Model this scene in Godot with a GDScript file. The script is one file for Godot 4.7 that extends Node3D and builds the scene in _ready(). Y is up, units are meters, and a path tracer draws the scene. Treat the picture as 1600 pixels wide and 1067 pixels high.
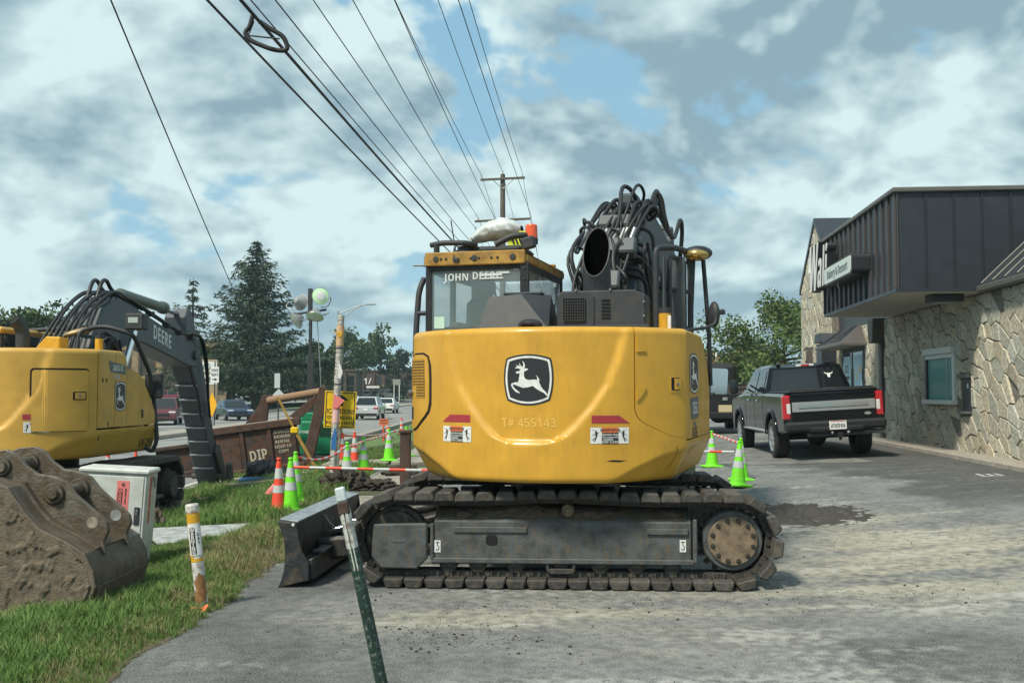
extends Node3D
# A construction site on a parking lot: y up, metres, the camera at the origin looks along -z.

class Geo:
	var v := PackedVector3Array()
	var n := PackedVector3Array()
	var u := PackedVector2Array()
	var c := PackedColorArray()
	var t := Transform3D()
	var tint := Color(1, 1, 1)
	func _p(p: Vector3, nn: Vector3) -> void:
		v.append(t * p)
		n.append(nn)
		c.append(tint)
	func tri(a: Vector3, b: Vector3, d: Vector3) -> void:
		var nn := (t.basis * (b - a)).cross(t.basis * (d - a)).normalized()
		_p(a, nn); _p(d, nn); _p(b, nn)
	func quad(a: Vector3, b: Vector3, d: Vector3, e: Vector3) -> void:
		tri(a, b, d); tri(a, d, e)
	func quad_o(a: Vector3, b: Vector3, d: Vector3, e: Vector3, out: Vector3) -> void:
		if (d - a).cross(e - b).dot(out) >= 0.0: quad(a, b, d, e)
		else: quad(a, e, d, b)
	func tri_o(a: Vector3, b: Vector3, d: Vector3, out: Vector3) -> void:
		if (b - a).cross(d - a).dot(out) >= 0.0: tri(a, b, d)
		else: tri(a, d, b)
	func tri_n(a: Vector3, na: Vector3, b: Vector3, nb: Vector3, d: Vector3, nd: Vector3) -> void:
		_p(a, (t.basis * na).normalized()); _p(d, (t.basis * nd).normalized()); _p(b, (t.basis * nb).normalized())
	func box(ce: Vector3, s: Vector3, bev := 0.0, b := Basis()) -> Geo:
		var keep := t
		t = t * Transform3D(b, ce)
		var h := s * 0.5
		bev = minf(bev, minf(h.x, minf(h.y, h.z)) * 0.98)
		var pt := func(sg: Vector3, ax: int) -> Vector3:
			var r := Vector3()
			for k in 3: r[k] = sg[k] * (h[k] - (bev if k != ax else 0.0))
			return r
		for ax in 3:
			var a1 := (ax + 1) % 3
			var a2 := (ax + 2) % 3
			for sg in [-1.0, 1.0]:
				var q := []
				for e in [[-1, -1], [1, -1], [1, 1], [-1, 1]]:
					var w := Vector3(); w[ax] = sg; w[a1] = e[0]; w[a2] = e[1]
					q.append(pt.call(w, ax))
				var o := Vector3(); o[ax] = sg
				quad_o(q[0], q[1], q[2], q[3], o)
		if bev > 0.0:
			for ax in 3:
				var a1 := (ax + 1) % 3
				var a2 := (ax + 2) % 3
				for s1 in [-1.0, 1.0]:
					for s2 in [-1.0, 1.0]:
						var w0 := Vector3(); w0[ax] = -1; w0[a1] = s1; w0[a2] = s2
						var w1 := w0; w1[ax] = 1
						var o := Vector3(); o[a1] = s1; o[a2] = s2
						quad_o(pt.call(w0, a1), pt.call(w0, a2), pt.call(w1, a2), pt.call(w1, a1), o)
			for sx in [-1.0, 1.0]:
				for sy in [-1.0, 1.0]:
					for sz in [-1.0, 1.0]:
						var w := Vector3(sx, sy, sz)
						tri_o(pt.call(w, 0), pt.call(w, 1), pt.call(w, 2), w)
		t = keep
		return self
	static func inset(poly: PackedVector2Array, d: float) -> PackedVector2Array:
		var r := PackedVector2Array()
		var k := poly.size()
		var area := 0.0
		for i in k: area += poly[i].cross(poly[(i + 1) % k])
		var sg := 1.0 if area > 0.0 else -1.0
		for i in k:
			var e0 := (poly[i] - poly[(i + k - 1) % k]).normalized()
			var e1 := (poly[(i + 1) % k] - poly[i]).normalized()
			var m := Vector2(-e0.y, e0.x) + Vector2(-e1.y, e1.x)
			var l := maxf(m.length_squared() * 0.5, 0.35)
			r.append(poly[i] + m * (sg * d / l))
		return r
	# a polygon in the xy plane drawn out from z0 to z1
	func prism(poly: PackedVector2Array, z0: float, z1: float, bev := 0.0, back := true) -> Geo:
		var k := poly.size()
		var area := 0.0
		for i in k: area += poly[i].cross(poly[(i + 1) % k])
		var p := poly
		if area < 0.0:
			p = poly.duplicate(); p.reverse()
		var q := inset(p, bev) if bev > 0.0 else p
		var ids := Geometry2D.triangulate_polygon(q)
		for i in range(0, ids.size(), 3):
			var a := q[ids[i]]; var b := q[ids[i + 1]]; var d := q[ids[i + 2]]
			tri_o(Vector3(a.x, a.y, z1), Vector3(b.x, b.y, z1), Vector3(d.x, d.y, z1), Vector3(0, 0, 1))
			if back: tri_o(Vector3(a.x, a.y, z0), Vector3(b.x, b.y, z0), Vector3(d.x, d.y, z0), Vector3(0, 0, -1))
		for i in k:
			var j := (i + 1) % k
			var zb := z0 + (bev if back else 0.0)
			quad(Vector3(p[i].x, p[i].y, zb), Vector3(p[j].x, p[j].y, zb), Vector3(p[j].x, p[j].y, z1 - bev), Vector3(p[i].x, p[i].y, z1 - bev))
			if bev > 0.0:
				quad(Vector3(p[i].x, p[i].y, z1 - bev), Vector3(p[j].x, p[j].y, z1 - bev), Vector3(q[j].x, q[j].y, z1), Vector3(q[i].x, q[i].y, z1))
				if back: quad(Vector3(q[i].x, q[i].y, z0), Vector3(q[j].x, q[j].y, z0), Vector3(p[j].x, p[j].y, zb), Vector3(p[i].x, p[i].y, zb))
		return self
	func tube(path: Array, r, seg := 8, caps := true) -> Geo:
		var k := path.size()
		var up := Vector3(0, 1, 0)
		var rings := []
		var norms := []
		var prev := Vector3()
		for i in k:
			var d: Vector3 = (path[mini(i + 1, k - 1)] - path[maxi(i - 1, 0)]).normalized()
			if i == 0:
				if absf(d.dot(up)) > 0.9: up = Vector3(1, 0, 0)
				prev = up
			var a := (prev - d * prev.dot(d)).normalized()
			prev = a
			var b := d.cross(a)
			var rr: float = r[i] if r is Array else r
			var ring := []
			var nr := []
			for s in seg:
				var w := TAU * s / seg
				var q := a * cos(w) + b * sin(w)
				ring.append(path[i] + q * rr)
				nr.append(q)
			rings.append(ring); norms.append(nr)
		for i in k - 1:
			for s in seg:
				var e := (s + 1) % seg
				tri_n(rings[i][s], norms[i][s], rings[i][e], norms[i][e], rings[i + 1][e], norms[i + 1][e])
				tri_n(rings[i][s], norms[i][s], rings[i + 1][e], norms[i + 1][e], rings[i + 1][s], norms[i + 1][s])
		if caps:
			for s in range(1, seg - 1):
				tri(rings[0][0], rings[0][s + 1], rings[0][s])
				tri(rings[k - 1][0], rings[k - 1][s], rings[k - 1][s + 1])
		return self
	func rod(a: Vector3, b: Vector3, r: float, seg := 10, bev := 0.0) -> Geo:
		if bev > 0.0:
			var d := (b - a).normalized() * bev
			return tube([a, a + d, b - d, b], [r - bev, r, r, r - bev], seg)
		return tube([a, b], r, seg)
	# a profile of (radius, height) turned about the y axis
	func lathe(prof: Array, seg := 24, from := 0.0, to := TAU) -> Geo:
		for i in prof.size() - 1:
			var p: Vector2 = prof[i]
			var q: Vector2 = prof[i + 1]
			var e := (q - p).normalized()
			var nn := Vector2(e.y, -e.x)
			for s in seg:
				var w := from + (to - from) * s / seg
				var x := from + (to - from) * (s + 1) / seg
				var d0 := Vector3(cos(w), 0, sin(w)); var d1 := Vector3(cos(x), 0, sin(x))
				var n0 := d0 * nn.x + Vector3(0, nn.y, 0); var n1 := d1 * nn.x + Vector3(0, nn.y, 0)
				var a := d0 * p.x + Vector3(0, p.y, 0); var b := d1 * p.x + Vector3(0, p.y, 0)
				var d := d1 * q.x + Vector3(0, q.y, 0); var f := d0 * q.x + Vector3(0, q.y, 0)
				if p.x > 1e-5: tri_n(a, n0, d, n1, b, n1)
				if q.x > 1e-5: tri_n(a, n0, f, n0, d, n1)
		return self
	# rows of points; smooth; the front is where (next column) x (next row) points
	func sheet(rows: Array, uv := false) -> Geo:
		var nr := rows.size()
		var nc: int = rows[0].size()
		var nn := []
		for i in nr:
			var l := []
			for j in nc:
				var du: Vector3 = rows[i][mini(j + 1, nc - 1)] - rows[i][maxi(j - 1, 0)]
				var dv: Vector3 = rows[mini(i + 1, nr - 1)][j] - rows[maxi(i - 1, 0)][j]
				var q := du.cross(dv)
				l.append(q.normalized() if q.length_squared() > 1e-16 else Vector3.UP)
			nn.append(l)
		for i in nr - 1:
			for j in nc - 1:
				tri_n(rows[i][j], nn[i][j], rows[i][j + 1], nn[i][j + 1], rows[i + 1][j + 1], nn[i + 1][j + 1])
				tri_n(rows[i][j], nn[i][j], rows[i + 1][j + 1], nn[i + 1][j + 1], rows[i + 1][j], nn[i + 1][j])
				if uv:
					var w := 1.0 / (nc - 1); var h := 1.0 / (nr - 1)
					var a := Vector2(j * w, 1 - i * h); var b := Vector2(j * w + w, 1 - i * h); var d := Vector2(j * w + w, 1 - i * h - h); var e := Vector2(j * w, 1 - i * h - h)
					for q in [a, d, b, a, e, d]: u.append(q)
		return self
	func blob(ce: Vector3, rad: Vector3, amp: float, fr: float, sd: int, seg := 20, flat := -1e9) -> Geo:
		var fn := FastNoiseLite.new(); fn.seed = sd; fn.frequency = fr; fn.fractal_octaves = 4
		var rows := []
		for i in seg / 2 + 1:
			var l := []
			var la := -PI / 2 + PI * i / (seg / 2)
			for j in seg + 1:
				var lo := TAU * (j % seg) / seg
				var d := Vector3(cos(la) * cos(lo), sin(la), -cos(la) * sin(lo))
				var k := 1.0 + amp * fn.get_noise_3dv(d * 10.0)
				var p := ce + d * rad * k
				p.y = maxf(p.y, flat)
				l.append(p)
			rows.append(l)
		return sheet(rows)
	# normals averaged over faces that meet at less than so many degrees
	func smooth(deg := 35.0) -> Geo:
		var at := {}
		var key := PackedInt64Array()
		key.resize(v.size())
		for i in v.size():
			var p := v[i]
			var k := (roundi(p.x * 5000.0) * 2097593 + roundi(p.y * 5000.0)) * 2097593 + roundi(p.z * 5000.0)
			key[i] = k
			if at.has(k): at[k].append(i)
			else: at[k] = [i]
		var face := PackedVector3Array()
		face.resize(v.size())
		for i in range(0, v.size(), 3):
			var q := (v[i + 2] - v[i]).cross(v[i + 1] - v[i])
			face[i] = q; face[i + 1] = q; face[i + 2] = q
		var lim := cos(deg_to_rad(deg))
		for i in v.size():
			var s := Vector3()
			var mine := face[i].normalized()
			for j in at[key[i]]:
				var w: Vector3 = face[j]
				if w.normalized().dot(mine) > lim: s += w
			if s.length_squared() > 1e-20: n[i] = s.normalized()
		return self
	func mesh() -> ArrayMesh:
		var a := []
		a.resize(Mesh.ARRAY_MAX)
		a[Mesh.ARRAY_VERTEX] = v
		a[Mesh.ARRAY_NORMAL] = n
		if u.size() == v.size(): a[Mesh.ARRAY_TEX_UV] = u
		a[Mesh.ARRAY_COLOR] = c
		var m := ArrayMesh.new()
		m.add_surface_from_arrays(Mesh.PRIMITIVE_TRIANGLES, a)
		return m

var M := {}
var taken := {}
var font: SystemFont
var rng := RandomNumberGenerator.new()

func v2(a: Array, s := 1.0, ox := 0.0, oy := 0.0) -> PackedVector2Array:
	var r := PackedVector2Array()
	for i in range(0, a.size(), 2): r.append(Vector2((a[i] - ox) * s, (a[i + 1] - oy) * s))
	return r
func v3(a: Array) -> Array:
	var r := []
	for i in range(0, a.size(), 3): r.append(Vector3(a[i], a[i + 1], a[i + 2]))
	return r
# a path with its corners rounded
func bend(p: Array, r := 0.05, steps := 4) -> Array:
	var o := [p[0]]
	for i in range(1, p.size() - 1):
		var a: Vector3 = p[i - 1] - p[i]
		var b: Vector3 = p[i + 1] - p[i]
		var d := minf(r, minf(a.length(), b.length()) * 0.49)
		var s: Vector3 = p[i] + a.normalized() * d
		var e: Vector3 = p[i] + b.normalized() * d
		for k in steps + 1:
			var f := float(k) / steps
			o.append(s.lerp(p[i], f).lerp(p[i].lerp(e, f), f))
	o.append(p[-1])
	return o
func curve(p: Array, per := 6) -> Array:
	var o := []
	for i in p.size() - 1:
		for k in per:
			o.append(p[i].cubic_interpolate(p[i + 1], p[maxi(i - 1, 0)], p[mini(i + 2, p.size() - 1)], float(k) / per))
	o.append(p[-1])
	return o
func numbered(called: String) -> String:
	var k: int = taken.get(called, 0)
	taken[called] = k + 1
	return called if k == 0 else "%s_%03d" % [called, k]
func tag(o: Node, label: String, category: String, group := "", kind := "") -> Node:
	if label: o.set_meta("label", label)
	if category: o.set_meta("category", category)
	if group: o.set_meta("group", group)
	if kind: o.set_meta("kind", kind)
	return o
func thing(called: String, label: String, category: String, at := Vector3.ZERO, turn := 0.0, group := "") -> Node3D:
	var o := Node3D.new()
	o.name = numbered(called)
	add_child(o)
	o.position = at
	o.rotation.y = deg_to_rad(turn)
	tag(o, label, category, group)
	return o
func part(parent: Node, called: String, g, m: Material, xf := Transform3D()) -> MeshInstance3D:
	var o := MeshInstance3D.new()
	o.name = numbered(called) if parent == self else called
	o.mesh = g.mesh() if g is Geo else g
	o.material_override = m
	o.transform = xf
	parent.add_child(o, true)
	return o
func copy(o: Node3D, at: Vector3, turn := 0.0, label := "") -> Node3D:
	var r: Node3D = o.duplicate()
	r.name = numbered(String(o.name).trim_suffix("_001"))
	add_child(r)
	r.position = at
	r.rotation.y = deg_to_rad(turn)
	if label: r.set_meta("label", label)
	return r
func ysp(x := 0.0, y := 0.0, z := 0.0, yaw := 0.0, pitch := 0.0, roll := 0.0) -> Transform3D:
	return Transform3D(Basis.from_euler(Vector3(deg_to_rad(pitch), deg_to_rad(yaw), deg_to_rad(roll))), Vector3(x, y, z))
# lettering h metres high, in the xy plane about its middle, facing +z
func lettering(text: String, h: float, depth := 0.004, bold := false) -> TextMesh:
	var m := TextMesh.new()
	m.font = font
	m.text = text
	m.font_size = 48
	m.pixel_size = h / 36.0
	m.depth = depth
	m.curve_step = 3.0
	return m
# lettering no wider than w
func words(parent: Node, called: String, text: String, h: float, w: float, xf: Transform3D, m: Material, depth := 0.003) -> MeshInstance3D:
	var t := lettering(text, h, depth)
	return part(parent, called, t, m, xf * Transform3D(Basis.from_scale(Vector3(minf(1.0, w / t.get_aabb().size.x), 1, 1)), Vector3()))
# lettering bent on a surface: f turns (x, y) into a point
func bent_text(text: String, h: float, f: Callable, g: Geo, ox := 0.0, oy := 0.0, wide := 1.0, shear := 0.0) -> void:
	var m := lettering(text, h, 0.0)
	for s in m.get_surface_count():
		var a := m.surface_get_arrays(s)
		var pv: PackedVector3Array = a[Mesh.ARRAY_VERTEX]
		var ix: PackedInt32Array = a[Mesh.ARRAY_INDEX] if a[Mesh.ARRAY_INDEX] != null else PackedInt32Array(range(pv.size()))
		for i in range(0, ix.size(), 3):
			var q := []
			for k in 3:
				var p := pv[ix[i + k]]
				q.append(f.call(ox + (p.x + p.y * shear) * wide, oy + p.y))
			g.tri(q[0], q[2], q[1])
# flat shapes laid on a bent surface in strips
func bent_shape(poly: PackedVector2Array, f: Callable, g: Geo, strip := 0.03) -> void:
	var lo := 1e9; var hi := -1e9; var y0 := 1e9; var y1 := -1e9
	for p in poly:
		lo = minf(lo, p.x); hi = maxf(hi, p.x); y0 = minf(y0, p.y); y1 = maxf(y1, p.y)
	var k := maxi(1, ceili((hi - lo) / strip))
	for i in k:
		var a := lerpf(lo, hi, float(i) / k) - 1e-5
		var b := lerpf(lo, hi, float(i + 1) / k) + 1e-5
		var cut := PackedVector2Array([Vector2(a, y0 - 1), Vector2(b, y0 - 1), Vector2(b, y1 + 1), Vector2(a, y1 + 1)])
		for piece in Geometry2D.intersect_polygons(poly, cut):
			var ids := Geometry2D.triangulate_polygon(piece)
			for q in range(0, ids.size(), 3):
				var w := [piece[ids[q]], piece[ids[q + 1]], piece[ids[q + 2]]]
				if (w[1] - w[0]).cross(w[2] - w[0]) < 0: w = [w[0], w[2], w[1]]
				g.tri(f.call(w[0].x, w[0].y), f.call(w[1].x, w[1].y), f.call(w[2].x, w[2].y))
func noise_tex(sd: int, fr: float, ramp: Array, size := 512, oct := 4, type := FastNoiseLite.TYPE_SIMPLEX_SMOOTH, normal := 0.0) -> NoiseTexture2D:
	var f := FastNoiseLite.new()
	f.seed = sd; f.frequency = fr; f.noise_type = type; f.fractal_octaves = oct
	var t := NoiseTexture2D.new()
	t.width = size; t.height = size; t.seamless = true; t.noise = f; t.normalize = true
	if ramp:
		var g := Gradient.new()
		var o := PackedFloat32Array(); var cs := PackedColorArray()
		for r in ramp:
			o.append(r[0]); cs.append(r[1] if r[1] is Color else Color(r[1], r[1], r[1]))
		g.offsets = o; g.colors = cs
		t.color_ramp = g
	if normal > 0.0:
		t.as_normal_map = true; t.bump_strength = normal
	return t
# a surface: real base colour (linear), roughness, metal, and maps laid by the thing's own axes
func mat(called: String, col: Color, rough := 0.6, metal := 0.0, o := {}) -> StandardMaterial3D:
	var m := StandardMaterial3D.new()
	m.resource_name = called
	m.albedo_color = col.linear_to_srgb()
	m.albedo_color.a = col.a
	m.roughness = rough
	m.metallic = metal
	if o.has("tex"):
		m.albedo_texture = o.tex
		if not o.get("uv", false):
			m.uv1_triplanar = true
			m.uv1_world_triplanar = o.get("world", false)
		m.uv1_scale = Vector3.ONE * o.get("scale", 1.0)
	if o.has("stretch"): m.uv1_scale = o.stretch
	if o.has("rtex"): m.roughness_texture = o.rtex
	if o.has("normal"):
		m.normal_enabled = true; m.normal_texture = o.normal; m.normal_scale = o.get("nscale", 1.0)
		if not o.has("tex"):
			m.uv1_triplanar = true; m.uv1_world_triplanar = o.get("world", false); m.uv1_scale = Vector3.ONE * o.get("scale", 1.0)
	if o.has("dirt"):
		m.detail_enabled = true; m.detail_albedo = o.dirt; m.detail_blend_mode = BaseMaterial3D.BLEND_MODE_MIX
		m.detail_uv_layer = BaseMaterial3D.DETAIL_UV_2
		m.uv2_triplanar = true; m.uv2_world_triplanar = o.get("world", false); m.uv2_scale = Vector3.ONE * o.get("dscale", 1.0)
		if o.has("dstretch"): m.uv2_scale = o.dstretch
	if o.has("coat"):
		m.clearcoat_enabled = true; m.clearcoat = o.coat; m.clearcoat_roughness = o.get("coat_rough", 0.1)
	if o.get("vcol", false): m.vertex_color_use_as_albedo = true
	if o.has("backlight"):
		m.backlight_enabled = true; m.backlight = o.backlight
	if o.has("glow"):
		m.emission_enabled = true; m.emission = o.glow; m.emission_energy_multiplier = o.get("power", 1.0)
	if col.a < 1.0: m.transparency = BaseMaterial3D.TRANSPARENCY_ALPHA
	if o.has("spec"): m.metallic_specular = o.spec
	M[called] = m
	return m
# the ground's height: level under the machine, up towards the wall, down towards the road
func land(x: float, z: float) -> float:
	var px := [-400.0, -30.0, -9.0, -6.4, -5.0, -3.4, 1.8, 4.0, 6.5, 7.6, 12.0, 400.0]
	var py := [-0.42, -0.42, -0.44, -0.46, -0.24, 0.0, 0.0, 0.1, 0.28, 0.33, 0.34, 0.34]
	for i in px.size() - 1:
		if x <= px[i + 1]:
			return lerpf(py[i], py[i + 1], clampf((x - px[i]) / (px[i + 1] - px[i]), 0.0, 1.0))
	return 0.34

func make_sky() -> PanoramaSkyMaterial:
	var f := FastNoiseLite.new(); f.seed = 64; f.noise_type = FastNoiseLite.TYPE_SIMPLEX_SMOOTH; f.frequency = 1.15; f.fractal_octaves = 6; f.fractal_gain = 0.55
	var w := FastNoiseLite.new(); w.seed = 5; w.frequency = 0.9; w.fractal_octaves = 2
	var s := FastNoiseLite.new(); s.seed = 70; s.frequency = 0.42; s.fractal_octaves = 3
	var puff := FastNoiseLite.new(); puff.seed = 3; puff.noise_type = FastNoiseLite.TYPE_CELLULAR; puff.cellular_return_type = FastNoiseLite.RETURN_DISTANCE; puff.frequency = 3.2; puff.fractal_octaves = 3; puff.fractal_gain = 0.6
	var shade := func(d: Vector3) -> Color:
		var e := maxf(d.y, 0.0)
		var q := Vector3(d.x, e * 1.05, d.z) * (1.16 / (0.28 + e * 0.52)) + Vector3(0.2, 1.3, 0.4)
		var wx := w.get_noise_3dv(q)
		var p := q + Vector3(wx, -wx, wx * 0.5) * 0.16
		var c0 := puff.get_noise_3dv(p)
		var a := f.get_noise_3dv(p) - 0.26 * c0 - 0.14
		var o := p + Vector3(-0.05, 0.085, 0.02)
		var b := f.get_noise_3dv(o) - 0.26 * puff.get_noise_3dv(o) - 0.14
		var big := s.get_noise_3dv(q * 0.9)
		var mass := s.get_noise_3dv(q * 1.7 + Vector3(9, 4, 2))
		var m := a + 0.36 * big + 0.25
		var cov := smoothstep(-0.08, 0.07, m)
		var lit := (a - b) * 3.0
		var thick := smoothstep(-0.42, 0.52, mass + 0.65 * a)
		var blue := Color(0.24, 0.46, 0.64).lerp(Color(0.41, 0.64, 0.73), pow(1.0 - e, 5.0))
		var bright := Color(0.65, 0.815, 0.83)
		var dark := Color(0.255, 0.385, 0.455)
		var body := bright.lerp(dark, clampf(thick * 1.0 + 0.08 - lit * 0.85 - 0.18 * (1.0 - cov), 0.0, 1.0))
		var cc := blue.lerp(body, cov) * 0.665
		cc = cc.lerp(Color(0.38, 0.51, 0.54), pow(1.0 - e, 16.0) * 0.5)
		if d.y < 0.0: cc = cc.lerp(Color(0.10, 0.11, 0.09), smoothstep(0.0, -0.06, d.y))
		return cc
	var fill := func(im: Image, x0: int, x1: int, y0: int, y1: int) -> void:
		var wd := im.get_width(); var ht := im.get_height()
		for y in range(y0, y1):
			var th := (y + 0.5) / ht * PI
			for x in range(x0, x1):
				var ph := (x + 0.5) / wd * TAU
				var d := Vector3(sin(ph) * sin(th), cos(th), -cos(ph) * sin(th))
				im.set_pixel(x, y, shade.call(d))
	var low := Image.create(512, 256, false, Image.FORMAT_RGBF)
	fill.call(low, 0, 512, 0, 256)
	low.resize(4096, 2048, Image.INTERPOLATE_CUBIC)
	fill.call(low, 0, 344, 680, 1036)
	fill.call(low, 3752, 4096, 680, 1036)
	var sky := PanoramaSkyMaterial.new()
	sky.panorama = ImageTexture.create_from_image(low)
	return sky

func make_light() -> void:
	var cam := Camera3D.new()
	cam.name = "camera"
	cam.position = Vector3(0, 1.64, 0)
	cam.rotation_degrees.x = 2.724
	cam.fov = 35.84
	cam.near = 0.1
	cam.far = 1500.0
	add_child(cam)
	cam.current = true
	var e := Environment.new()
	e.background_mode = Environment.BG_SKY
	e.sky = Sky.new()
	e.sky.sky_material = make_sky()
	e.tonemap_mode = Environment.TONE_MAPPER_LINEAR
	e.tonemap_exposure = 1.64
	e.sdfgi_enabled = true
	e.ssao_enabled = true
	e.ssil_enabled = true
	e.fog_enabled = true
	e.fog_density = 0.00035
	e.fog_light_color = Color(0.74, 0.86, 0.88)
	var we := WorldEnvironment.new()
	we.name = "air"
	we.environment = e
	add_child(we)
	var sun := DirectionalLight3D.new()
	sun.name = "sun"
	sun.light_energy = 1.0
	sun.light_angular_distance = 8.0
	sun.light_color = Color(1.0, 0.965, 0.89)
	sun.shadow_enabled = true
	sun.basis = Basis.looking_at(-Vector3(-0.42, 0.80, 0.46).normalized())
	add_child(sun)

func make_materials() -> void:
	font = SystemFont.new()
	font.font_names = PackedStringArray(["Droid Sans"])
	font.font_weight = 700
	var W := Color(1, 1, 1)
	var grain := noise_tex(1, 0.05, [[0.0, 0.72], [1.0, 1.0]], 512, 5)
	var blotch := noise_tex(2, 0.012, [[0.0, 0.62], [0.45, 0.86], [1.0, 1.0]], 512, 5)
	var soft := noise_tex(3, 0.008, [[0.0, 0.87], [1.0, 1.0]], 512, 4)
	var rough := noise_tex(4, 0.02, [[0.0, 0.55], [1.0, 1.0]], 512, 4)
	var bump := noise_tex(5, 0.06, [], 512, 5, FastNoiseLite.TYPE_SIMPLEX_SMOOTH, 3.0)
	var fine := noise_tex(6, 0.18, [], 512, 3, FastNoiseLite.TYPE_SIMPLEX_SMOOTH, 4.0)
	var dc := Color(0.42, 0.36, 0.27)
	var dust := noise_tex(7, 0.014, [[0.0, Color(dc, 0.0)], [0.5, Color(dc, 0.03)], [0.72, Color(dc, 0.30)], [1.0, Color(dc, 0.6)]], 512, 6)
	var dust_thin := noise_tex(8, 0.010, [[0.0, Color(dc, 0.0)], [0.55, Color(dc, 0.015)], [0.8, Color(dc, 0.12)], [1.0, Color(dc, 0.28)]], 512, 6)
	var runs := noise_tex(17, 0.016, [[0.0, Color(dc, 0.0)], [0.5, Color(dc, 0.01)], [0.68, Color(dc, 0.07)], [0.8, Color(dc, 0.12)], [1.0, Color(dc, 0.28)]], 512, 6)
	var mudc := Color(0.33, 0.28, 0.22)
	var mudt := noise_tex(9, 0.016, [[0.0, Color(mudc, 0.05)], [0.4, Color(mudc, 0.25)], [0.6, Color(mudc, 0.7)], [1.0, Color(mudc * 1.15, 0.95)]], 512, 6)
	var rc := Color(0.36, 0.23, 0.15)
	var rust := noise_tex(10, 0.02, [[0.0, Color(rc, 0.0)], [0.48, Color(rc, 0.05)], [0.6, Color(rc, 0.6)], [1.0, Color(rc * 0.8, 0.9)]], 512, 6)
	var sc := Color(0.62, 0.66, 0.68)
	var scratch := noise_tex(12, 0.03, [[0.0, Color(sc, 0.0)], [0.62, Color(sc, 0.02)], [0.75, Color(sc, 0.18)], [1.0, Color(sc, 0.5)]], 512, 5)
	var whitec := Color(0.75, 0.75, 0.72)
	var chalk := noise_tex(13, 0.02, [[0.0, Color(whitec, 0.0)], [0.6, Color(whitec, 0.0)], [0.8, Color(whitec, 0.3)], [1.0, Color(whitec, 0.7)]], 512, 6)
	mat("yellow", Color(0.66, 0.36, 0.04), 0.42, 0.0, {tex = soft, scale = 0.6, dirt = runs, dstretch = Vector3(2.2, 0.45, 2.2), coat = 0.22, coat_rough = 0.12, spec = 0.4})
	mat("yellow_old", Color(0.62, 0.36, 0.058), 0.5, 0.0, {tex = soft, scale = 0.5, dirt = dust_thin, dscale = 0.7, coat = 0.15, coat_rough = 0.3})
	mat("roof_yellow", Color(0.50, 0.28, 0.05), 0.5, 0.0, {tex = blotch, scale = 0.8, dirt = dust, dscale = 1.2})
	mat("boom_grey", Color(0.060, 0.080, 0.096), 0.48, 0.0, {tex = soft, scale = 0.7, dirt = dust_thin, dscale = 1.0})
	mat("black_paint", Color(0.016, 0.019, 0.024), 0.45, 0.0, {tex = grain, scale = 0.7, dirt = dust_thin, dscale = 1.3})
	mat("plastic", Color(0.028, 0.035, 0.043), 0.6, 0.0, {tex = soft, scale = 1.0, dirt = dust_thin, dscale = 1.1})
	mat("soot", Color(0.002, 0.002, 0.002), 1.0, 0.0, {spec = 0.0})
	mat("deep", Color(0.006, 0.006, 0.007), 0.9)
	mat("rubber", Color(0.018, 0.018, 0.019), 0.75, 0.0, {tex = grain, scale = 2.0, dirt = dust_thin, dscale = 2.0})
	mat("hose", Color(0.020, 0.023, 0.026), 0.5, 0.0, {tex = grain, scale = 3.0})
	mat("steel", Color(0.36, 0.38, 0.40), 0.42, 0.7, {tex = grain, scale = 2.0})
	mat("chrome", Color(0.75, 0.76, 0.77), 0.12, 1.0)
	mat("worn_steel", Color(0.46, 0.51, 0.55), 0.42, 0.55, {tex = blotch, scale = 1.1, dirt = dust_thin, dscale = 0.8, normal = bump, nscale = 0.3})
	mat("track_steel", Color(0.060, 0.060, 0.058), 0.7, 0.15, {world = true, tex = blotch, scale = 1.3, dirt = dust, dscale = 2.1, normal = bump, nscale = 0.7})
	mat("track_dusty", Color(0.10, 0.097, 0.09), 0.85, 0.05, {world = true, tex = blotch, scale = 1.9, dirt = dust, dscale = 1.8, normal = bump, nscale = 0.9})
	mat("frame_dirty", Color(0.10, 0.115, 0.12), 0.65, 0.1, {world = true, tex = blotch, scale = 1.0, dirt = dust, dstretch = Vector3(2.4, 0.7, 2.4), normal = bump, nscale = 0.4})
	mat("hub", Color(0.27, 0.205, 0.14), 0.75, 0.2, {world = true, tex = blotch, scale = 1.6, dirt = dust, dscale = 1.6, normal = bump, nscale = 0.5})
	mat("blade_paint", Color(0.034, 0.041, 0.047), 0.5, 0.2, {world = true, tex = blotch, scale = 0.9, dirt = dust, dscale = 0.9, normal = bump, nscale = 0.4})
	mat("mud", Color(0.115, 0.088, 0.062), 0.95, 0.0, {world = true, tex = blotch, scale = 2.2, normal = bump, nscale = 1.4})
	mat("earth", Color(0.15, 0.128, 0.088), 1.0, 0.0, {world = true, tex = blotch, scale = 2.0, dirt = mudt, dscale = 3.0, normal = fine, nscale = 1.2})
	mat("soil", Color(0.070, 0.058, 0.046), 1.0, 0.0, {world = true, tex = blotch, scale = 1.7, normal = fine, nscale = 1.4})
	mat("tar_soil", Color(0.075, 0.069, 0.060), 0.95, 0.0, {world = true, tex = blotch, scale = 1.7, normal = fine, nscale = 1.4})
	mat("bucket_steel", Color(0.20, 0.18, 0.15), 0.55, 0.35, {world = true, tex = blotch, scale = 0.9, dirt = mudt, dscale = 0.75, normal = bump, nscale = 0.5})
	mat("bucket_mud", Color(0.175, 0.145, 0.108), 0.9, 0.0, {world = true, tex = blotch, scale = 1.6, dirt = dust, dscale = 1.2, normal = bump, nscale = 1.2})
	mat("bolt", Color(0.10, 0.09, 0.08), 0.55, 0.6, {tex = grain, scale = 4.0})
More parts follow.
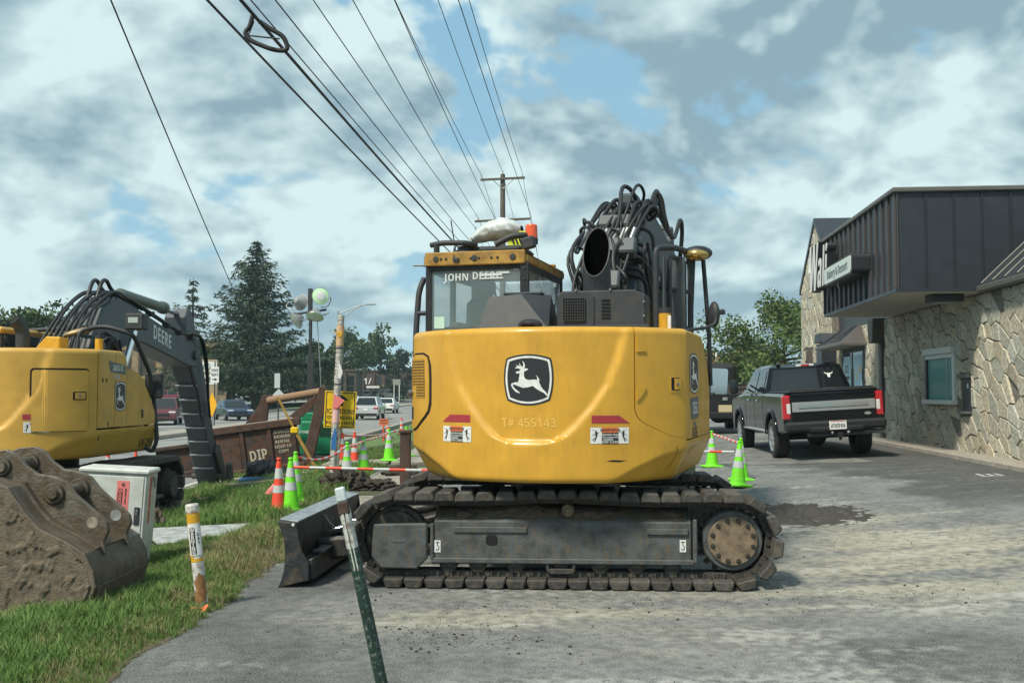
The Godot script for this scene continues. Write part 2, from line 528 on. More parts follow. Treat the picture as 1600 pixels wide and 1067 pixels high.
	mat("glass", Color(0.30, 0.42, 0.44, 0.16), 0.03, 0.0)
	mat("dark_glass", Color(0.010, 0.013, 0.016), 0.05, 0.0, {spec = 0.6})
	mat("green_glass", Color(0.16, 0.40, 0.37), 0.08, 0.0, {spec = 0.6})
	mat("white_print", Color(0.78, 0.79, 0.78), 0.5, 0.0, {tex = soft, scale = 3.0})
	mat("worn_print", Color(0.55, 0.60, 0.60), 0.5)
	mat("black_print", Color(0.018, 0.02, 0.024), 0.45)
	mat("grey_print", Color(0.075, 0.095, 0.11), 0.4)
	mat("red_print", Color(0.33, 0.030, 0.045), 0.45)
	mat("orange_print", Color(0.72, 0.18, 0.06), 0.5)
	mat("scratch_print", Color(0.70, 0.42, 0.08), 0.6)
	mat("beacon", Color(0.75, 0.10, 0.02), 0.25, 0.0, {coat = 0.5})
	mat("bag", Color(0.62, 0.66, 0.66), 0.35, 0.0, {tex = soft, scale = 3.0, normal = bump, nscale = 0.9, scale_n = 3.0})
	mat("cone_orange", Color(0.85, 0.075, 0.035), 0.5, 0.0, {tex = soft, scale = 2.0, dirt = dust_thin, dscale = 3.0})
	mat("cone_green", Color(0.19, 0.80, 0.018), 0.5, 0.0, {tex = soft, scale = 2.0, dirt = dust_thin, dscale = 3.0})
	mat("reflective", Color(0.66, 0.70, 0.70), 0.35, 0.0, {tex = grain, scale = 3.0})
	mat("cabinet", Color(0.60, 0.63, 0.60), 0.45, 0.0, {tex = soft, scale = 1.2, dirt = dust_thin, dscale = 1.5})
	mat("plate", Color(0.50, 0.53, 0.53), 0.45, 0.0, {world = true, tex = blotch, scale = 0.8, dirt = dust, dscale = 1.1})
	mat("bollard_white", Color(0.66, 0.66, 0.63), 0.5, 0.0, {tex = soft, scale = 2.0, dirt = rust, dscale = 1.0})
	mat("bollard_yellow", Color(0.66, 0.36, 0.02), 0.5, 0.0, {tex = soft, scale = 2.0})
	mat("rust_paint", Color(0.34, 0.17, 0.06), 0.85, 0.0, {tex = blotch, scale = 4.0})
	mat("post_green", Color(0.018, 0.055, 0.042), 0.55, 0.2, {tex = blotch, scale = 1.5, dirt = chalk, dscale = 3.0})
	mat("post_white", Color(0.60, 0.62, 0.58), 0.6, 0.0, {tex = soft, scale = 2.0, dirt = rust, dscale = 1.6})
	mat("post_tip", Color(0.58, 0.66, 0.69), 0.5, 0.0, {tex = soft, scale = 2.0})
	mat("rusty", Color(0.092, 0.062, 0.052), 0.85, 0.1, {tex = blotch, scale = 0.6, dirt = rust, dscale = 0.5, normal = bump, nscale = 0.5})
	mat("rusty_dark", Color(0.055, 0.044, 0.044), 0.8, 0.1, {tex = blotch, scale = 0.6, dirt = rust, dscale = 0.35, normal = bump, nscale = 0.5})
	mat("chalk", Color(0.42, 0.38, 0.29), 0.9)
	mat("sign_yellow", Color(0.85, 0.56, 0.005), 0.45, 0.0, {tex = soft, scale = 1.0})
	mat("sign_white", Color(0.72, 0.74, 0.73), 0.45)
	mat("generator_green", Color(0.012, 0.22, 0.105), 0.4, 0.0, {tex = soft, scale = 1.0, dirt = dust_thin, dscale = 1.0})
	mat("tarp", Color(0.014, 0.014, 0.016), 0.45, 0.0, {normal = bump, nscale = 1.0, scale = 1.5})
	mat("blue_pipe", Color(0.03, 0.14, 0.36), 0.5)
	mat("pole_yellow", Color(0.50, 0.30, 0.06), 0.6, 0.0, {tex = blotch, scale = 1.5})
	mat("lumber", Color(0.36, 0.31, 0.25), 0.9, 0.0, {tex = blotch, scale = 2.0})
	mat("concrete", Color(0.40, 0.37, 0.32), 0.9, 0.0, {world = true, tex = blotch, scale = 0.4, dirt = dust, dscale = 0.6, normal = fine, nscale = 0.5})
	mat("kerb", Color(0.42, 0.39, 0.34), 0.9, 0.0, {world = true, tex = grain, scale = 0.6, dirt = dust, dscale = 0.5})
	mat("road", Color(0.27, 0.275, 0.27), 0.9, 0.0, {world = true, tex = blotch, scale = 0.05})
	mat("patch", Color(0.21, 0.215, 0.205), 0.9, 0.0, {world = true, tex = blotch, scale = 0.25, normal = fine, nscale = 0.5})
	mat("paint", Color(0.70, 0.71, 0.69), 0.7, 0.0, {world = true, tex = grain, scale = 2.0})
	mat("lawn", Color(0.075, 0.078, 0.036), 1.0, 0.0, {world = true, tex = blotch, scale = 0.35})
	mat("far_lawn", Color(0.11, 0.19, 0.045), 1.0, 0.0, {world = true, tex = blotch, scale = 0.08})
	mat("galvanised", Color(0.40, 0.42, 0.43), 0.45, 0.5, {tex = soft, scale = 1.0})
	mat("pole_wood", Color(0.155, 0.135, 0.115), 0.95, 0.0, {tex = blotch, stretch = Vector3(1.5, 0.15, 1.5)})
	mat("wire", Color(0.012, 0.012, 0.014), 0.6)
	mat("stone", Color(1.0, 0.98, 0.92), 0.92, 0.0, {world = true, vcol = true, tex = blotch, scale = 1.5, normal = bump, nscale = 0.8})
	mat("mortar", Color(0.24, 0.22, 0.185), 1.0, 0.0, {world = true, tex = blotch, scale = 1.5})
	mat("roof_metal", Color(0.036, 0.042, 0.053), 0.42, 0.25, {tex = soft, scale = 0.5})
	mat("roof_trim", Color(0.135, 0.135, 0.125), 0.5, 0.2, {tex = soft, scale = 0.5})
	mat("soffit", Color(0.50, 0.48, 0.42), 0.8, 0.0, {tex = soft, scale = 0.5})
	mat("car_black", Color(0.005, 0.006, 0.008), 0.09, 0.0, {spec = 0.42})
	mat("car_trim", Color(0.010, 0.011, 0.012), 0.5)
	mat("tail_red", Color(0.40, 0.012, 0.020), 0.15, 0.0, {coat = 0.8})
	mat("tail_clear", Color(0.60, 0.60, 0.60), 0.2, 0.0, {coat = 0.8})
	mat("alloy", Color(0.62, 0.64, 0.66), 0.25, 0.9)
	mat("lens_lit", Color(0.55, 0.85, 0.50), 0.1, 0.0, {coat = 0.6})
	mat("lens", Color(0.35, 0.42, 0.38), 0.1, 0.0, {coat = 0.6})
	mat("mirror_glass", Color(0.55, 0.58, 0.58), 0.06, 1.0)
	mat("bark", Color(0.055, 0.042, 0.032), 1.0, 0.0, {tex = blotch, scale = 0.8})
	mat("leaf", Color(1, 1, 1), 0.75, 0.0, {vcol = true, backlight = Color(0.35, 0.35, 0.35)})
	mat("needle", Color(1, 1, 1), 0.85, 0.0, {vcol = true})
	mat("grass", Color(1, 1, 1), 0.7, 0.0, {vcol = true, backlight = Color(0.4, 0.4, 0.4)})
	mat("brick_brown", Color(0.12, 0.075, 0.065), 0.9, 0.0, {tex = blotch, scale = 0.15})
	mat("brick_tan", Color(0.42, 0.30, 0.18), 0.9, 0.0, {tex = blotch, scale = 0.15})
	mat("siding", Color(0.10, 0.075, 0.058), 0.9, 0.0, {tex = blotch, scale = 0.15})
	mat("wall_white", Color(0.62, 0.64, 0.62), 0.8)
	mat("shrub_red", Color(1, 1, 1), 0.8, 0.0, {vcol = true})

# a band of ground between two x, following the land, laid so far above it
func ground_band(x0: float, x1: float, d0: float, d1: float, lift: float, g: Geo, step_d := 1.0e9) -> void:
	var xs := [x0]
	var x := floorf(x0 * 4.0) / 4.0 + 0.25
	while x < x1 - 0.01:
		if x < -10.0 or x > 13.0: x = x if fmod(x, 4.0) == 0.0 else x
		if x > x0 + 0.01: xs.append(x)
		x += 0.25 if (x >= -10.0 and x < 13.0) else minf(20.0, maxf(0.25, absf(-10.0 - x) if x < -10.0 else 20.0))
	xs.append(x1)
	var ds := [d0]
	while ds[-1] + step_d < d1 - 0.01: ds.append(ds[-1] + step_d)
	ds.append(d1)
	var rows := []
	for d in ds:
		var l := []
		for q in xs:
			var w: float = q
			l.append(Vector3(w, land(w, -d) + lift, -d))
		rows.append(l)
	g.sheet(rows)

func lot_texture() -> ImageTexture:
	# x -2.6 .. 11.4, 4 .. 28 m ahead
	var wd := 784; var ht := 1344
	var mk := func(sd: int, fr: float, oc: int, wide := 1) -> PackedByteArray:
		var f := FastNoiseLite.new(); f.seed = sd; f.frequency = fr; f.fractal_octaves = oc; f.noise_type = FastNoiseLite.TYPE_SIMPLEX_SMOOTH
		var im := f.get_image(wd / wide, ht, false, false, true)
		if wide > 1: im.resize(wd, ht, Image.INTERPOLATE_CUBIC)
		return im.get_data()
	var a: PackedByteArray = mk.call(3, 0.006, 6)
	var b: PackedByteArray = mk.call(8, 0.02, 6)
	var cc: PackedByteArray = mk.call(21, 0.12, 4)
	var e: PackedByteArray = mk.call(34, 0.022, 6, 4)
	var out := PackedByteArray(); out.resize(wd * ht * 3)
	for y in ht:
		var d := 28.0 - 24.0 * y / ht
		var q1 := exp(-pow((d - 11.4) / 2.6, 2.0)); var q3 := exp(-pow((d - 10.6) / 1.5, 2.0)) * 0.7; var q4 := exp(-pow((d - 6.6) / 0.5, 2.0)) * 0.5
		for x in wd:
			var px := -2.6 + 14.0 * x / wd
			var k := y * wd + x
			var na := a[k] / 255.0; var nb := b[k] / 255.0; var nc := cc[k] / 255.0; var ne := e[k] / 255.0
			# where soil was tracked about: the strip before the machine and the sweep round its tail
			var s1 := exp(-pow((d - 8.15 - 0.25 * (px - 0.5)) / (0.6 + 0.12 * absf(px)), 2.0)) * (1.0 if px > -0.5 else exp(-pow((px + 0.5) / 0.9, 2.0)))
			var s2 := exp(-pow((px - 3.9 - 0.1 * (d - 10.0)) / 1.1, 2.0)) * q1
			var s3 := exp(-pow((px - 4.6) / 2.4, 2.0)) * q3 + exp(-pow(px / 1.5, 2.0)) * q4
			var soil := clampf((s1 + s2 + s3) * (0.15 + 0.55 * nb + 0.55 * ne) + (na - 0.58) * 0.55, 0.0, 1.0)
			soil *= smoothstep(0.25, 0.62, ne * 0.6 + nc * 0.4)
			# newer black asphalt along the wall and beside the lawn
			var fresh := smoothstep(0.0, 0.6, px - (5.1 + 0.02 * d) + (na - 0.5) * 2.2) * smoothstep(12.0, 15.0, d + (na - 0.5) * 3.0)
			fresh = maxf(fresh, smoothstep(0.35, -0.35, px + 1.2 + (na - 0.5) * 1.6) * 0.6)
			fresh = clampf(maxf(fresh, smoothstep(0.0, 0.08, px - 2.08) * smoothstep(7.15, 6.9, d + 0.15 * (nb - 0.5)) * 0.5), 0.0, 1.0)
			var tar := exp(-pow((px - 3.6) / 0.6, 2.0) - pow((d - 13.4) / 1.4, 2.0)) * 1.15
			var base := lerpf(0.165, 0.058, fresh) * (0.60 + 0.62 * nb) * (0.55 + 0.9 * nc)
			if tar > 0.15: base = lerpf(base, 0.022, clampf((tar - 0.35) * 1.6 + (nb - 0.5) * 1.2, 0.0, 0.92))
			soil *= (1.0 - clampf(tar - 0.3, 0.0, 1.0)) * (1.0 - 0.8 * fresh)
			var cl := Color(base * 0.955, base, base * 1.0).lerp(Color(0.36, 0.335, 0.255) * (0.75 + 0.5 * nc), soil * 0.8)
			# pale scuffs and dark clods
			cl = cl.lerp(Color(0.43, 0.43, 0.40), clampf((ne + nc * 0.5 - 0.88) * 3.2, 0.0, 1.0) * (1.0 - fresh * 0.75) * 0.65)
			cl = cl.lerp(Color(0.05, 0.042, 0.034), smoothstep(0.70, 0.80, nc) * smoothstep(0.50, 0.66, nb) * 0.75).linear_to_srgb()
			out[k * 3] = int(clampf(cl.r, 0, 1) * 255); out[k * 3 + 1] = int(clampf(cl.g, 0, 1) * 255); out[k * 3 + 2] = int(clampf(cl.b, 0, 1) * 255)
	return ImageTexture.create_from_image(Image.create_from_data(wd, ht, false, Image.FORMAT_RGB8, out))

func structure(called: String, g: Geo, m: Material) -> MeshInstance3D:
	var o := part(self, called, g, m)
	o.set_meta("kind", "structure")
	return o

func make_ground() -> void:
	var g := Geo.new()
	ground_band(-700, 700, -30, 1200, -0.03, g)
	structure("ground", g, M.far_lawn)
	# parking lot
	var lm := mat("lot", Color(1, 1, 1), 0.93, 0.0, {tex = lot_texture(), uv = true, normal = null})
	lm.normal_enabled = false
	var gx := noise_tex(40, 0.11, [[0.0, Color(0.10, 0.10, 0.10, 0.6)], [0.36, Color(0.13, 0.13, 0.13, 0.22)], [0.5, Color(0.5, 0.5, 0.5, 0.0)], [0.64, Color(0.60, 0.60, 0.58, 0.14)], [1.0, Color(0.8, 0.8, 0.77, 0.6)]], 1024, 4)
	lm.detail_enabled = true; lm.detail_albedo = gx; lm.detail_uv_layer = BaseMaterial3D.DETAIL_UV_2; lm.uv2_triplanar = true; lm.uv2_world_triplanar = true; lm.uv2_scale = Vector3.ONE * 0.5
	lm.heightmap_enabled = false
	g = Geo.new()
	var edge := func(x: float, d: float) -> float:
		if x < -2.2: return -2.28 + 0.045 * sin(d * 1.7) + 0.03 * sin(d * 5.3 + 1.0) + 0.55 * smoothstep(9.6, 12.0, d)
		return x
	var xs := [-2.3]
	var x := -1.5
	while x < 13.3: xs.append(x); x += 0.25
	var rows := []
	var dd := -12.0
	while dd < 34.5:
		var l := []
		for q in xs:
			var w: float = edge.call(q, dd)
			l.append(Vector3(w, land(w, -dd), -dd))
		rows.append(l)
		dd += 0.25 if dd > 4.0 and dd < 14.0 else 1.0
	g.sheet(rows)
	for p in g.v: g.u.append(Vector2((p.x + 2.6) / 14.0, (28.0 + p.z) / 24.0))
	structure("parking_lot", g, lm)
	g = Geo.new()
	ground_band(-1.0, 40.0, 33.9, 120.0, -0.008, g)
	structure("far_parking_lot", g, M.road)
	# lawn beside the lot
	g = Geo.new()
	ground_band(-7.4, -1.6, -12, 36, -0.012, g)
	structure("lawn", g, M.lawn)
	g = Geo.new()
	ground_band(-15.2, -7.0, -30, 420, -0.004, g)
	ground_band(-24.4, -16.6, -30, 420, -0.004, g)
	structure("road", g, M.road)
	g = Geo.new()
	for d in range(40, 200, 2):
		if d % 12 < 3: ground_band(-11.2, -11.05, d, d + 2.0, 0.002, g)
	ground_band(-15.05, -14.93, 30, 300, 0.002, g)
	ground_band(-7.35, -7.22, 20, 300, 0.002, g)
	ground_band(-20.6, -20.45, 30, 300, 0.002, g)
	structure("lane_marking", g, M.paint)
	g = Geo.new()
	for d in range(-20, 400, 30):
		g.box(Vector3(-15.9, -0.36, -d - 14.98), Vector3(1.4, 0.24, 29.9), 0.03)
	structure("median", g, M.kerb)
	g = Geo.new()
	for d in range(-20, 400, 6):
		g.box(Vector3(-24.55, -0.38, -d - 2.99), Vector3(0.3, 0.26, 5.97), 0.03)
		if d > 26: g.box(Vector3(-6.85, -0.40, -d - 2.99), Vector3(0.3, 0.24, 5.97), 0.03)
	structure("kerb", g, M.kerb)
	# pavement: slabs along the lawn, some lifted by the works
	g = Geo.new()
	g.box(Vector3(-2.0, -0.03, -18.0), Vector3(1.0, 0.02, 1.0))
	var walk := Node3D.new(); walk.name = "pavement"; add_child(walk); walk.set_meta("kind", "structure")
	rng.seed = 4
	for i in 22:
		var d := 15.0 + i * 1.52
		var b := Geo.new()
		b.box(Vector3(0, 0, 0), Vector3(1.5, 0.11, 1.49), 0.012)
		if i in [1, 5]: continue
		part(walk, "slab", b, M.concrete, ysp(-1.95 - 0.012 * i + rng.randf_range(-0.02, 0.02), -0.02 + rng.randf_range(-0.01, 0.014), -d - 0.75, rng.randf_range(-1, 1), rng.randf_range(-0.7, 0.7), rng.randf_range(-0.8, 0.8)))
	for i in 3:
		var b := Geo.new()
		b.box(Vector3(0, 0, 0), Vector3(1.45, 0.11, 1.4), 0.012)
		part(walk, "slab", b, M.concrete, ysp(-3.55 - i * 1.5, land(-3.55 - i * 1.5, 0) - 0.0, -24.4, rng.randf_range(-2, 2), rng.randf_range(-1, 1), [1.0, 4.0, 8.5][i]))
	# paler patch where the truck stands
	g = Geo.new()
	var pt := func(a: float, b: float) -> Vector3: return Vector3(a, land(a, 0) + 0.006, -b)
	for i in 16:
		var a := 3.4 + i * 0.22
		var n0 := 20.6 - 0.55 * (a - 5.0)
		var n1 := 20.6 - 0.55 * (a + 0.22 - 5.0)
		g.quad_o(pt.call(a, n0 + 0.6), pt.call(a + 0.22, n1 + 0.6), pt.call(a + 0.22, 33.0), pt.call(a, 33.0), Vector3.UP)
	structure("concrete_apron", g, M.patch)
	# a painted mark on the lot
	g = Geo.new()
	for r in [[0.0, 0.0, 0.62, 0.10], [0.0, 0.0, 0.10, 0.62], [0.26, 0.0, 0.09, 0.5], [0.53, 0.0, 0.09, 0.62]]:
		var q := func(a: float, b: float) -> Vector3:
			var p := Vector3(7.36 + a * 0.55 + b * 0.08, 0, -(16.55 + b * 0.7))
			p.y = land(p.x, 0) + 0.004
			return p
		g.quad_o(q.call(r[0], r[1]), q.call(r[0] + r[2], r[1]), q.call(r[0] + r[2], r[1] + r[3]), q.call(r[0], r[1] + r[3]), Vector3.UP)
	structure("pavement_marking", g, M.paint)
	# bare earth where lawn meets lot
	g = Geo.new()
	var fe := FastNoiseLite.new(); fe.seed = 2; fe.frequency = 0.9
	rows = []
	for i in 120:
		var d := 4.0 + i * 0.085
		var wdt := 0.02 + 0.02 * fe.get_noise_1d(d * 2.0) + 0.55 * smoothstep(9.6, 10.8, d)
		var lim: float = edge.call(-2.3, d)
		rows.append([Vector3(lim - wdt, land(lim - wdt, 0) - 0.010, -d), Vector3(lim - wdt * 0.5, 0.012, -d), Vector3(lim, 0.012, -d), Vector3(lim + 0.02 + 0.05 * fe.get_noise_1d(d * 6.0 + 30), 0.003, -d)])
	g.sheet(rows)
	structure("bare_earth", g, M.earth)
	# far parking across the road
	g = Geo.new()
	g.t = Transform3D(Basis(), Vector3(0, 0.16, 0))
	g.quad_o(Vector3(-130, 0, -120), Vector3(-30, 0, -120), Vector3(-26, 0, -260), Vector3(-130, 0, -260), Vector3.UP)
	g.box(Vector3(-78, -0.35, -119.9), Vector3(96, 0.68, 0.2))
	structure("far_parking_area", g, M.road)

# ---- one track: x runs along it, z is the machine's side; parts come back in a list of [name, geo or mesh, material, transform]
func track_path(half_a: float, half_b: float, r: float, pitch: float, count: int, yc: float) -> Array:
	# points and tangents of the chain, from the front idler (-half_a) round the sprocket (+half_b)
	var out := []
	var l := half_a + half_b
	var per := 2.0 * l + TAU * r
	for i in count:
		var s := per * i / count
		if s < l: out.append([Vector2(-half_a + s, yc - r), 0.0])
		elif s < l + PI * r:
			var w := (s - l) / r
			out.append([Vector2(half_b + r * sin(w), yc - r * cos(w)), w])
		elif s < 2.0 * l + PI * r:
			var f := (s - l - PI * r) / l
			var x := half_b - l * f
			var hump := 0.025 * sin(PI * f) - 0.018 * pow(sin(TAU * f), 2.0)
			out.append([Vector2(x, yc + r + hump), PI - 0.06 * cos(PI * f) * sin(PI * f)])
		else:
			var w := (s - 2.0 * l - PI * r) / r
			out.append([Vector2(-half_a - r * sin(w), yc + r * cos(w)), PI + w])
	return out

var shoe_mesh: ArrayMesh
var link_mesh: ArrayMesh
func make_track(root: Node3D, xf: Transform3D, side: float, ha: float, hb: float, r: float, yc: float, wid: float, count: int, detailed := true) -> void:
	var path := track_path(ha, hb, r, 0.1715, count, yc)
	var k := r / 0.30
	var chain := Geo.new()
	for i in path.size():
		var p: Vector2 = path[i][0]
		var w: float = path[i][1]
		var fr := Transform3D(Basis(Vector3(0, 0, 1), w), Vector3(p.x, p.y, 0))
		chain.t = fr
		for s in [-1.0, 1.0]:
			chain.prism(v2([-0.085, -0.045, 0.02, -0.045, 0.085, -0.03, 0.085, 0.03, -0.085, 0.03], k), s * 0.075 * k - 0.014, s * 0.075 * k + 0.014, 0.004)
			chain.box(Vector3(-0.045, -0.0, s * 0.1 * k), Vector3(0.022, 0.05, 0.012) * k)
			chain.box(Vector3(0.015, -0.0, s * 0.1 * k), Vector3(0.022, 0.05, 0.012) * k)
		chain.rod(Vector3(-0.075 * k, 0.0, -0.112 * k), Vector3(-0.075 * k, 0.0, 0.112 * k), 0.024 * k, 9, 0.004)
	var tr := part(root, "track", chain, M.track_steel, xf)
	var g := Geo.new()
	g.prism(v2([-0.080, 0.020, 0.076, 0.020, 0.082, 0.030, 0.082, 0.050, 0.060, 0.094, 0.048, 0.1, -0.050, 0.1, -0.064, 0.094, -0.082, 0.050], k), -wid / 2, wid / 2, 0.012)
	g.smooth(20)
	var sm := g.mesh()
	rng.seed = 77
	for i in path.size():
		var p: Vector2 = path[i][0]
		var w: float = path[i][1]
		# the shoe lies outside the chain; outward is -y of the running direction
		var fr := Transform3D(Basis(Vector3(0, 0, 1), w + PI + rng.randf_range(-0.02, 0.02)), Vector3(p.x, p.y, rng.randf_range(-0.006, 0.006)))
		part(tr, "shoe", sm, M.track_dusty if rng.randf() < 0.45 else M.track_steel, fr)

func ring_of_bolts(g: Geo, ce: Vector3, r: float, k: int, size: float, depth: float, ph := 0.0) -> void:
	for i in k:
		var w := TAU * i / k + ph
		g.rod(ce + Vector3(cos(w) * r, sin(w) * r, 0), ce + Vector3(cos(w) * r, sin(w) * r, depth), size, 6, size * 0.2)
		g.rod(ce + Vector3(cos(w) * r, sin(w) * r, 0), ce + Vector3(cos(w) * r, sin(w) * r, depth * 0.35), size * 1.6, 10)

func hook_sticker(root: Node3D, xf: Transform3D, w: float, h: float) -> void:
	var g := Geo.new()
	g.box(Vector3.ZERO, Vector3(w, h, 0.002))
	var o := part(root, "sticker", g, M.white_print, xf)
	g = Geo.new()
	g.tube(curve(v3([0, 0.028, 0.0015, 0, 0.008, 0.0015, 0.012, -0.008, 0.0015, 0.010, -0.026, 0.0015, -0.006, -0.032, 0.0015, -0.014, -0.02, 0.0015]), 5), 0.0035, 4)
	g.box(Vector3(0, 0.032, 0.0015), Vector3(w * 0.6, 0.008, 0.002))
	part(o, "hook_symbol", g, M.black_print)

func bowl_edge(y: float) -> float:
	var ys := [1.20, 1.22, 1.28, 1.36, 1.52, 1.70, 1.91, 2.09, 2.3]
	var ws := [0.0, 6.0, 11.5, 15.0, 20.5, 25.5, 28.8, 31.0, 32.0]
	for i in ys.size() - 1:
		if y < ys[i + 1]: return lerpf(ws[i], ws[i + 1], clampf((y - ys[i]) / (ys[i + 1] - ys[i]), 0, 1))
	return 32.0
func swoosh(a: float) -> float:
	var xs := [18.0, 25.0, 35.0, 45.0, 60.0]
	var ys := [0.86, 0.91, 1.04, 1.135, 1.20]
	if a < 18.0: return 0.86 - (18.0 - a) * 0.004
	for i in 4:
		if a < xs[i + 1]: return lerpf(ys[i], ys[i + 1], (a - xs[i]) / (xs[i + 1] - xs[i]))
	return 1.20
# the skin of the tail: angle a in degrees from the rear, height y, so far out
func tail(a: float, y: float, lift := 0.0, R := 1.49, top := 2.175, bot := 0.895) -> Vector3:
	var d := 0.0
	var aa := absf(a)
	var be := bowl_edge(y)
	d += 0.034 * smoothstep(1.6, -1.6, aa - be) * smoothstep(1.20, 1.26, y)
	var t := maxf(0.0, swoosh(aa) - y)
	d += 0.55 * t * smoothstep(0.0, 0.05, t)
	var ft := 0.055
	if y > top - ft:
		var q := clampf((y - (top - ft)) / ft, 0, 1)
		d += ft * (1.0 - sqrt(maxf(0.0, 1.0 - q * q)))
	var fb := 0.05
	if y < bot + fb:
		var q := clampf((bot + fb - y) / fb, 0, 1)
		d += fb * (1.0 - sqrt(maxf(0.0, 1.0 - q * q)))
	# past the corner the skin turns along the machine's side
	var r := R - d + lift
	if aa <= 55.0:
		var w := deg_to_rad(a)
		return Vector3(sin(w) * r, y, cos(w) * r)
	var sg := signf(a)
	var w0 := deg_to_rad(55.0)
	var run := (aa - 55.0) / 57.3 * R     # arc length beyond the corner
	var cr := 0.06
	var corner := Vector3(sin(w0) * r, y, cos(w0) * r)
	# a short round, then straight forward with a slight taper
	var turn := minf(run / cr, deg_to_rad(33.0))
	var dir0 := w0
	var c2 := corner + Vector3(-sin(dir0), 0, -cos(dir0)) * cr
	var p := c2 + Vector3(sin(dir0 + turn), 0, cos(dir0 + turn)) * cr
	var left := run - turn * cr
	if left > 0.0:
		var dd := dir0 + turn
		p += Vector3(cos(dd), 0, -sin(dd)) * left
	p.x *= sg
	return p

# a panel of that skin; row k goes from left[k] to right[k] at height ys[k]; chosen edges are folded inwards
func skin(g: Geo, f: Callable, ys: Array, left: Array, right: Array, cols: int, folds: Array, depth := 0.035) -> void:
	var rows := []
	for i in ys.size():
		var l := []
		for j in cols + 1:
			l.append(f.call(lerpf(left[i], right[i], float(j) / cols), ys[i]))
		rows.append(l)
	var inw := func(p: Vector3) -> Vector3:
		return p - Vector3(p.x, 0, p.z).normalized() * depth
	for i in rows.size() - 1:
		for j in cols:
			g.quad(rows[i][j], rows[i][j + 1], rows[i + 1][j + 1], rows[i + 1][j])
		if folds[0]: g.quad(inw.call(rows[i][0]), rows[i][0], rows[i + 1][0], inw.call(rows[i + 1][0]))
		if folds[1]: g.quad(rows[i][cols], inw.call(rows[i][cols]), inw.call(rows[i + 1][cols]), rows[i + 1][cols])
	for j in cols:
		var e := rows.size() - 1
		if folds[2]: g.quad(inw.call(rows[0][j]), inw.call(rows[0][j + 1]), rows[0][j + 1], rows[0][j])
		if folds[3]: g.quad(rows[e][j], rows[e][j + 1], inw.call(rows[e][j + 1]), inw.call(rows[e][j]))

# a plate cut to a shape and laid on a bent surface: f(x, y, lift)
func bent_plate(poly: PackedVector2Array, f: Callable, g: Geo, lift: float, strip := 0.03) -> void:
	var top := func(x: float, y: float) -> Vector3: return f.call(x, y, lift)
	bent_shape(poly, top, g, strip)
	for i in poly.size():
		var a := poly[i]; var b := poly[(i + 1) % poly.size()]
		var k := maxi(1, ceili(absf(b.x - a.x) / strip))
		for j in k:
			var p := a.lerp(b, float(j) / k); var q := a.lerp(b, float(j + 1) / k)
			g.quad(f.call(p.x, p.y, -0.004), f.call(q.x, q.y, -0.004), f.call(q.x, q.y, lift), f.call(p.x, p.y, lift))

func round_rect(x: float, y: float, w: float, h: float, r: float, k := 4) -> PackedVector2Array:
	var o := PackedVector2Array()
	for c in [[x + w / 2 - r, y - h / 2 + r, -PI / 2], [x + w / 2 - r, y + h / 2 - r, 0.0], [x - w / 2 + r, y + h / 2 - r, PI / 2], [x - w / 2 + r, y - h / 2 + r, PI]]:
		for i in k + 1:
			var a: float = c[2] + PI / 2 * i / k
			o.append(Vector2(c[0] + r * cos(a), c[1] + r * sin(a)))
	return o

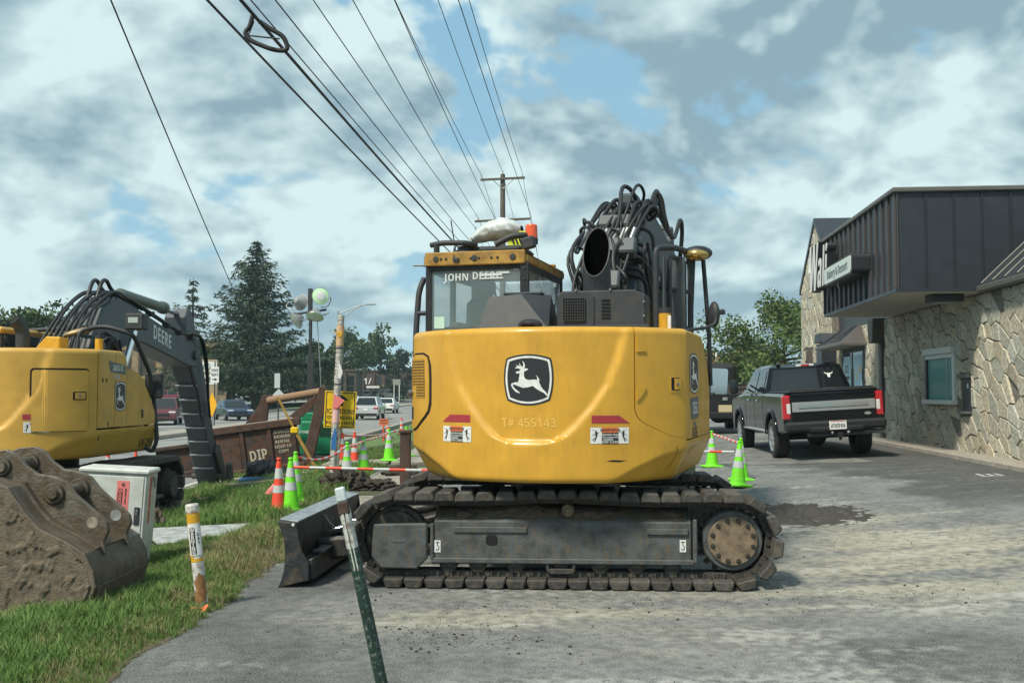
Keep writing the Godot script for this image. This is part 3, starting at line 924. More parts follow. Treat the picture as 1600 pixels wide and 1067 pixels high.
# the emblem: a shield with bowed sides, a pale line inside its rim and a leaping animal with antlers
func shield(w: float, h: float) -> PackedVector2Array:
	var o := PackedVector2Array()
	var k := [Vector2(-0.86, -0.80), Vector2(0.86, -0.80), Vector2(0.90, 0.84), Vector2(-0.90, 0.84)]
	var bow := [Vector2(0, -0.2), Vector2(0.12, 0.0), Vector2(0, 0.16), Vector2(-0.12, 0.0)]
	for i in 4:
		for s in 9:
			var f := s / 9.0
			var p: Vector2 = k[i].lerp(k[(i + 1) % 4], f) + bow[i] * (1.0 - pow(2.0 * f - 1.0, 2.0))
			o.append(Vector2(p.x * w / 2, p.y * h / 2))
	return o
func emblem(root: Node3D, f: Callable, xf: Transform3D, cx: float, cy: float, w: float, h: float, strip := 0.03) -> void:
	# animal traced on a 1219-wide picture of it, middle at 901, 528, 208 to the rim
	var body := [795, 468, 812, 459, 830, 457, 838, 442, 800, 432, 788, 440, 800, 424, 818, 420, 792, 406, 815, 412, 832, 418, 824, 386, 838, 410, 852, 424, 862, 412, 860, 396, 852, 374, 870, 392, 876, 412, 870, 436, 903, 438, 888, 455, 870, 458, 866, 480, 868, 505, 880, 522, 905, 530, 950, 526, 975, 530, 976, 510, 963, 488, 984, 508, 996, 534, 990, 542, 1006, 580, 1020, 602, 1042, 622, 1056, 640, 1062, 662, 1052, 656, 1030, 634, 1000, 620, 968, 600, 940, 578, 905, 588, 860, 594, 820, 580, 790, 568, 770, 566, 780, 590, 808, 614, 830, 630, 832, 638, 800, 628, 772, 600, 756, 572, 762, 558, 800, 546, 812, 552, 822, 535, 826, 510, 832, 482, 826, 474, 808, 478]
	var deer := PackedVector2Array()
	for i in range(0, body.size(), 2): deer.append(Vector2(cx + (body[i] - 901.0) / 208.0 * w / 2, cy - (body[i + 1] - 528.0) / 208.0 * h / 2))
	var put := func(p: PackedVector2Array, lift: float) -> Geo:
		var g := Geo.new()
		var q := PackedVector2Array()
		for e in p: q.append(e)
		bent_shape(q, func(x: float, y: float) -> Vector3: return f.call(x, y, lift), g, strip)
		return g
	var off := func(p: PackedVector2Array) -> PackedVector2Array:
		var q := PackedVector2Array()
		for e in p: q.append(e + Vector2(cx, cy))
		return q
	var o := part(root, "emblem", put.call(off.call(shield(w, h)), 0.003), M.black_print, xf)
	part(o, "emblem_rim", put.call(off.call(shield(w * 0.93, h * 0.93)), 0.0045), M.white_print)
	part(o, "emblem_field", put.call(off.call(shield(w * 0.85, h * 0.85)), 0.006), M.black_print)
	part(o, "leaping_animal", put.call(deer, 0.0075), M.white_print)

# a warning label: two pale pictures beside a black field with lines of print under an orange head
func warning_label(root: Node3D, f: Callable, xf: Transform3D, cx: float, cy: float, w: float, h: float) -> void:
	var put := func(p: PackedVector2Array, lift: float) -> Geo:
		var g := Geo.new()
		bent_shape(p, func(x: float, y: float) -> Vector3: return f.call(cx + x * w, cy + y * h, lift), g, 0.08)
		return g
	var rc := func(x0: float, y0: float, x1: float, y1: float) -> PackedVector2Array:
		return PackedVector2Array([Vector2(x0, y0), Vector2(x1, y0), Vector2(x1, y1), Vector2(x0, y1)])
	var o := part(root, "warning_label", put.call(rc.call(-0.5, -0.5, 0.5, 0.5), 0.003), M.white_print, xf)
	part(o, "print_field", put.call(rc.call(-0.21, -0.5, 0.22, 0.5), 0.0045), M.black_print)
	part(o, "label_head", put.call(rc.call(-0.21, 0.18, 0.22, 0.5), 0.006), M.orange_print)
	var g := Geo.new()
	var at := func(x: float, y: float) -> Vector3: return f.call(cx + x, cy + y, 0.0075)
	bent_text("WARNING", h * 0.20, at, g, 0.01 * w, h * 0.34)
	part(o, "label_print", g, M.black_print)
	g = Geo.new()
	bent_text("Operator may", h * 0.13, at, g, -0.01 * w, h * 0.06)
	bent_text("swing unexpectedly", h * 0.10, at, g, 0.0, -h * 0.10, 0.85)
	bent_text("machine", h * 0.12, at, g, -0.05 * w, -h * 0.24)
	bent_text("STAY CLEAR", h * 0.14, at, g, 0.0, -h * 0.40)
	part(o, "label_print", g, M.white_print)
	g = Geo.new()
	for s in [[-0.36, 1.0], [0.36, -1.0]]:
		for l in [[0.0, 0.3, 0.02, -0.05, 0.05], [0.02, -0.05, -0.05, -0.38, 0.03], [0.0, 0.05, 0.09, 0.22, 0.025], [-0.11, 0.02, 0.0, 0.1, 0.025], [-0.12, -0.3, 0.0, -0.1, 0.02], [-0.12, 0.35, -0.03, 0.35, 0.015]]:
			var a := Vector2(s[0] + l[0] * s[1] * 0.8, l[1]); var b := Vector2(s[0] + l[2] * s[1] * 0.8, l[3])
			var e: Vector2 = Vector2(-(b - a).y, (b - a).x).normalized() * l[4] * 0.5
			bent_shape(PackedVector2Array([a + e, b + e, b - e, a - e]), func(x: float, y: float) -> Vector3: return f.call(cx + x * w, cy + y * h, 0.0045), g, 0.5)
	part(o, "label_picture", g, M.black_print)

func make_main_excavator() -> void:
	var root := thing("excavator", "yellow compact-tail excavator on tracks seen from behind, with a black dozer blade", "excavator", Vector3(0.51, 0.0, -10.05))
	var T := ysp(0, 0, 0, -3.6)
	var U := ysp(0, 0, 0, -15.0)
	var g: Geo
	# --- undercarriage
	make_track(root, T * ysp(0, 0, 1.0), 1.0, 1.43, 1.40, 0.30, 0.402, 0.5, 44)
	make_track(root, T * ysp(0, 0, -1.0), -1.0, 1.43, 1.40, 0.30, 0.402, 0.5, 44)
	for side in [1.0, -1.0]:
		var S := T * Transform3D(Basis.from_scale(Vector3(1, 1, side)), Vector3(0, 0, side * 1.0))
		g = Geo.new()
		# box frame with a sloped, dirt-laden top
		g.t = Transform3D(Basis(Vector3(0, 0, 1), Vector3(0, 1, 0), Vector3(-1, 0, 0)), Vector3(-1.10, 0, 0))
		g.prism(v2([-0.13, 0.245, 0.15, 0.245, 0.15, 0.545, 0.13, 0.575, -0.10, 0.665, -0.13, 0.665]), -2.16, 0.0, 0.012)
		g.t = Transform3D()
		var fr := part(root, "track_frame", g, M.frame_dirty, S)
		g = Geo.new()
		g.box(Vector3(-0.02, 0.222, 0.06), Vector3(2.2, 0.045, 0.2), 0.008)
		g.box(Vector3(0.86, 0.475, 0.155), Vector3(0.34, 0.05, 0.03), 0.006)
		g.box(Vector3(1.085, 0.40, 0.05), Vector3(0.035, 0.36, 0.26), 0.008)
		g.box(Vector3(-1.115, 0.38, 0.10), Vector3(0.03, 0.30, 0.13), 0.008)
		g.box(Vector3(-0.62, 0.48, 0.155), Vector3(0.62, 0.05, 0.02), 0.006)
		part(fr, "flange", g, M.frame_dirty)
		g = Geo.new()
		g.prism(round_rect(-0.61, 0.395, 0.10, 0.085, 0.028), 0.1495, 0.1545)
		part(fr, "tie_down_hole", g, M.deep)
		# idler guard, idler wheel
		g = Geo.new()
		g.prism(v2([-1.625, 0.25, -1.54, 0.155, -1.24, 0.15, -1.15, 0.24, -1.15, 0.52, -1.17, 0.535, -1.61, 0.525]), 0.13, 0.19, 0.014)
		g.prism(v2([-1.45, 0.375, -1.345, 0.375, -1.345, 0.395, -1.45, 0.395]), 0.188, 0.194, 0.002)
		part(root, "idler_guard", g, M.frame_dirty, S)
		g = Geo.new()
		g.t = Transform3D(Basis(Vector3(1, 0, 0), PI / 2), Vector3(-1.43, 0.402, 0))
		g.lathe([Vector2(0, 0.10), Vector2(0.22, 0.10), Vector2(0.23, 0.07), Vector2(0.265, 0.06), Vector2(0.27, 0.03), Vector2(0.245, 0.03), Vector2(0.245, -0.03), Vector2(0.27, -0.03), Vector2(0.265, -0.06), Vector2(0.23, -0.07), Vector2(0.22, -0.1), Vector2(0, -0.1)].map(func(p): return Vector2(p.x, p.y)), 32)
		part(root, "idler", g, M.track_steel, S)
		# sprocket with teeth, final drive and its bolted cover
		g = Geo.new()
		var teeth := PackedVector2Array()
		for i in 21:
			for q in [[-0.32, 0.245], [-0.16, 0.298], [0.16, 0.298], [0.32, 0.245]]:
				var w: float = TAU * (i + q[0] * 1.0) / 21.0
				teeth.append(Vector2(1.40 + cos(w) * q[1], 0.402 + sin(w) * q[1]))
		g.prism(teeth, -0.03, 0.03, 0.006)
		var sp := part(root, "sprocket", g, M.track_steel, S)
		g = Geo.new()
		g.t = Transform3D(Basis(Vector3(1, 0, 0), PI / 2), Vector3(1.40, 0.402, 0))
		g.lathe([Vector2(0.255, -0.12), Vector2(0.255, 0.085), Vector2(0.24, 0.11), Vector2(0.0, 0.11)], 36)
		ring_of_bolts(Geo.new(), Vector3(), 0.2, 12, 0.01, 0.01)
		part(sp, "final_drive", g, M.frame_dirty)
		g = Geo.new()
		g.t = Transform3D(Basis(Vector3(1, 0, 0), PI / 2), Vector3(1.40, 0.402, 0))
		g.lathe([Vector2(0.205, 0.10), Vector2(0.205, 0.128), Vector2(0.198, 0.135), Vector2(0.0, 0.135)], 40)
		var cov := part(sp, "hub_cover", g, M.hub)
		if side > 0.0:
			for i in 12:
				var w := TAU * (i + 0.5) / 12.0
				g = Geo.new()
				var c0 := Vector3(1.40 + cos(w) * 0.172, 0.402 + sin(w) * 0.172, 0.133)
				g.rod(c0, c0 + Vector3(0, 0, 0.006), 0.021, 12)
				g.rod(c0, c0 + Vector3(0, 0, 0.020), 0.0125, 6, 0.003)
				part(sp, "bolt", g, M.bolt)
		# rollers
		for x in [-0.98, -0.73, -0.41, 0.30, 0.60, 0.90]:
			g = Geo.new()
			g.rod(Vector3(x, 0.185, -0.12), Vector3(x, 0.185, 0.10), 0.072, 18, 0.01)
			g.prism(v2([x - 0.08, 0.225, x - 0.075, 0.165, x - 0.04, 0.115, x + 0.04, 0.115, x + 0.075, 0.165, x + 0.08, 0.225]), 0.08, 0.11, 0.006)
			g.box(Vector3(x, 0.19, 0.12), Vector3(0.10, 0.055, 0.03), 0.008)
			part(root, "track_roller", g, M.track_steel, S)
		g = Geo.new()
		g.prism(v2([-0.16, 0.225, -0.15, 0.14, -0.12, 0.115, 0.06, 0.115, 0.09, 0.14, 0.1, 0.225, 0.07, 0.225, 0.065, 0.16, -0.125, 0.16, -0.13, 0.225]), 0.115, 0.15, 0.006)
		g.rod(Vector3(-0.03, 0.185, -0.12), Vector3(-0.03, 0.185, 0.11), 0.07, 18, 0.01)
		part(root, "track_guide", g, M.track_steel, S)
		g = Geo.new()
		g.rod(Vector3(0.03, 0.645, -0.1), Vector3(0.03, 0.645, 0.16), 0.055, 20, 0.01)
		g.rod(Vector3(0.03, 0.645, 0.15), Vector3(0.03, 0.645, 0.17), 0.03, 14, 0.005)
		g.box(Vector3(0.03, 0.59, 0.0), Vector3(0.12, 0.12, 0.1), 0.01)
		part(root, "carrier_roller", g, M.hub, S)
		if side > 0.0:
			hook_sticker(root, S * ysp(-1.068, 0.34, 0.153), 0.052, 0.1)
			hook_sticker(root, S * ysp(0.985, 0.36, 0.153), 0.052, 0.1)
			# earth lying on the frame
			g = Geo.new()
			var fe := FastNoiseLite.new(); fe.seed = 15; fe.frequency = 7.0; fe.fractal_octaves = 4
			var er := []
			for i in 13:
				var l := []
				for j in 90:
					var f := i / 12.0
					var x := lerpf(-1.08, 1.02, j / 89.0)
					var pile := 0.05 * exp(-pow((x + 0.35) / 0.4, 2.0))
					l.append(Vector3(x, lerpf(0.562, 0.672, f) + (0.012 + 0.03 * fe.get_noise_2d(x, f * 0.3) + pile) * sin(PI * clampf(f + 0.12, 0, 1)), lerpf(0.145, -0.11, f)))
				er.append(l)
			g.sheet(er)
			part(fr, "earth_layer", g, M.earth)
			rng.seed = 9
			for i in 16:
				g = Geo.new()
				var x := rng.randf_range(-0.95, 0.9) if i > 7 else rng.randf_range(-0.9, -0.15)
				g.blob(Vector3(x, 0.60 - 0.0 * absf(x), rng.randf_range(-0.05, 0.08)), Vector3(rng.randf_range(0.10, 0.22), rng.randf_range(0.035, 0.075), 0.08), 0.7, 0.35, i, 18)
				part(fr, "earth_clod", g, M.mud)
	g = Geo.new()
	g.box(Vector3(0, 0.56, 0), Vector3(1.1, 0.26, 1.8), 0.04)
	g.box(Vector3(-0.45, 0.5, 0), Vector3(0.5, 0.22, 1.9), 0.05, Basis(Vector3.UP, 0.5))
	g.box(Vector3(0.45, 0.5, 0), Vector3(0.5, 0.22, 1.9), 0.05, Basis(Vector3.UP, -0.5))
	part(root, "centre_frame", g, M.frame_dirty, T)
	g = Geo.new()
	g.lathe([Vector2(0.5, 0.66), Vector2(0.52, 0.68), Vector2(0.52, 0.86), Vector2(0.0, 0.86)], 40)
	part(root, "swing_bearing", g, M.black_paint)
	# --- dozer blade
	g = Geo.new()
	var pf := v2([-2.40, 0.555, -2.375, 0.48, -2.345, 0.36, -2.335, 0.26, -2.345, 0.15, -2.37, 0.06, -2.405, 0.0, -2.375, -0.0, -2.30, 0.055, -2.27, 0.15, -2.255, 0.26, -2.262, 0.40, -2.245, 0.50, -2.243, 0.535])
	g.prism(pf, -1.24, 1.24, 0.006)
	g.smooth(30)
	var bl := part(root, "dozer_blade", g, M.blade_paint, T)
	g = Geo.new()
	g.prism(v2([-2.402, 0.557, -2.243, 0.538, -2.238, 0.552, -2.395, 0.572]), -1.235, 1.235, 0.004)
	part(bl, "top_plate", g, M.worn_steel)
	for s in [-1.0, 1.0]:
		g = Geo.new()
		g.prism(v2([-2.41, 0.552, -2.25, 0.54, -2.232, 0.42, -2.20, 0.30, -2.14, 0.20, -2.14, 0.06, -2.40, 0.0, -2.375, 0.06, -2.35, 0.15, -2.34, 0.26, -2.35, 0.36, -2.38, 0.48]), s * 1.255 - 0.014, s * 1.255 + 0.014, 0.005)
		g.rod(Vector3(-2.285, 0.53, s * 1.255 - 0.016), Vector3(-2.285, 0.53, s * 1.255 + 0.016), 0.014, 12)
		part(bl, "end_plate", g, M.blade_paint)
		g = Geo.new()
		g.rod(Vector3(-2.275, 0.525, s * 1.255 - 0.018), Vector3(-2.275, 0.525, s * 1.255 + 0.018), 0.013, 12)
		part(bl, "eye", g, M.white_print)
	g = Geo.new()
	g.prism(v2([-2.26, 0.20, -2.12, 0.235, -2.11, 0.06, -2.29, 0.05]), -1.2, 1.2, 0.01)
	g.box(Vector3(-2.15, 0.245, 0.55), Vector3(0.10, 0.03, 0.75), 0.006)
	g.box(Vector3(-2.15, 0.245, -0.55), Vector3(0.10, 0.03, 0.75), 0.006)
	part(bl, "stiffener", g, M.blade_paint)
	g = Geo.new()
	g.prism(v2([-2.405, -0.004, -2.36, -0.004, -2.315, 0.075, -2.355, 0.095]), -1.24, 1.24, 0.004)
	part(bl, "cutting_edge", g, M.worn_steel)
	g = Geo.new()
	g.tube(curve(v3([-2.235, 0.50, 0.35, -2.20, 0.40, 0.22, -2.13, 0.31, 0.05, -2.0, 0.27, -0.15, -1.8, 0.36, -0.3])), 0.011, 8)
	part(bl, "hose", g, M.galvanised)
	for s in [-1.0, 1.0]:
		g = Geo.new()
		g.prism(v2([-2.25, 0.10, -2.25, 0.30, -1.4, 0.40, -0.5, 0.62, -0.4, 0.50, -1.3, 0.26]), s * 0.48 - 0.07, s * 0.48 + 0.07, 0.02)
		part(root, "blade_arm", g, M.blade_paint, T)
		g = Geo.new()
		g.rod(Vector3(-2.2, 0.34, s * 0.25), Vector3(-1.5, 0.52, s * 0.25), 0.03, 12)
		var bc := part(root, "blade_cylinder", g, M.chrome, T)
		g = Geo.new()
		g.rod(Vector3(-1.55, 0.51, s * 0.25), Vector3(-0.6, 0.72, s * 0.25), 0.055, 14, 0.01)
		part(bc, "barrel", g, M.blade_paint)
	# --- tail: counterweight, right door, skirt
	var sk := func(a: float, y: float) -> Vector3: return tail(a, y)
	var skl := func(x: float, y: float, l: float) -> Vector3: return tail(x / 0.0260, y, l)
	var seam_y := [1.228, 1.235, 1.255, 1.28, 1.305, 1.335, 1.36, 1.385, 1.41, 1.44, 1.475, 1.50]
	var seam_a := [56.5, 55.5, 51.5, 47.5, 44.8, 42.0, 39.5, 37.5, 36.1, 35.2, 34.6, 34.4]
	var seam := func(y: float) -> float:
		for i in seam_y.size() - 1:
			if y < seam_y[i + 1]: return lerpf(seam_a[i], seam_a[i + 1], clampf((y - seam_y[i]) / (seam_y[i + 1] - seam_y[i]), 0, 1))
		return 34.4
	var up := []
	var y := 1.228
	while y < 2.118: up.append(y); y += 0.0125 if y < 1.5 else 0.02
	for q in [2.12, 2.13, 2.14, 2.15, 2.158, 2.165, 2.17, 2.1735, 2.175]: up.append(q)
	var lo := [0.895, 0.8957, 0.899, 0.904, 0.911, 0.92, 0.93, 0.945]
	y = 0.96
	while y < 1.225: lo.append(y); y += 0.015
	lo.append(1.228)
	g = Geo.new()
	skin(g, sk, up, up.map(func(_q): return -78.0), up.map(func(q): return seam.call(q) - 0.18), 118, [false, true, false, false])
	skin(g, sk, lo, lo.map(func(_q): return -78.0), lo.map(func(_q): return 56.32), 118, [false, false, false, false])
	skin(g, sk, lo, lo.map(func(_q): return 56.32), lo.map(func(_q): return 122.0), 44, [false, true, false, true])
	g.smooth(38)
	part(root, "counterweight", g, M.yellow, U)
	# hood door on the right with the round corner
	g = Geo.new()
	var du := up.filter(func(q): return q > 1.24)
	var end := func(q: float) -> float:
		return 118.0 - 26.0 * pow(clampf((q - 1.55) / 0.625, 0, 1), 2.2)
	skin(g, sk, du, du.map(func(q): return seam.call(q) + 0.18), du.map(func(q): return end.call(q)), 96, [true, true, true, false])
	g.smooth(38)
	var door := part(root, "hood_door", g, M.yellow, U)
	# top of the hood
	g = Geo.new()
	var cap := PackedVector2Array()
	for i in 100:
		var p := tail(lerpf(-78.0, 92.0, i / 99.0), 2.175)
		cap.append(Vector2(p.x, p.z))
	for i in range(0, 100): pass
	cap.append(Vector2(cap[-1].x - 0.06, -1.15)); cap.append(Vector2(-0.2, -1.15)); cap.append(Vector2(-0.2, 0.2)); cap.append(Vector2(cap[0].x + 0.001, 0.2))
	g.t = Transform3D(Basis(Vector3(1, 0, 0), Vector3(0, 0, 1), Vector3(0, -1, 0)), Vector3(0, 2.1752, 0))
	var ids := Geometry2D.triangulate_polygon(cap)
	for i in range(0, ids.size(), 3): g.tri_o(Vector3(cap[ids[i]].x, cap[ids[i]].y, 0), Vector3(cap[ids[i + 1]].x, cap[ids[i + 1]].y, 0), Vector3(cap[ids[i + 2]].x, cap[ids[i + 2]].y, 0), Vector3(0, 0, -1))
	part(root, "hood", g, M.yellow, U)
	# dark body behind the skins, and the turntable deck
	g = Geo.new()
	var inner := PackedVector2Array()
	for i in 40:
		var w := deg_to_rad(lerpf(-54.0, 54.0, i / 39.0))
		inner.append(Vector2(sin(w) * 1.40, cos(w) * 1.40))
	inner.append(Vector2(1.13, -1.2)); inner.append(Vector2(-1.13, -1.2))
	g.t = Transform3D(Basis(Vector3(1, 0, 0), Vector3(0, 0, 1), Vector3(0, 1, 0)), Vector3())
	g.prism(inner, 1.06, 2.15)
	g.t = Transform3D()
	part(root, "engine_bay", g, M.deep, U)
	g = Geo.new()
	g.t = Transform3D(Basis(Vector3(1, 0, 0), Vector3(0, 0, 1), Vector3(0, 1, 0)), Vector3())
	g.prism(v2([-0.8, 1.0, 0.8, 1.0, 1.1, 0.6, 1.1, -1.2, -1.1, -1.2, -1.1, 0.6]), 0.87, 1.02, 0.02)
	g.t = Transform3D()
	part(root, "turntable", g, M.black_paint, U)
	# split line of the skirt
	g = Geo.new()
	var kd := 0.0260
	var ln := curve([Vector3(49.0 * kd, 0.99, 0), Vector3(50.6 * kd, 1.06, 0), Vector3(51.0 * kd, 1.12, 0), Vector3(50.2 * kd, 1.185, 0)], 6)
	for i in ln.size() - 1:
		g.quad(skl.call(ln[i].x, ln[i].y, 0.0015), skl.call(ln[i].x + 0.006, ln[i].y, 0.0015), skl.call(ln[i + 1].x + 0.006, ln[i + 1].y, 0.0015), skl.call(ln[i + 1].x, ln[i + 1].y, 0.0015))
	part(root, "split_line", g, M.deep, U)
	# door details: latch in its frame, two stamped ribs
	g = Geo.new()
	bent_plate(round_rect(50.2 * kd, 1.70, 0.125, 0.135, 0.01), skl, g, 0.004)
	part(door, "latch_frame", g, M.yellow)
	g = Geo.new()
	bent_plate(round_rect(50.2 * kd, 1.705, 0.10, 0.105, 0.006), skl, g, 0.0055)
	part(door, "latch_recess", g, M.deep)
	g = Geo.new()
	bent_plate(round_rect(50.9 * kd, 1.705, 0.068, 0.092, 0.004), skl, g, 0.014)
	part(door, "latch_flap", g, M.yellow)
	g = Geo.new()
	var kp: Vector3 = skl.call(50.6 * kd, 1.705, 0.014)
	g.rod(kp, kp + kp * Vector3(1, 0, 1) * 0.008, 0.013, 14, 0.003)
	part(door, "lock", g, M.steel)
	for q in [[2.06, 1.94, 1.0], [1.585, 1.70, -1.0]]:
		g = Geo.new()
		var e := PackedVector2Array([Vector2(35.0 * kd, 1.98 if q[2] > 0 else 1.65)])
		if q[2] > 0:
			e = v2([35.0 * kd, 1.965, 38.2 * kd, 1.97, 38.2 * kd, 1.98, 37.6 * kd, 2.02, 36.6 * kd, 2.06, 35.0 * kd, 2.09])
		else:
			e = v2([35.0 * kd, 1.56, 36.6 * kd, 1.60, 37.9 * kd, 1.65, 38.2 * kd, 1.67, 38.1 * kd, 1.68, 35.0 * kd, 1.68])
		bent_plate(e, skl, g, 0.012, 0.02)
		g.smooth(25)
		part(door, "stamped_rib", g, M.yellow)
	# vent door on the left wing
	var vo := [-57.2, 1.90, -56.0, 1.955, -52.5, 1.985, -45.0, 1.985, -41.2, 1.955, -39.6, 1.87, -39.2, 1.75, -39.2, 1.53, -40.4, 1.46, -43.0, 1.41, -50.0, 1.31, -53.5, 1.285, -56.0, 1.31, -57.2, 1.38]
	var vs := [-56.4, 1.89, -55.4, 1.94, -52.3, 1.967, -45.3, 1.967, -42.0, 1.94, -40.9, 1.87, -40.5, 1.75, -40.5, 1.54, -41.4, 1.475, -43.6, 1.43, -50.2, 1.33, -53.4, 1.305, -55.4, 1.325, -56.4, 1.39]
	for i in range(0, vo.size(), 2): vo[i] *= kd; vs[i] *= kd
	g = Geo.new()
	bent_plate(v2(vo), skl, g, 0.002)
	var vd := part(root, "vent_door", g, M.deep, U)
	g = Geo.new()
	bent_plate(v2(vs), skl, g, 0.010)
	part(vd, "door_leaf", g, M.yellow)
	g = Geo.new()
	bent_plate(v2([-55.2 * kd, 1.925, -43.6 * kd, 1.925, -43.2 * kd, 1.585, -50.3 * kd, 1.585, -50.6 * kd, 1.70, -55.2 * kd, 1.70]), skl, g, 0.012)
	var gr := part(vd, "grille", g, M.deep)
	for i in 14:
		var yy := 1.918 - i * 0.0252
		g = Geo.new()
		bent_plate(round_rect((-49.3 if yy > 1.70 else -46.8) * kd, yy, (11.8 if yy > 1.70 else 7.2) * kd, 0.008, 0.002, 1), skl, g, 0.0145, 0.08)
		part(gr, "slat", g, M.yellow)
	g = Geo.new()
	for i in 12:
		var xx := (-55.0 + i * 1.03) * kd
		if xx > -50.2 * kd or true: bent_plate(round_rect(xx, 1.81 if xx < -50.4 * kd else 1.755, 0.005, 0.23 if xx < -50.4 * kd else 0.34, 0.001, 1), skl, g, 0.0135, 0.08)
	part(gr, "mesh", g, M.yellow)
	g = Geo.new()
	kp = skl.call(-54.6 * kd, 1.635, 0.01)
	g.rod(kp, kp + kp * Vector3(1, 0, 1) * 0.028, 0.022, 14, 0.006)
	part(vd, "lock", g, M.steel)
	g = Geo.new()
	bent_plate(round_rect(-54.3 * kd, 1.45, 0.055, 0.115, 0.008), skl, g, 0.013)
	part(vd, "handle", g, M.plastic)
	# print on the tail
	emblem(root, skl, U, 0.0, 1.738, 0.43, 0.42)
	for s in [-1.0, 1.0]:
		g = Geo.new()
		bent_shape(v2([s * 20.2 * kd, 1.385, s * 32.6 * kd, 1.385, s * 29.0 * kd, 1.447, s * 20.2 * kd, 1.447]), func(a: float, b: float) -> Vector3: return skl.call(a, b, 0.003), g)
		part(root, "red_marker", g, M.red_print, U)
		warning_label(root, skl, U, s * 26.0 * kd, 1.285, 0.325, 0.13)
	g = Geo.new()
	bent_text("T# 455143", 0.075, func(a: float, b: float) -> Vector3: return skl.call(a, b, 0.0025), g, 0.0, 1.385, 1.0, -0.12)
	part(root, "scratched_number", g, M.scratch_print, U)
	g = Geo.new()
	bent_shape(v2([24.5 * kd, 1.078, 29.0 * kd, 1.070, 31.5 * kd, 1.082, 29.5 * kd, 1.084, 27.0 * kd, 1.088, 25.5 * kd, 1.081]), func(a: float, b: float) -> Vector3: return skl.call(a, b, 0.002), g)
	part(root, "scuff", g, M.deep, U)
	# print on the right side, past the corner
	emblem(root, skl, U, 73.0 * kd, 1.80, 0.62, 0.36)
	g = Geo.new()
	bent_shape(v2([62.0 * kd, 1.585, 84.0 * kd, 1.60, 84.0 * kd, 1.41, 66.0 * kd, 1.395]), func(a: float, b: float) -> Vector3: return skl.call(a, b, 0.003), g)
	var np := part(root, "name_plate", g, M.grey_print, U)
	g = Geo.new()
	bent_text("135G", 0.11, func(a: float, b: float) -> Vector3: return skl.call(a, b, 0.005), g, 74.0 * kd, 1.495)
	part(np, "plate_print", g, M.white_print)
	g = Geo.new()
	bent_text("EX-256", 0.085, func(a: float, b: float) -> Vector3: return skl.call(a, b, 0.003), g, 74.0 * kd, 1.285)
	part(root, "fleet_number", g, M.black_print, U)
	g = Geo.new()
	bent_shape(v2([71.0 * kd, 1.375, 77.0 * kd, 1.375, 77.0 * kd, 1.335, 71.0 * kd, 1.335]), func(a: float, b: float) -> Vector3: return skl.call(a, b, 0.003), g)
	part(root, "badge", g, M.grey_print, U)
	g = Geo.new()
	bent_text("EX-256", 0.07, func(a: float, b: float) -> Vector3: return skl.call(a, b, 0.003), g, 72.0 * kd, 1.12)
	part(root, "fleet_number", g, M.scratch_print, U)
	make_main_top(root, U)

func hex_grille(root: Node, xf: Transform3D, w: float, h: float, nx: int, ny: int, m: Material) -> void:
	var g := Geo.new()
	g.box(Vector3(0, 0, -0.006), Vector3(w, h, 0.006))
	var o := part(root, "grille", g, M.deep, xf)
	g = Geo.new()
	for i in nx + 1: g.box(Vector3(-w / 2 + w * i / nx, 0, 0), Vector3(0.006, h, 0.006))
	for i in ny + 1: g.box(Vector3(0, -h / 2 + h * i / ny, 0.003), Vector3(w, 0.006, 0.006))
	part(o, "mesh", g, m)

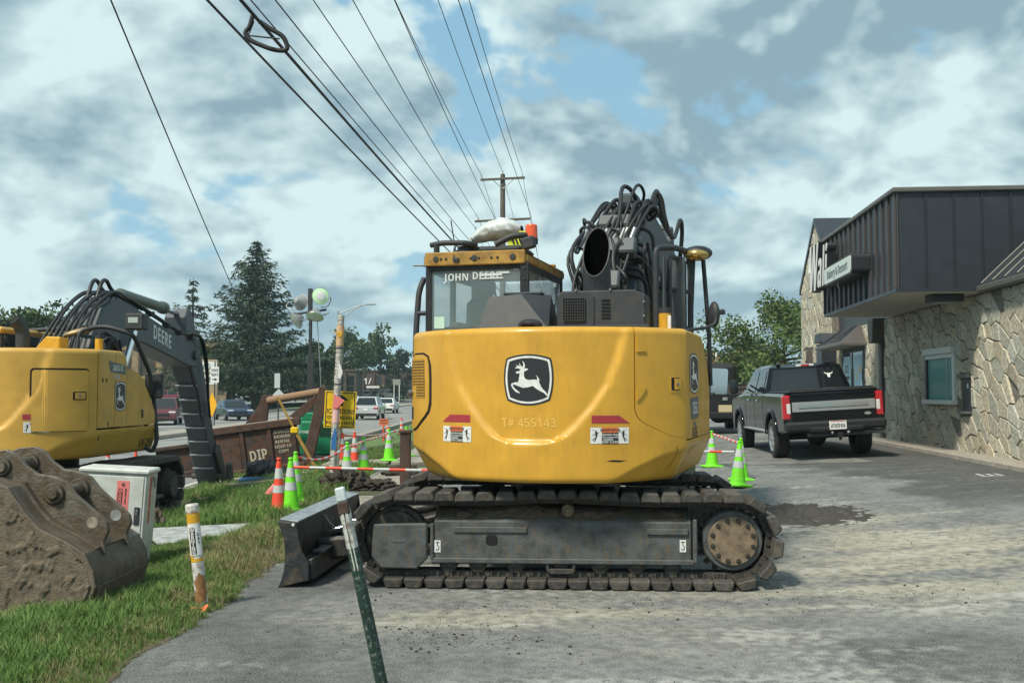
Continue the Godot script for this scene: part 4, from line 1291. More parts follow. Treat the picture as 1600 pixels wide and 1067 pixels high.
func make_main_top(root: Node3D, U: Transform3D) -> void:
	var g: Geo
	# --- cab: x -1.24 .. -0.25, z 0.50 (rear) .. -1.05, roof at 2.93
	var x0 := -1.24; var x1 := -0.25; var zr := 0.50; var zf := -1.05; var rt := 2.93
	g = Geo.new()
	g.box(Vector3((x0 + x1) / 2, 1.62, (zr + zf) / 2), Vector3(x1 - x0, 1.15, zr - zf - 0.02), 0.03)
	part(root, "cab_base", g, M.yellow, U)
	g = Geo.new()
	for p in [[x0 + 0.035, zr - 0.035, 0.07, 0.07], [x1 - 0.035, zr - 0.035, 0.07, 0.07], [x0 + 0.035, zf + 0.05, 0.07, 0.09], [x1 - 0.035, zf + 0.05, 0.07, 0.09], [x0 + 0.03, zr - 0.75, 0.05, 0.07]]:
		g.box(Vector3(p[0], 2.49, p[1]), Vector3(p[2], 0.72, p[3]), 0.015)
	g.box(Vector3((x0 + x1) / 2, 2.80, zr - 0.02), Vector3(x1 - x0 - 0.1, 0.07, 0.035), 0.008)
	g.box(Vector3((x0 + x1) / 2, 2.215, zr - 0.03), Vector3(x1 - x0 - 0.1, 0.06, 0.04), 0.008)
	g.box(Vector3(x1 - 0.02, 2.80, (zr + zf) / 2), Vector3(0.035, 0.08, zr - zf - 0.12), 0.008)
	g.box(Vector3(x0 + 0.02, 2.80, (zr + zf) / 2), Vector3(0.035, 0.08, zr - zf - 0.12), 0.008)
	part(root, "cab_frame", g, M.black_paint, U)
	# the pillar plate with bolts on the rear right corner
	g = Geo.new()
	g.box(Vector3(x1 - 0.02, 2.50, zr + 0.012), Vector3(0.085, 0.66, 0.03), 0.008)
	var pl := part(root, "pillar_cover", g, M.black_paint, U)
	for q in [2.77, 2.67, 2.27]:
		g = Geo.new()
		g.rod(Vector3(x1 - 0.02, q, zr + 0.026), Vector3(x1 - 0.02, q, zr + 0.036), 0.013, 6, 0.003)
		part(pl, "bolt", g, M.bolt)
	# glass
	g = Geo.new()
	g.box(Vector3((x0 + x1) / 2, 2.50, zr - 0.012), Vector3(x1 - x0 - 0.12, 0.60, 0.006))
	var rw := part(root, "rear_window", g, M.glass, U)
	g = Geo.new()
	bent_text("JOHN", 0.07, func(a: float, b: float) -> Vector3: return Vector3(a, b, zr - 0.004), g, -0.93, 2.705, 1.0)
	part(rw, "window_lettering", g, M.worn_print)
	g = Geo.new()
	bent_text("DEERE", 0.07, func(a: float, b: float) -> Vector3: return Vector3(a, b, zr - 0.004), g, -0.64, 2.715, 1.0)
	part(rw, "window_lettering", g, M.worn_print)
	g = Geo.new()
	for r in [[-0.60, 2.722, 0.22, 0.022], [-0.58, 2.69, 0.2, 0.014], [-0.47, 2.74, 0.1, 0.02], [-0.36, 2.765, 0.05, 0.008]]:
		g.box(Vector3(r[0], r[1], zr - 0.003), Vector3(r[2], r[3], 0.001))
	part(rw, "tape_strip", g, M.worn_print)
	g = Geo.new()
	g.box(Vector3(-1.10, 2.285, zr - 0.006), Vector3(0.10, 0.11, 0.002))
	part(rw, "sticker", g, mat("pale_green", Color(0.42, 0.62, 0.55), 0.5))
	g = Geo.new()
	g.box(Vector3(x1 - 0.012, 2.50, (zr + zf) / 2), Vector3(0.006, 0.60, zr - zf - 0.18))
	part(root, "side_window", g, M.glass, U)
	g = Geo.new()
	g.box(Vector3(x0 + 0.012, 2.50, (zr + zf) / 2), Vector3(0.006, 0.60, zr - zf - 0.18))
	part(root, "side_window", g, M.glass, U)
	g = Geo.new()
	g.box(Vector3((x0 + x1) / 2, 2.42, zf + 0.012), Vector3(x1 - x0 - 0.14, 0.75, 0.006))
	part(root, "windscreen", g, M.glass, U)
	# inside: seat, console, wiper, dark lower trim
	g = Geo.new()
	g.box(Vector3(-0.78, 2.03, -0.20), Vector3(0.46, 0.12, 0.46), 0.04)
	g.box(Vector3(-0.80, 2.30, 0.04), Vector3(0.36, 0.50, 0.11), 0.05, Basis(Vector3.RIGHT, -0.12))
	g.box(Vector3(-0.78, 2.64, 0.08), Vector3(0.22, 0.16, 0.09), 0.035)
	part(root, "operator_seat", g, M.plastic, U)
	g = Geo.new()
	g.box(Vector3(-0.42, 2.24, -0.2), Vector3(0.14, 0.16, 0.5), 0.03)
	g.box(Vector3(-1.10, 2.24, -0.2), Vector3(0.12, 0.16, 0.5), 0.03)
	g.box(Vector3(-0.36, 2.42, -0.85), Vector3(0.2, 0.26, 0.06), 0.02)
	g.box(Vector3(-1.10, 2.5, zf + 0.08), Vector3(0.20, 0.6, 0.04), 0.01)
	part(root, "cab_trim", g, M.plastic, U)
	g = Geo.new()
	g.tube(bend(v3([-0.99, 2.74, -0.98, -0.93, 2.45, -1.0, -0.90, 2.12, -0.98]), 0.1), 0.014, 6)
	part(root, "wiper", g, M.plastic, U)
	# roof: a pan with a rear band that carries lamps and fittings
	g = Geo.new()
	var rows := []
	for i in 11:
		var l := []
		var fz := i / 10.0
		for j in 13:
			var fx := j / 12.0
			var e := minf(minf(fx, 1 - fx) * 12.0, minf(fz, 1 - fz) * 10.0)
			l.append(Vector3(lerpf(x0 - 0.01, x1 + 0.01, fx), rt - 0.025 + 0.045 * smoothstep(0, 2.5, e) + 0.02 * sin(PI * fx), lerpf(zr + 0.03, zf - 0.03, fz)))
		rows.append(l)
	g.sheet(rows)
	g.box(Vector3((x0 + x1) / 2, rt - 0.065, (zr + zf) / 2), Vector3(x1 - x0 + 0.02, 0.09, zr - zf + 0.06), 0.02)
	g.box(Vector3((x0 + x1) / 2, rt - 0.055, zr + 0.035), Vector3(x1 - x0 - 0.02, 0.13, 0.02), 0.01)
	g.box(Vector3(x1 - 0.01, rt - 0.03, zf + 0.45), Vector3(0.06, 0.07, 0.05), 0.01)
	var roof := part(root, "cab_roof", g, M.roof_yellow, U)
	for q in [[-1.12, 0.026], [-0.745, 0.028], [-0.375, 0.03], [-1.07, 0.012], [-1.02, 0.012], [-0.78, 0.01], [-0.70, 0.01], [-0.58, 0.012], [-0.52, 0.012]]:
		g = Geo.new()
		g.rod(Vector3(q[0], rt - 0.055, zr + 0.04), Vector3(q[0], rt - 0.055, zr + 0.054), q[1], 12, 0.003)
		part(roof, "fitting", g, M.plastic)
	g = Geo.new()
	g.tube(bend(v3([-0.95, 3.0, 0.47, -0.95, 2.97, 0.52, -0.94, 2.88, 0.55]), 0.03), 0.008, 6)
	g.box(Vector3(-0.92, 2.865, 0.55), Vector3(0.06, 0.035, 0.03), 0.006)
	part(roof, "lamp_lead", g, M.plastic)
	# roof rail: rubber-covered bars on brackets
	g = Geo.new()
	g.tube(bend(v3([-1.22, 3.03, 0.40, -1.10, 3.045, 0.42, -0.86, 3.04, 0.40, -0.80, 3.025, 0.30]), 0.06), 0.026, 8)
	g.rod(Vector3(-1.16, 2.93, 0.40), Vector3(-1.16, 3.03, 0.41), 0.03, 8)
	part(root, "roof_rail", g, M.plastic, U)
	g = Geo.new()
	g.t = ysp(-0.91, 0, 0.28)
	g.lathe([Vector2(0.13, 2.93), Vector2(0.12, 2.965), Vector2(0.08, 2.99), Vector2(0.08, 3.02), Vector2(0, 3.03)], 20)
	g.t = Transform3D()
	part(root, "roof_antenna_base", g, M.plastic, U)
	g = Geo.new()
	g.rod(Vector3(-1.00, 2.95, 0.30), Vector3(-1.06, 3.28, 0.28), 0.006, 6)
	part(root, "antenna", g, M.plastic, U)
	g = Geo.new()
	g.box(Vector3(-0.60, 2.985, 0.05), Vector3(0.50, 0.07, 0.5), 0.03)
	g.tube(bend(v3([-0.58, 3.01, 0.42, -0.42, 3.09, 0.40, -0.30, 3.10, 0.36, -0.26, 3.06, 0.2]), 0.05), 0.03, 8)
	g.box(Vector3(-0.27, 3.02, 0.38), Vector3(0.14, 0.12, 0.06), 0.02, Basis(Vector3.BACK, 0.25))
	part(root, "light_bar", g, M.plastic, U)
	g = Geo.new()
	g.lathe([Vector2(0.058, 0), Vector2(0.06, 0.01), Vector2(0.056, 0.12), Vector2(0.05, 0.132), Vector2(0, 0.134)], 20)
	var bc := part(root, "beacon", g, M.beacon, U * ysp(-0.26, 3.07, 0.30))
	g = Geo.new()
	g.lathe([Vector2(0.062, -0.05), Vector2(0.064, 0.0), Vector2(0.0, 0.002)], 18)
	part(bc, "socket", g, M.plastic)
	# handrails and mirror arm on the cab's left
	g = Geo.new()
	g.tube(bend(v3([-1.30, 2.72, 0.36, -1.33, 2.60, 0.42, -1.345, 2.2, 0.46, -1.345, 1.9, 0.46]), 0.12), 0.028, 8)
	g.rod(Vector3(-1.34, 2.38, 0.45), Vector3(-1.24, 2.38, 0.44), 0.022, 8)
	part(root, "handrail", g, M.plastic, U)
	# --- things on the hood
	g = Geo.new()
	g.t = Transform3D(Basis(), Vector3(0, 0, 0))
	var a := [Vector3(-0.56, 2.17, 1.02), Vector3(0.08, 2.17, 1.06), Vector3(0.10, 2.17, 0.66), Vector3(-0.50, 2.17, 0.62)]
	var b := [Vector3(-0.50, 2.475, 0.90), Vector3(-0.20, 2.495, 0.92), Vector3(0.02, 2.50, 0.70), Vector3(-0.47, 2.49, 0.64)]
	for i in 4:
		var j := (i + 1) % 4
		var o: Vector3 = (a[i] + a[j]) / 2 - Vector3(-0.2, 2.2, 0.84)
		g.tri_o(a[i], a[j], b[j], o); g.tri_o(a[i], b[j], b[i], o)
	g.quad_o(b[0], b[1], b[2], b[3], Vector3.UP)
	g.box(Vector3(-0.22, 2.51, 0.74), Vector3(0.36, 0.03, 0.1), 0.012)
	part(root, "intake_cover", g, M.plastic, U)
	g = Geo.new()
	g.prism(v2([0.13, 2.17, 0.90, 2.17, 0.90, 2.46, 0.80, 2.505, 0.18, 2.505, 0.13, 2.47]), 0.70, 0.97, 0.012)
	g.box(Vector3(0.5, 2.19, 0.98), Vector3(0.86, 0.03, 0.06), 0.006)
	g.box(Vector3(0.45, 2.335, 0.975), Vector3(0.02, 0.25, 0.012), 0.003)
	var hb := part(root, "engine_cover", g, M.plastic, U)
	hex_grille(hb, ysp(0.285, 2.345, 0.985), 0.19, 0.19, 9, 8, M.plastic)
	g = Geo.new()
	for i in 6: g.box(Vector3(0.56, 2.27 + i * 0.03, 0.976), Vector3(0.075, 0.008, 0.01))
	part(hb, "louvre", g, M.deep)
	for q in [[0.885, 2.40], [0.885, 2.28], [0.3, 2.51], [0.6, 2.51]]:
		g = Geo.new()
		g.rod(Vector3(q[0], q[1], 0.972), Vector3(q[0], q[1], 0.985), 0.01, 6)
		part(hb, "bolt", g, M.steel)
	# exhaust stack: an upright pipe with a slanted mouth towards the rear
	g = Geo.new()
	var seg := 28
	var ce := Vector3(0.46, 0, 0.60)
	var ring := func(r: float, hh: float, cut: float, back: float) -> Array:
		var o := []
		for i in seg:
			var w := TAU * i / seg
			var d := Vector3(cos(w), 0, sin(w))
			var lean := Vector3(-0.04, 0, back)
			o.append(ce + d * r + lean + Vector3(0, hh - cut * d.z, 0))
		return o
	var r0: Array = ring.call(0.125, 2.42, 0.0, 0.0)
	var r1: Array = ring.call(0.125, 2.56, 0.0, 0.01)
	var r2: Array = ring.call(0.122, 2.88, 0.235, 0.05)
	var i2: Array = ring.call(0.112, 2.88, 0.225, 0.05)
	var i0: Array = ring.call(0.105, 2.45, 0.0, 0.0)
	for i in seg:
		var j := (i + 1) % seg
		var o: Vector3 = r0[i] - ce; o.y = 0
		g.quad_o(r0[i], r0[j], r1[j], r1[i], o)
		g.quad_o(r1[i], r1[j], r2[j], r2[i], o)
		g.quad_o(r2[i], r2[j], i2[j], i2[i], Vector3(0, 1, 0.5))
	g.smooth(50)
	var ex := part(root, "exhaust_stack", g, M.plastic, U)
	g = Geo.new()
	for i in seg:
		var j := (i + 1) % seg
		var o: Vector3 = ce - r0[i]; o.y = 0
		g.quad_o(i0[i], i0[j], i2[j], i2[i], o)
		g.tri_o(i0[i], i0[j], ce + Vector3(0, 2.45, 0), Vector3.UP)
	part(ex, "bore", g, M.soot)
	# camera dome on the tail's edge
	g = Geo.new()
	var dm := tail(-1.0, 2.18)
	g.blob(dm + Vector3(0, 0.015, -0.11), Vector3(0.105, 0.055, 0.09), 0.0, 1.0, 1, 20)
	var cam := part(root, "camera_dome", g, M.black_paint, U)
	g = Geo.new()
	g.box(dm + Vector3(0, 0.018, -0.035), Vector3(0.12, 0.035, 0.05), 0.012)
	part(cam, "lens", g, M.deep)
	# --- boom: runs forward at x 0.30
	var bx := 0.30
	var bp := v2([0.30, 1.55, -0.02, 1.62, 0.92, 3.10, 1.20, 3.38, 1.65, 3.62, 2.3, 3.72, 4.75, 3.52, 4.9, 3.38, 4.85, 3.16, 2.5, 3.12, 1.95, 2.98, 1.45, 2.62, 0.72, 1.60])
	var BT := Transform3D(Basis(Vector3(0, 0, -1), Vector3(0, 1, 0), Vector3(1, 0, 0)), Vector3(bx, 0, -0.28))
	g = Geo.new()
	g.prism(bp, -0.24, 0.24, 0.02)
	part(root, "boom", g, M.boom_grey, U * BT)
	g = Geo.new()
	g.prism(v2([-0.25, 1.2, 0.75, 1.2, 0.55, 1.75, 0.35, 1.95, 0.1, 1.9, -0.1, 1.7]), -0.33, -0.25, 0.01)
	g.prism(v2([-0.25, 1.2, 0.75, 1.2, 0.55, 1.75, 0.35, 1.95, 0.1, 1.9, -0.1, 1.7]), 0.25, 0.33, 0.01)
	g.rod(Vector3(0.3, 1.72, -0.35), Vector3(0.3, 1.72, 0.35), 0.06, 16)
	part(root, "boom_bracket", g, M.black_paint, U * BT)
	for s in [-1.0, 1.0]:
		g = Geo.new()
		g.rod(Vector3(0.85, 1.30, s * 0.29), Vector3(1.55, 2.35, s * 0.29), 0.065, 16, 0.01)
		var bcy := part(root, "boom_cylinder", g, M.boom_grey, U * BT)
		g = Geo.new()
		g.rod(Vector3(1.5, 2.28, s * 0.29), Vector3(1.95, 2.95, s * 0.29), 0.04, 14)
		part(bcy, "piston_rod", g, M.chrome)
	g = Geo.new()
	g.rod(Vector3(2.0, 3.86, 0), Vector3(3.6, 3.88, 0), 0.075, 18, 0.012)
	g.box(Vector3(1.9, 3.80, 0), Vector3(0.24, 0.22, 0.2), 0.03)
	var acy := part(root, "arm_cylinder", g, M.boom_grey, U * BT)
	g = Geo.new()
	g.rod(Vector3(3.55, 3.88, 0), Vector3(4.75, 3.86, 0), 0.045, 14)
	part(acy, "piston_rod", g, M.chrome)
	g = Geo.new()
	g.prism(v2([4.55, 3.92, 4.85, 3.98, 5.05, 3.5, 5.0, 2.6, 4.75, 1.15, 4.55, 1.12, 4.55, 2.6, 4.5, 3.3]), -0.17, 0.17, 0.02)
	part(root, "arm", g, M.boom_grey, U * BT)
	g = Geo.new()
	g.prism(v2([4.95, 1.25, 4.4, 1.2, 4.05, 0.75, 4.1, 0.3, 4.5, 0.05, 5.0, 0.1, 5.25, 0.55, 5.15, 1.0]), -0.42, 0.42, 0.02)
	part(root, "bucket", g, M.black_paint, U * BT)
	# hydraulic lines: a tangle that climbs the boom's back, knuckles over the knee and runs on along its top
	rng.seed = 70
	for i in 15:
		var xx := -0.34 + i * 0.036
		var jt := rng.randf_range(-0.06, 0.06)
		var ap := 3.58 + (0.24 if i in [7, 10] else rng.randf_range(-0.06, 0.10))
		g = Geo.new()
		var r := func(s: float) -> float: return rng.randf_range(-s, s)
		g.tube(curve(v3([0.10, 2.05, xx + 0.06, 0.24 + r.call(0.07), 2.62, xx + r.call(0.06), 0.38 + r.call(0.06), 3.02 + jt, xx - 0.02 + r.call(0.05), 0.66 + jt, 3.36 + r.call(0.05), xx + 0.10 + r.call(0.05), 0.98 + r.call(0.06), ap, xx + 0.19 + r.call(0.06), 1.18, ap - 0.02 + r.call(0.04), xx + 0.24, 1.42, 3.58 + jt, xx * 0.6 + 0.16 + r.call(0.05), 1.9, 3.74 + r.call(0.04), xx * 0.5 + 0.12, 2.4, 3.80, xx * 0.5 + 0.10]), 5), 0.017 + 0.006 * (i % 2), 8)
		part(root, "hydraulic_hose", g, M.hose, U * BT)
		g = Geo.new()
		var h0 := Vector3(0.44, 3.08 + jt, xx); var h1 := Vector3(0.62 + jt, 3.31, xx + 0.085)
		g.rod(h0, h1, 0.029, 8, 0.006)
		part(root, "hose_fitting", g, M.steel if i % 3 != 1 else M.hose, U * BT)
	for i in 4:
		g = Geo.new()
		var yy := 2.88 + i * 0.17 + rng.randf_range(-0.04, 0.04)
		var ff := (yy - 1.62) / 1.48 * 0.92 - 0.10
		g.tube(bend(v3([ff + 0.1, yy - 0.25, -0.36, ff, yy, -0.26, ff - 0.02, yy + 0.02, 0.12, ff + 0.05, yy - 0.02, 0.30 + 0.02 * i, ff + 0.12, yy - 0.4 - 0.1 * i, 0.36 + 0.02 * i]), 0.10), 0.02, 8)
		part(root, "hydraulic_pipe", g, M.hose, U * BT)
	for i in 4:
		g = Geo.new()
		var k := 0.12 * i
		g.tube(curve(v3([1.5 + k, 3.62, 0.27, 1.7 + k, 3.86 + 0.05 * (i % 2), 0.30, 1.9 + k, 3.90, 0.32, 2.3 + k, 3.80, 0.30, 3.2, 3.72, 0.28]), 5), 0.024, 8)
		part(root, "hydraulic_hose", g, M.hose, U * BT)
	# valve blocks and short jumper hoses packed against the boom's back
	for q in [[0.34, 2.72, -0.02, 0.22, 0.16, 0.34], [0.62, 3.10, 0.12, 0.2, 0.14, 0.30], [0.22, 2.35, 0.22, 0.2, 0.2, 0.2], [0.86, 3.40, 0.02, 0.16, 0.12, 0.36]]:
		g = Geo.new(); g.box(Vector3(q[0] - 0.12, q[1], q[2]), Vector3(q[3], q[4], q[5]), 0.02, Basis(Vector3.BACK, 1.0)); part(root, "valve_block", g, M.boom_grey, U * BT)
	for i in 16:
		g = Geo.new()
		var f0 := rng.randf_range(0.0, 0.75); var y0 := 2.15 + f0 * 1.55 + rng.randf_range(-0.1, 0.1)
		var a0 := rng.randf_range(-0.32, 0.40); var a1 := clampf(a0 + rng.randf_range(-0.3, 0.3), -0.36, 0.44)
		g.tube(curve(v3([f0, y0, a0, f0 - 0.08, y0 + rng.randf_range(0.08, 0.2), a0 + 0.03, f0 + 0.02, y0 + rng.randf_range(0.2, 0.34), (a0 + a1) / 2, f0 + 0.16, y0 + 0.28, a1, f0 + 0.22, y0 + 0.12, a1 + 0.02]), 4), rng.randf_range(0.013, 0.02), 7)
		part(root, "hydraulic_hose", g, M.hose, U * BT)
		if i % 2 == 0:
			g = Geo.new(); g.rod(Vector3(f0, y0 - 0.05, a0), Vector3(f0 - 0.03, y0 + 0.06, a0 + 0.01), 0.026, 8, 0.005); part(root, "hose_fitting", g, M.steel, U * BT)
	# steel pipes bent across the boom's back, with clamps
	for q in [[2.02, -0.16, 0.34, 0.86], [2.14, -0.1, 0.36, 1.06], [2.86, -0.2, 0.33, 0.6], [3.02, -0.14, 0.36, 0.72], [3.14, -0.12, 0.30, 0.95]]:
		g = Geo.new()
		var zz: float = (q[0] - 1.62) / 1.48 * 0.94 - 0.06
		g.tube(bend(v3([zz, q[0], q[1], zz - 0.05, q[0] + 0.02, 0.10, zz + 0.05, q[0] - 0.05, q[2], zz + 0.12, q[0] - 0.75, q[2] + 0.03]), 0.1), 0.024, 8)
		part(root, "hydraulic_pipe", g, M.hose, U * BT)
	for q in [[1.35, 3.66], [2.3, 3.9], [2.9, 3.85], [3.6, 3.8], [4.2, 3.72]]:
		g = Geo.new()
		g.box(Vector3(q[0], q[1] - 0.02, 0.0), Vector3(0.07, 0.07, 0.42), 0.01)
		part(root, "hose_clamp", g, M.steel, U * BT)
	for q in [-0.21, 0.23]:
		g = Geo.new()
		g.tube(curve(v3([1.7, 3.66, q, 2.6, 3.80, q, 3.6, 3.74, q, 4.4, 3.76, q, 4.75, 4.05, q * 1.2, 5.0, 3.9, q * 1.2, 5.08, 3.5, q]), 6), 0.03, 8)
		part(root, "hydraulic_hose", g, M.hose, U * BT)
	for i in 7:
		g = Geo.new()
		rng.seed = 50 + i
		var xx := 0.24 + 0.028 * i
		g.tube(curve(v3([0.2, 2.3 + rng.randf_range(-0.1, 0.2), xx, 0.42, 2.38, xx + 0.08, 0.5, 2.10 + rng.randf_range(-0.1, 0.1), xx + 0.1, 0.3, 1.9, xx + 0.06, 0.2, 1.7, xx]), 5), 0.026, 8)
		part(root, "hydraulic_hose", g, M.hose, U * BT)
	for q in [[0.36, 2.40], [0.40, 2.28], [0.44, 2.16], [0.46, 2.46]]:
		g = Geo.new()
		g.rod(Vector3(0.34, q[1], q[0] - 0.08), Vector3(0.36, q[1] + 0.07, q[0] - 0.04), 0.035, 8, 0.006)
		part(root, "hose_fitting", g, M.steel, U * BT)
	# --- right side: rail frame, filter bowl, mirrors
	g = Geo.new()
	g.tube(bend(v3([0.86, 2.16, -0.05, 0.86, 2.86, -0.05, 0.86, 2.99, -0.05, 1.00, 3.02, -0.25, 1.10, 3.02, -0.62, 1.12, 2.9, -0.68, 1.12, 2.16, -0.68]), 0.12), 0.03, 10)
	g.rod(Vector3(0.88, 2.62, -0.10), Vector3(1.11, 2.62, -0.62), 0.022, 8)
	g.tube(bend(v3([0.97, 2.16, -0.2, 0.97, 2.92, -0.2, 1.08, 2.93, -0.5, 1.08, 2.16, -0.5]), 0.08), 0.022, 8)
	part(root, "guard_rail", g, M.plastic, U)
	g = Geo.new()
	g.box(Vector3(0.93, 2.60, -0.12), Vector3(0.02, 0.62, 0.14), 0.006)
	g.box(Vector3(1.02, 2.58, -0.38), Vector3(0.16, 0.72, 0.02), 0.006)
	part(root, "guard_plate", g, M.boom_grey, U)
	g = Geo.new()
	g.rod(Vector3(0.98, 2.15, 0.28), Vector3(0.98, 2.36, 0.28), 0.055, 18)
	var fb := part(root, "filler_neck", g, M.bollard_yellow, U)
	g = Geo.new()
	g.rod(Vector3(0.98, 2.34, 0.28), Vector3(0.98, 2.40, 0.28), 0.058, 18, 0.01)
	part(fb, "cap", g, M.plastic)
	g = Geo.new()
	g.box(Vector3(1.025, 2.25, 0.315), Vector3(0.03, 0.15, 0.03), 0.004)
	part(fb, "label", g, M.white_print)
	g = Geo.new()
	g.tube(bend(v3([0.92, 2.19, -0.2, 1.06, 2.19, -0.45, 1.12, 2.25, -0.62, 1.13, 2.5, -0.68, 1.15, 2.98, -0.70]), 0.12), 0.024, 8)
	g.tube(bend(v3([1.0, 2.20, -0.1, 1.28, 2.26, -0.55, 1.37, 2.30, -0.60, 1.38, 2.42, -0.62]), 0.05), 0.016, 8)
	g.tube(v3([1.30, 1.7, -0.80, 1.29, 2.2, -0.80, 1.24, 2.95, -0.78]), 0.022, 8)
	g.rod(Vector3(0.96, 2.74, -0.4), Vector3(1.12, 2.94, -0.62), 0.013, 8)
	part(root, "mirror_arm", g, M.plastic, U)
	g = Geo.new()
	g.blob(Vector3(1.20, 3.0, -0.62), Vector3(0.145, 0.075, 0.11), 0.0, 1, 1, 20)
	var mr := part(root, "mirror", g, M.black_paint, U)
	g = Geo.new()
	g.blob(Vector3(1.195, 2.985, -0.592), Vector3(0.128, 0.062, 0.098), 0.0, 1, 1, 20)
	part(mr, "mirror_glass", g, mat("amber_mirror", Color(0.45, 0.33, 0.12), 0.2, 0.7))
	g = Geo.new()
	g.t = ysp(1.35, 2.40, -0.68, 25, 0, 0)
	g.blob(Vector3(), Vector3(0.05, 0.13, 0.09), 0.0, 1, 1, 18)
	g.box(Vector3(0.06, 0.02, 0.05), Vector3(0.06, 0.05, 0.05), 0.01)
	g.t = Transform3D()
	part(root, "mirror", g, M.plastic, U)
	g = Geo.new()
	g.prism(round_rect(0, 0, 0.19, 0.29, 0.03), -0.03, 0.0, 0.008)
	var sm := part(root, "mirror", g, M.plastic, U * ysp(1.33, 1.75, -1.64, 15, 0, -3))
	g = Geo.new()
	g.prism(round_rect(0, 0, 0.175, 0.275, 0.025), 0.0, 0.003)
	part(sm, "mirror_glass", g, M.mirror_glass)
	g = Geo.new()
	g.tube(bend(v3([1.15, 1.60, -1.2, 1.25, 1.60, -1.6, 1.30, 1.66, -1.68]), 0.06), 0.015, 6)
	part(sm, "bracket", g, M.plastic, (U * ysp(1.33, 1.75, -1.64, 15, 0, -3)).affine_inverse() * U)
	# deck boxes ahead of the tail on the right
	g = Geo.new()
	g.box(Vector3(0.92, 1.6, -0.6), Vector3(0.5, 1.1, 1.1), 0.05)
	part(root, "tank", g, M.yellow, U)
	g = Geo.new()
	g.box(Vector3(0.80, 1.95, -0.25), Vector3(0.14, 0.4, 0.2), 0.02)
	part(root, "battery_box", g, M.plastic, U)
	# a white bag lies on the cab roof: a thing of its own
	g = Geo.new()
	var rws := []
	var fn := FastNoiseLite.new(); fn.seed = 3; fn.frequency = 1.6
	for i in 15:
		var l := []
		var f := i / 14.0
		var rr := 0.115 * pow(sin(PI * clampf(f * 0.92 + 0.05, 0, 1)), 0.45) * (0.72 + 0.36 * f)
		for j in 25:
			var w := TAU * (j % 24) / 24
			var k := 1.0 + 0.22 * fn.get_noise_3d(f * 3.0, cos(w) * 1.2, sin(w) * 1.2) + 0.03 * sin(w * 9.0 + f * 3.0)
			l.append(Vector3(-0.25 + f * 0.5, 0.10 + 0.07 * sin(PI * f * 0.8) + cos(w) * rr * k * 0.95, sin(w) * rr * k * 1.5))
		rws.append(l)
	g.sheet(rws)
	g.box(Vector3(-0.25, 0.07, 0), Vector3(0.03, 0.10, 0.16), 0.01)
	var bagpos := Vector3(0.51, 0, -10.05) + U * Vector3(-0.62, 3.02, 0.18)
	var bag := part(self, "plastic_bag", g, M.bag, ysp(bagpos.x, bagpos.y, bagpos.z, -15, 0, 4))
	tag(bag, "crumpled white plastic bag lying on the cab roof of the tracked machine", "bag")
	g = Geo.new()
	for i in 5:
		g.box(Vector3(-0.06 + i * 0.035, 0, 0), Vector3(0.018, 0.10, 0.012), 0.003, Basis(Vector3.BACK, 0.35))
	var vp := Vector3(0.51, 0, -10.05) + U * Vector3(-0.40, 3.08, 0.24)
	var st := part(self, "striped_board", g, M.black_print, ysp(vp.x, vp.y, vp.z + 0.012, -15))
	tag(st, "yellow and black striped board beside the white bag on the cab roof", "board")
	g = Geo.new()
	g.box(Vector3(0, 0, -0.01), Vector3(0.22, 0.15, 0.012), 0.004)
	part(st, "board_face", g, mat("hi_vis", Color(0.62, 0.70, 0.06), 0.6))

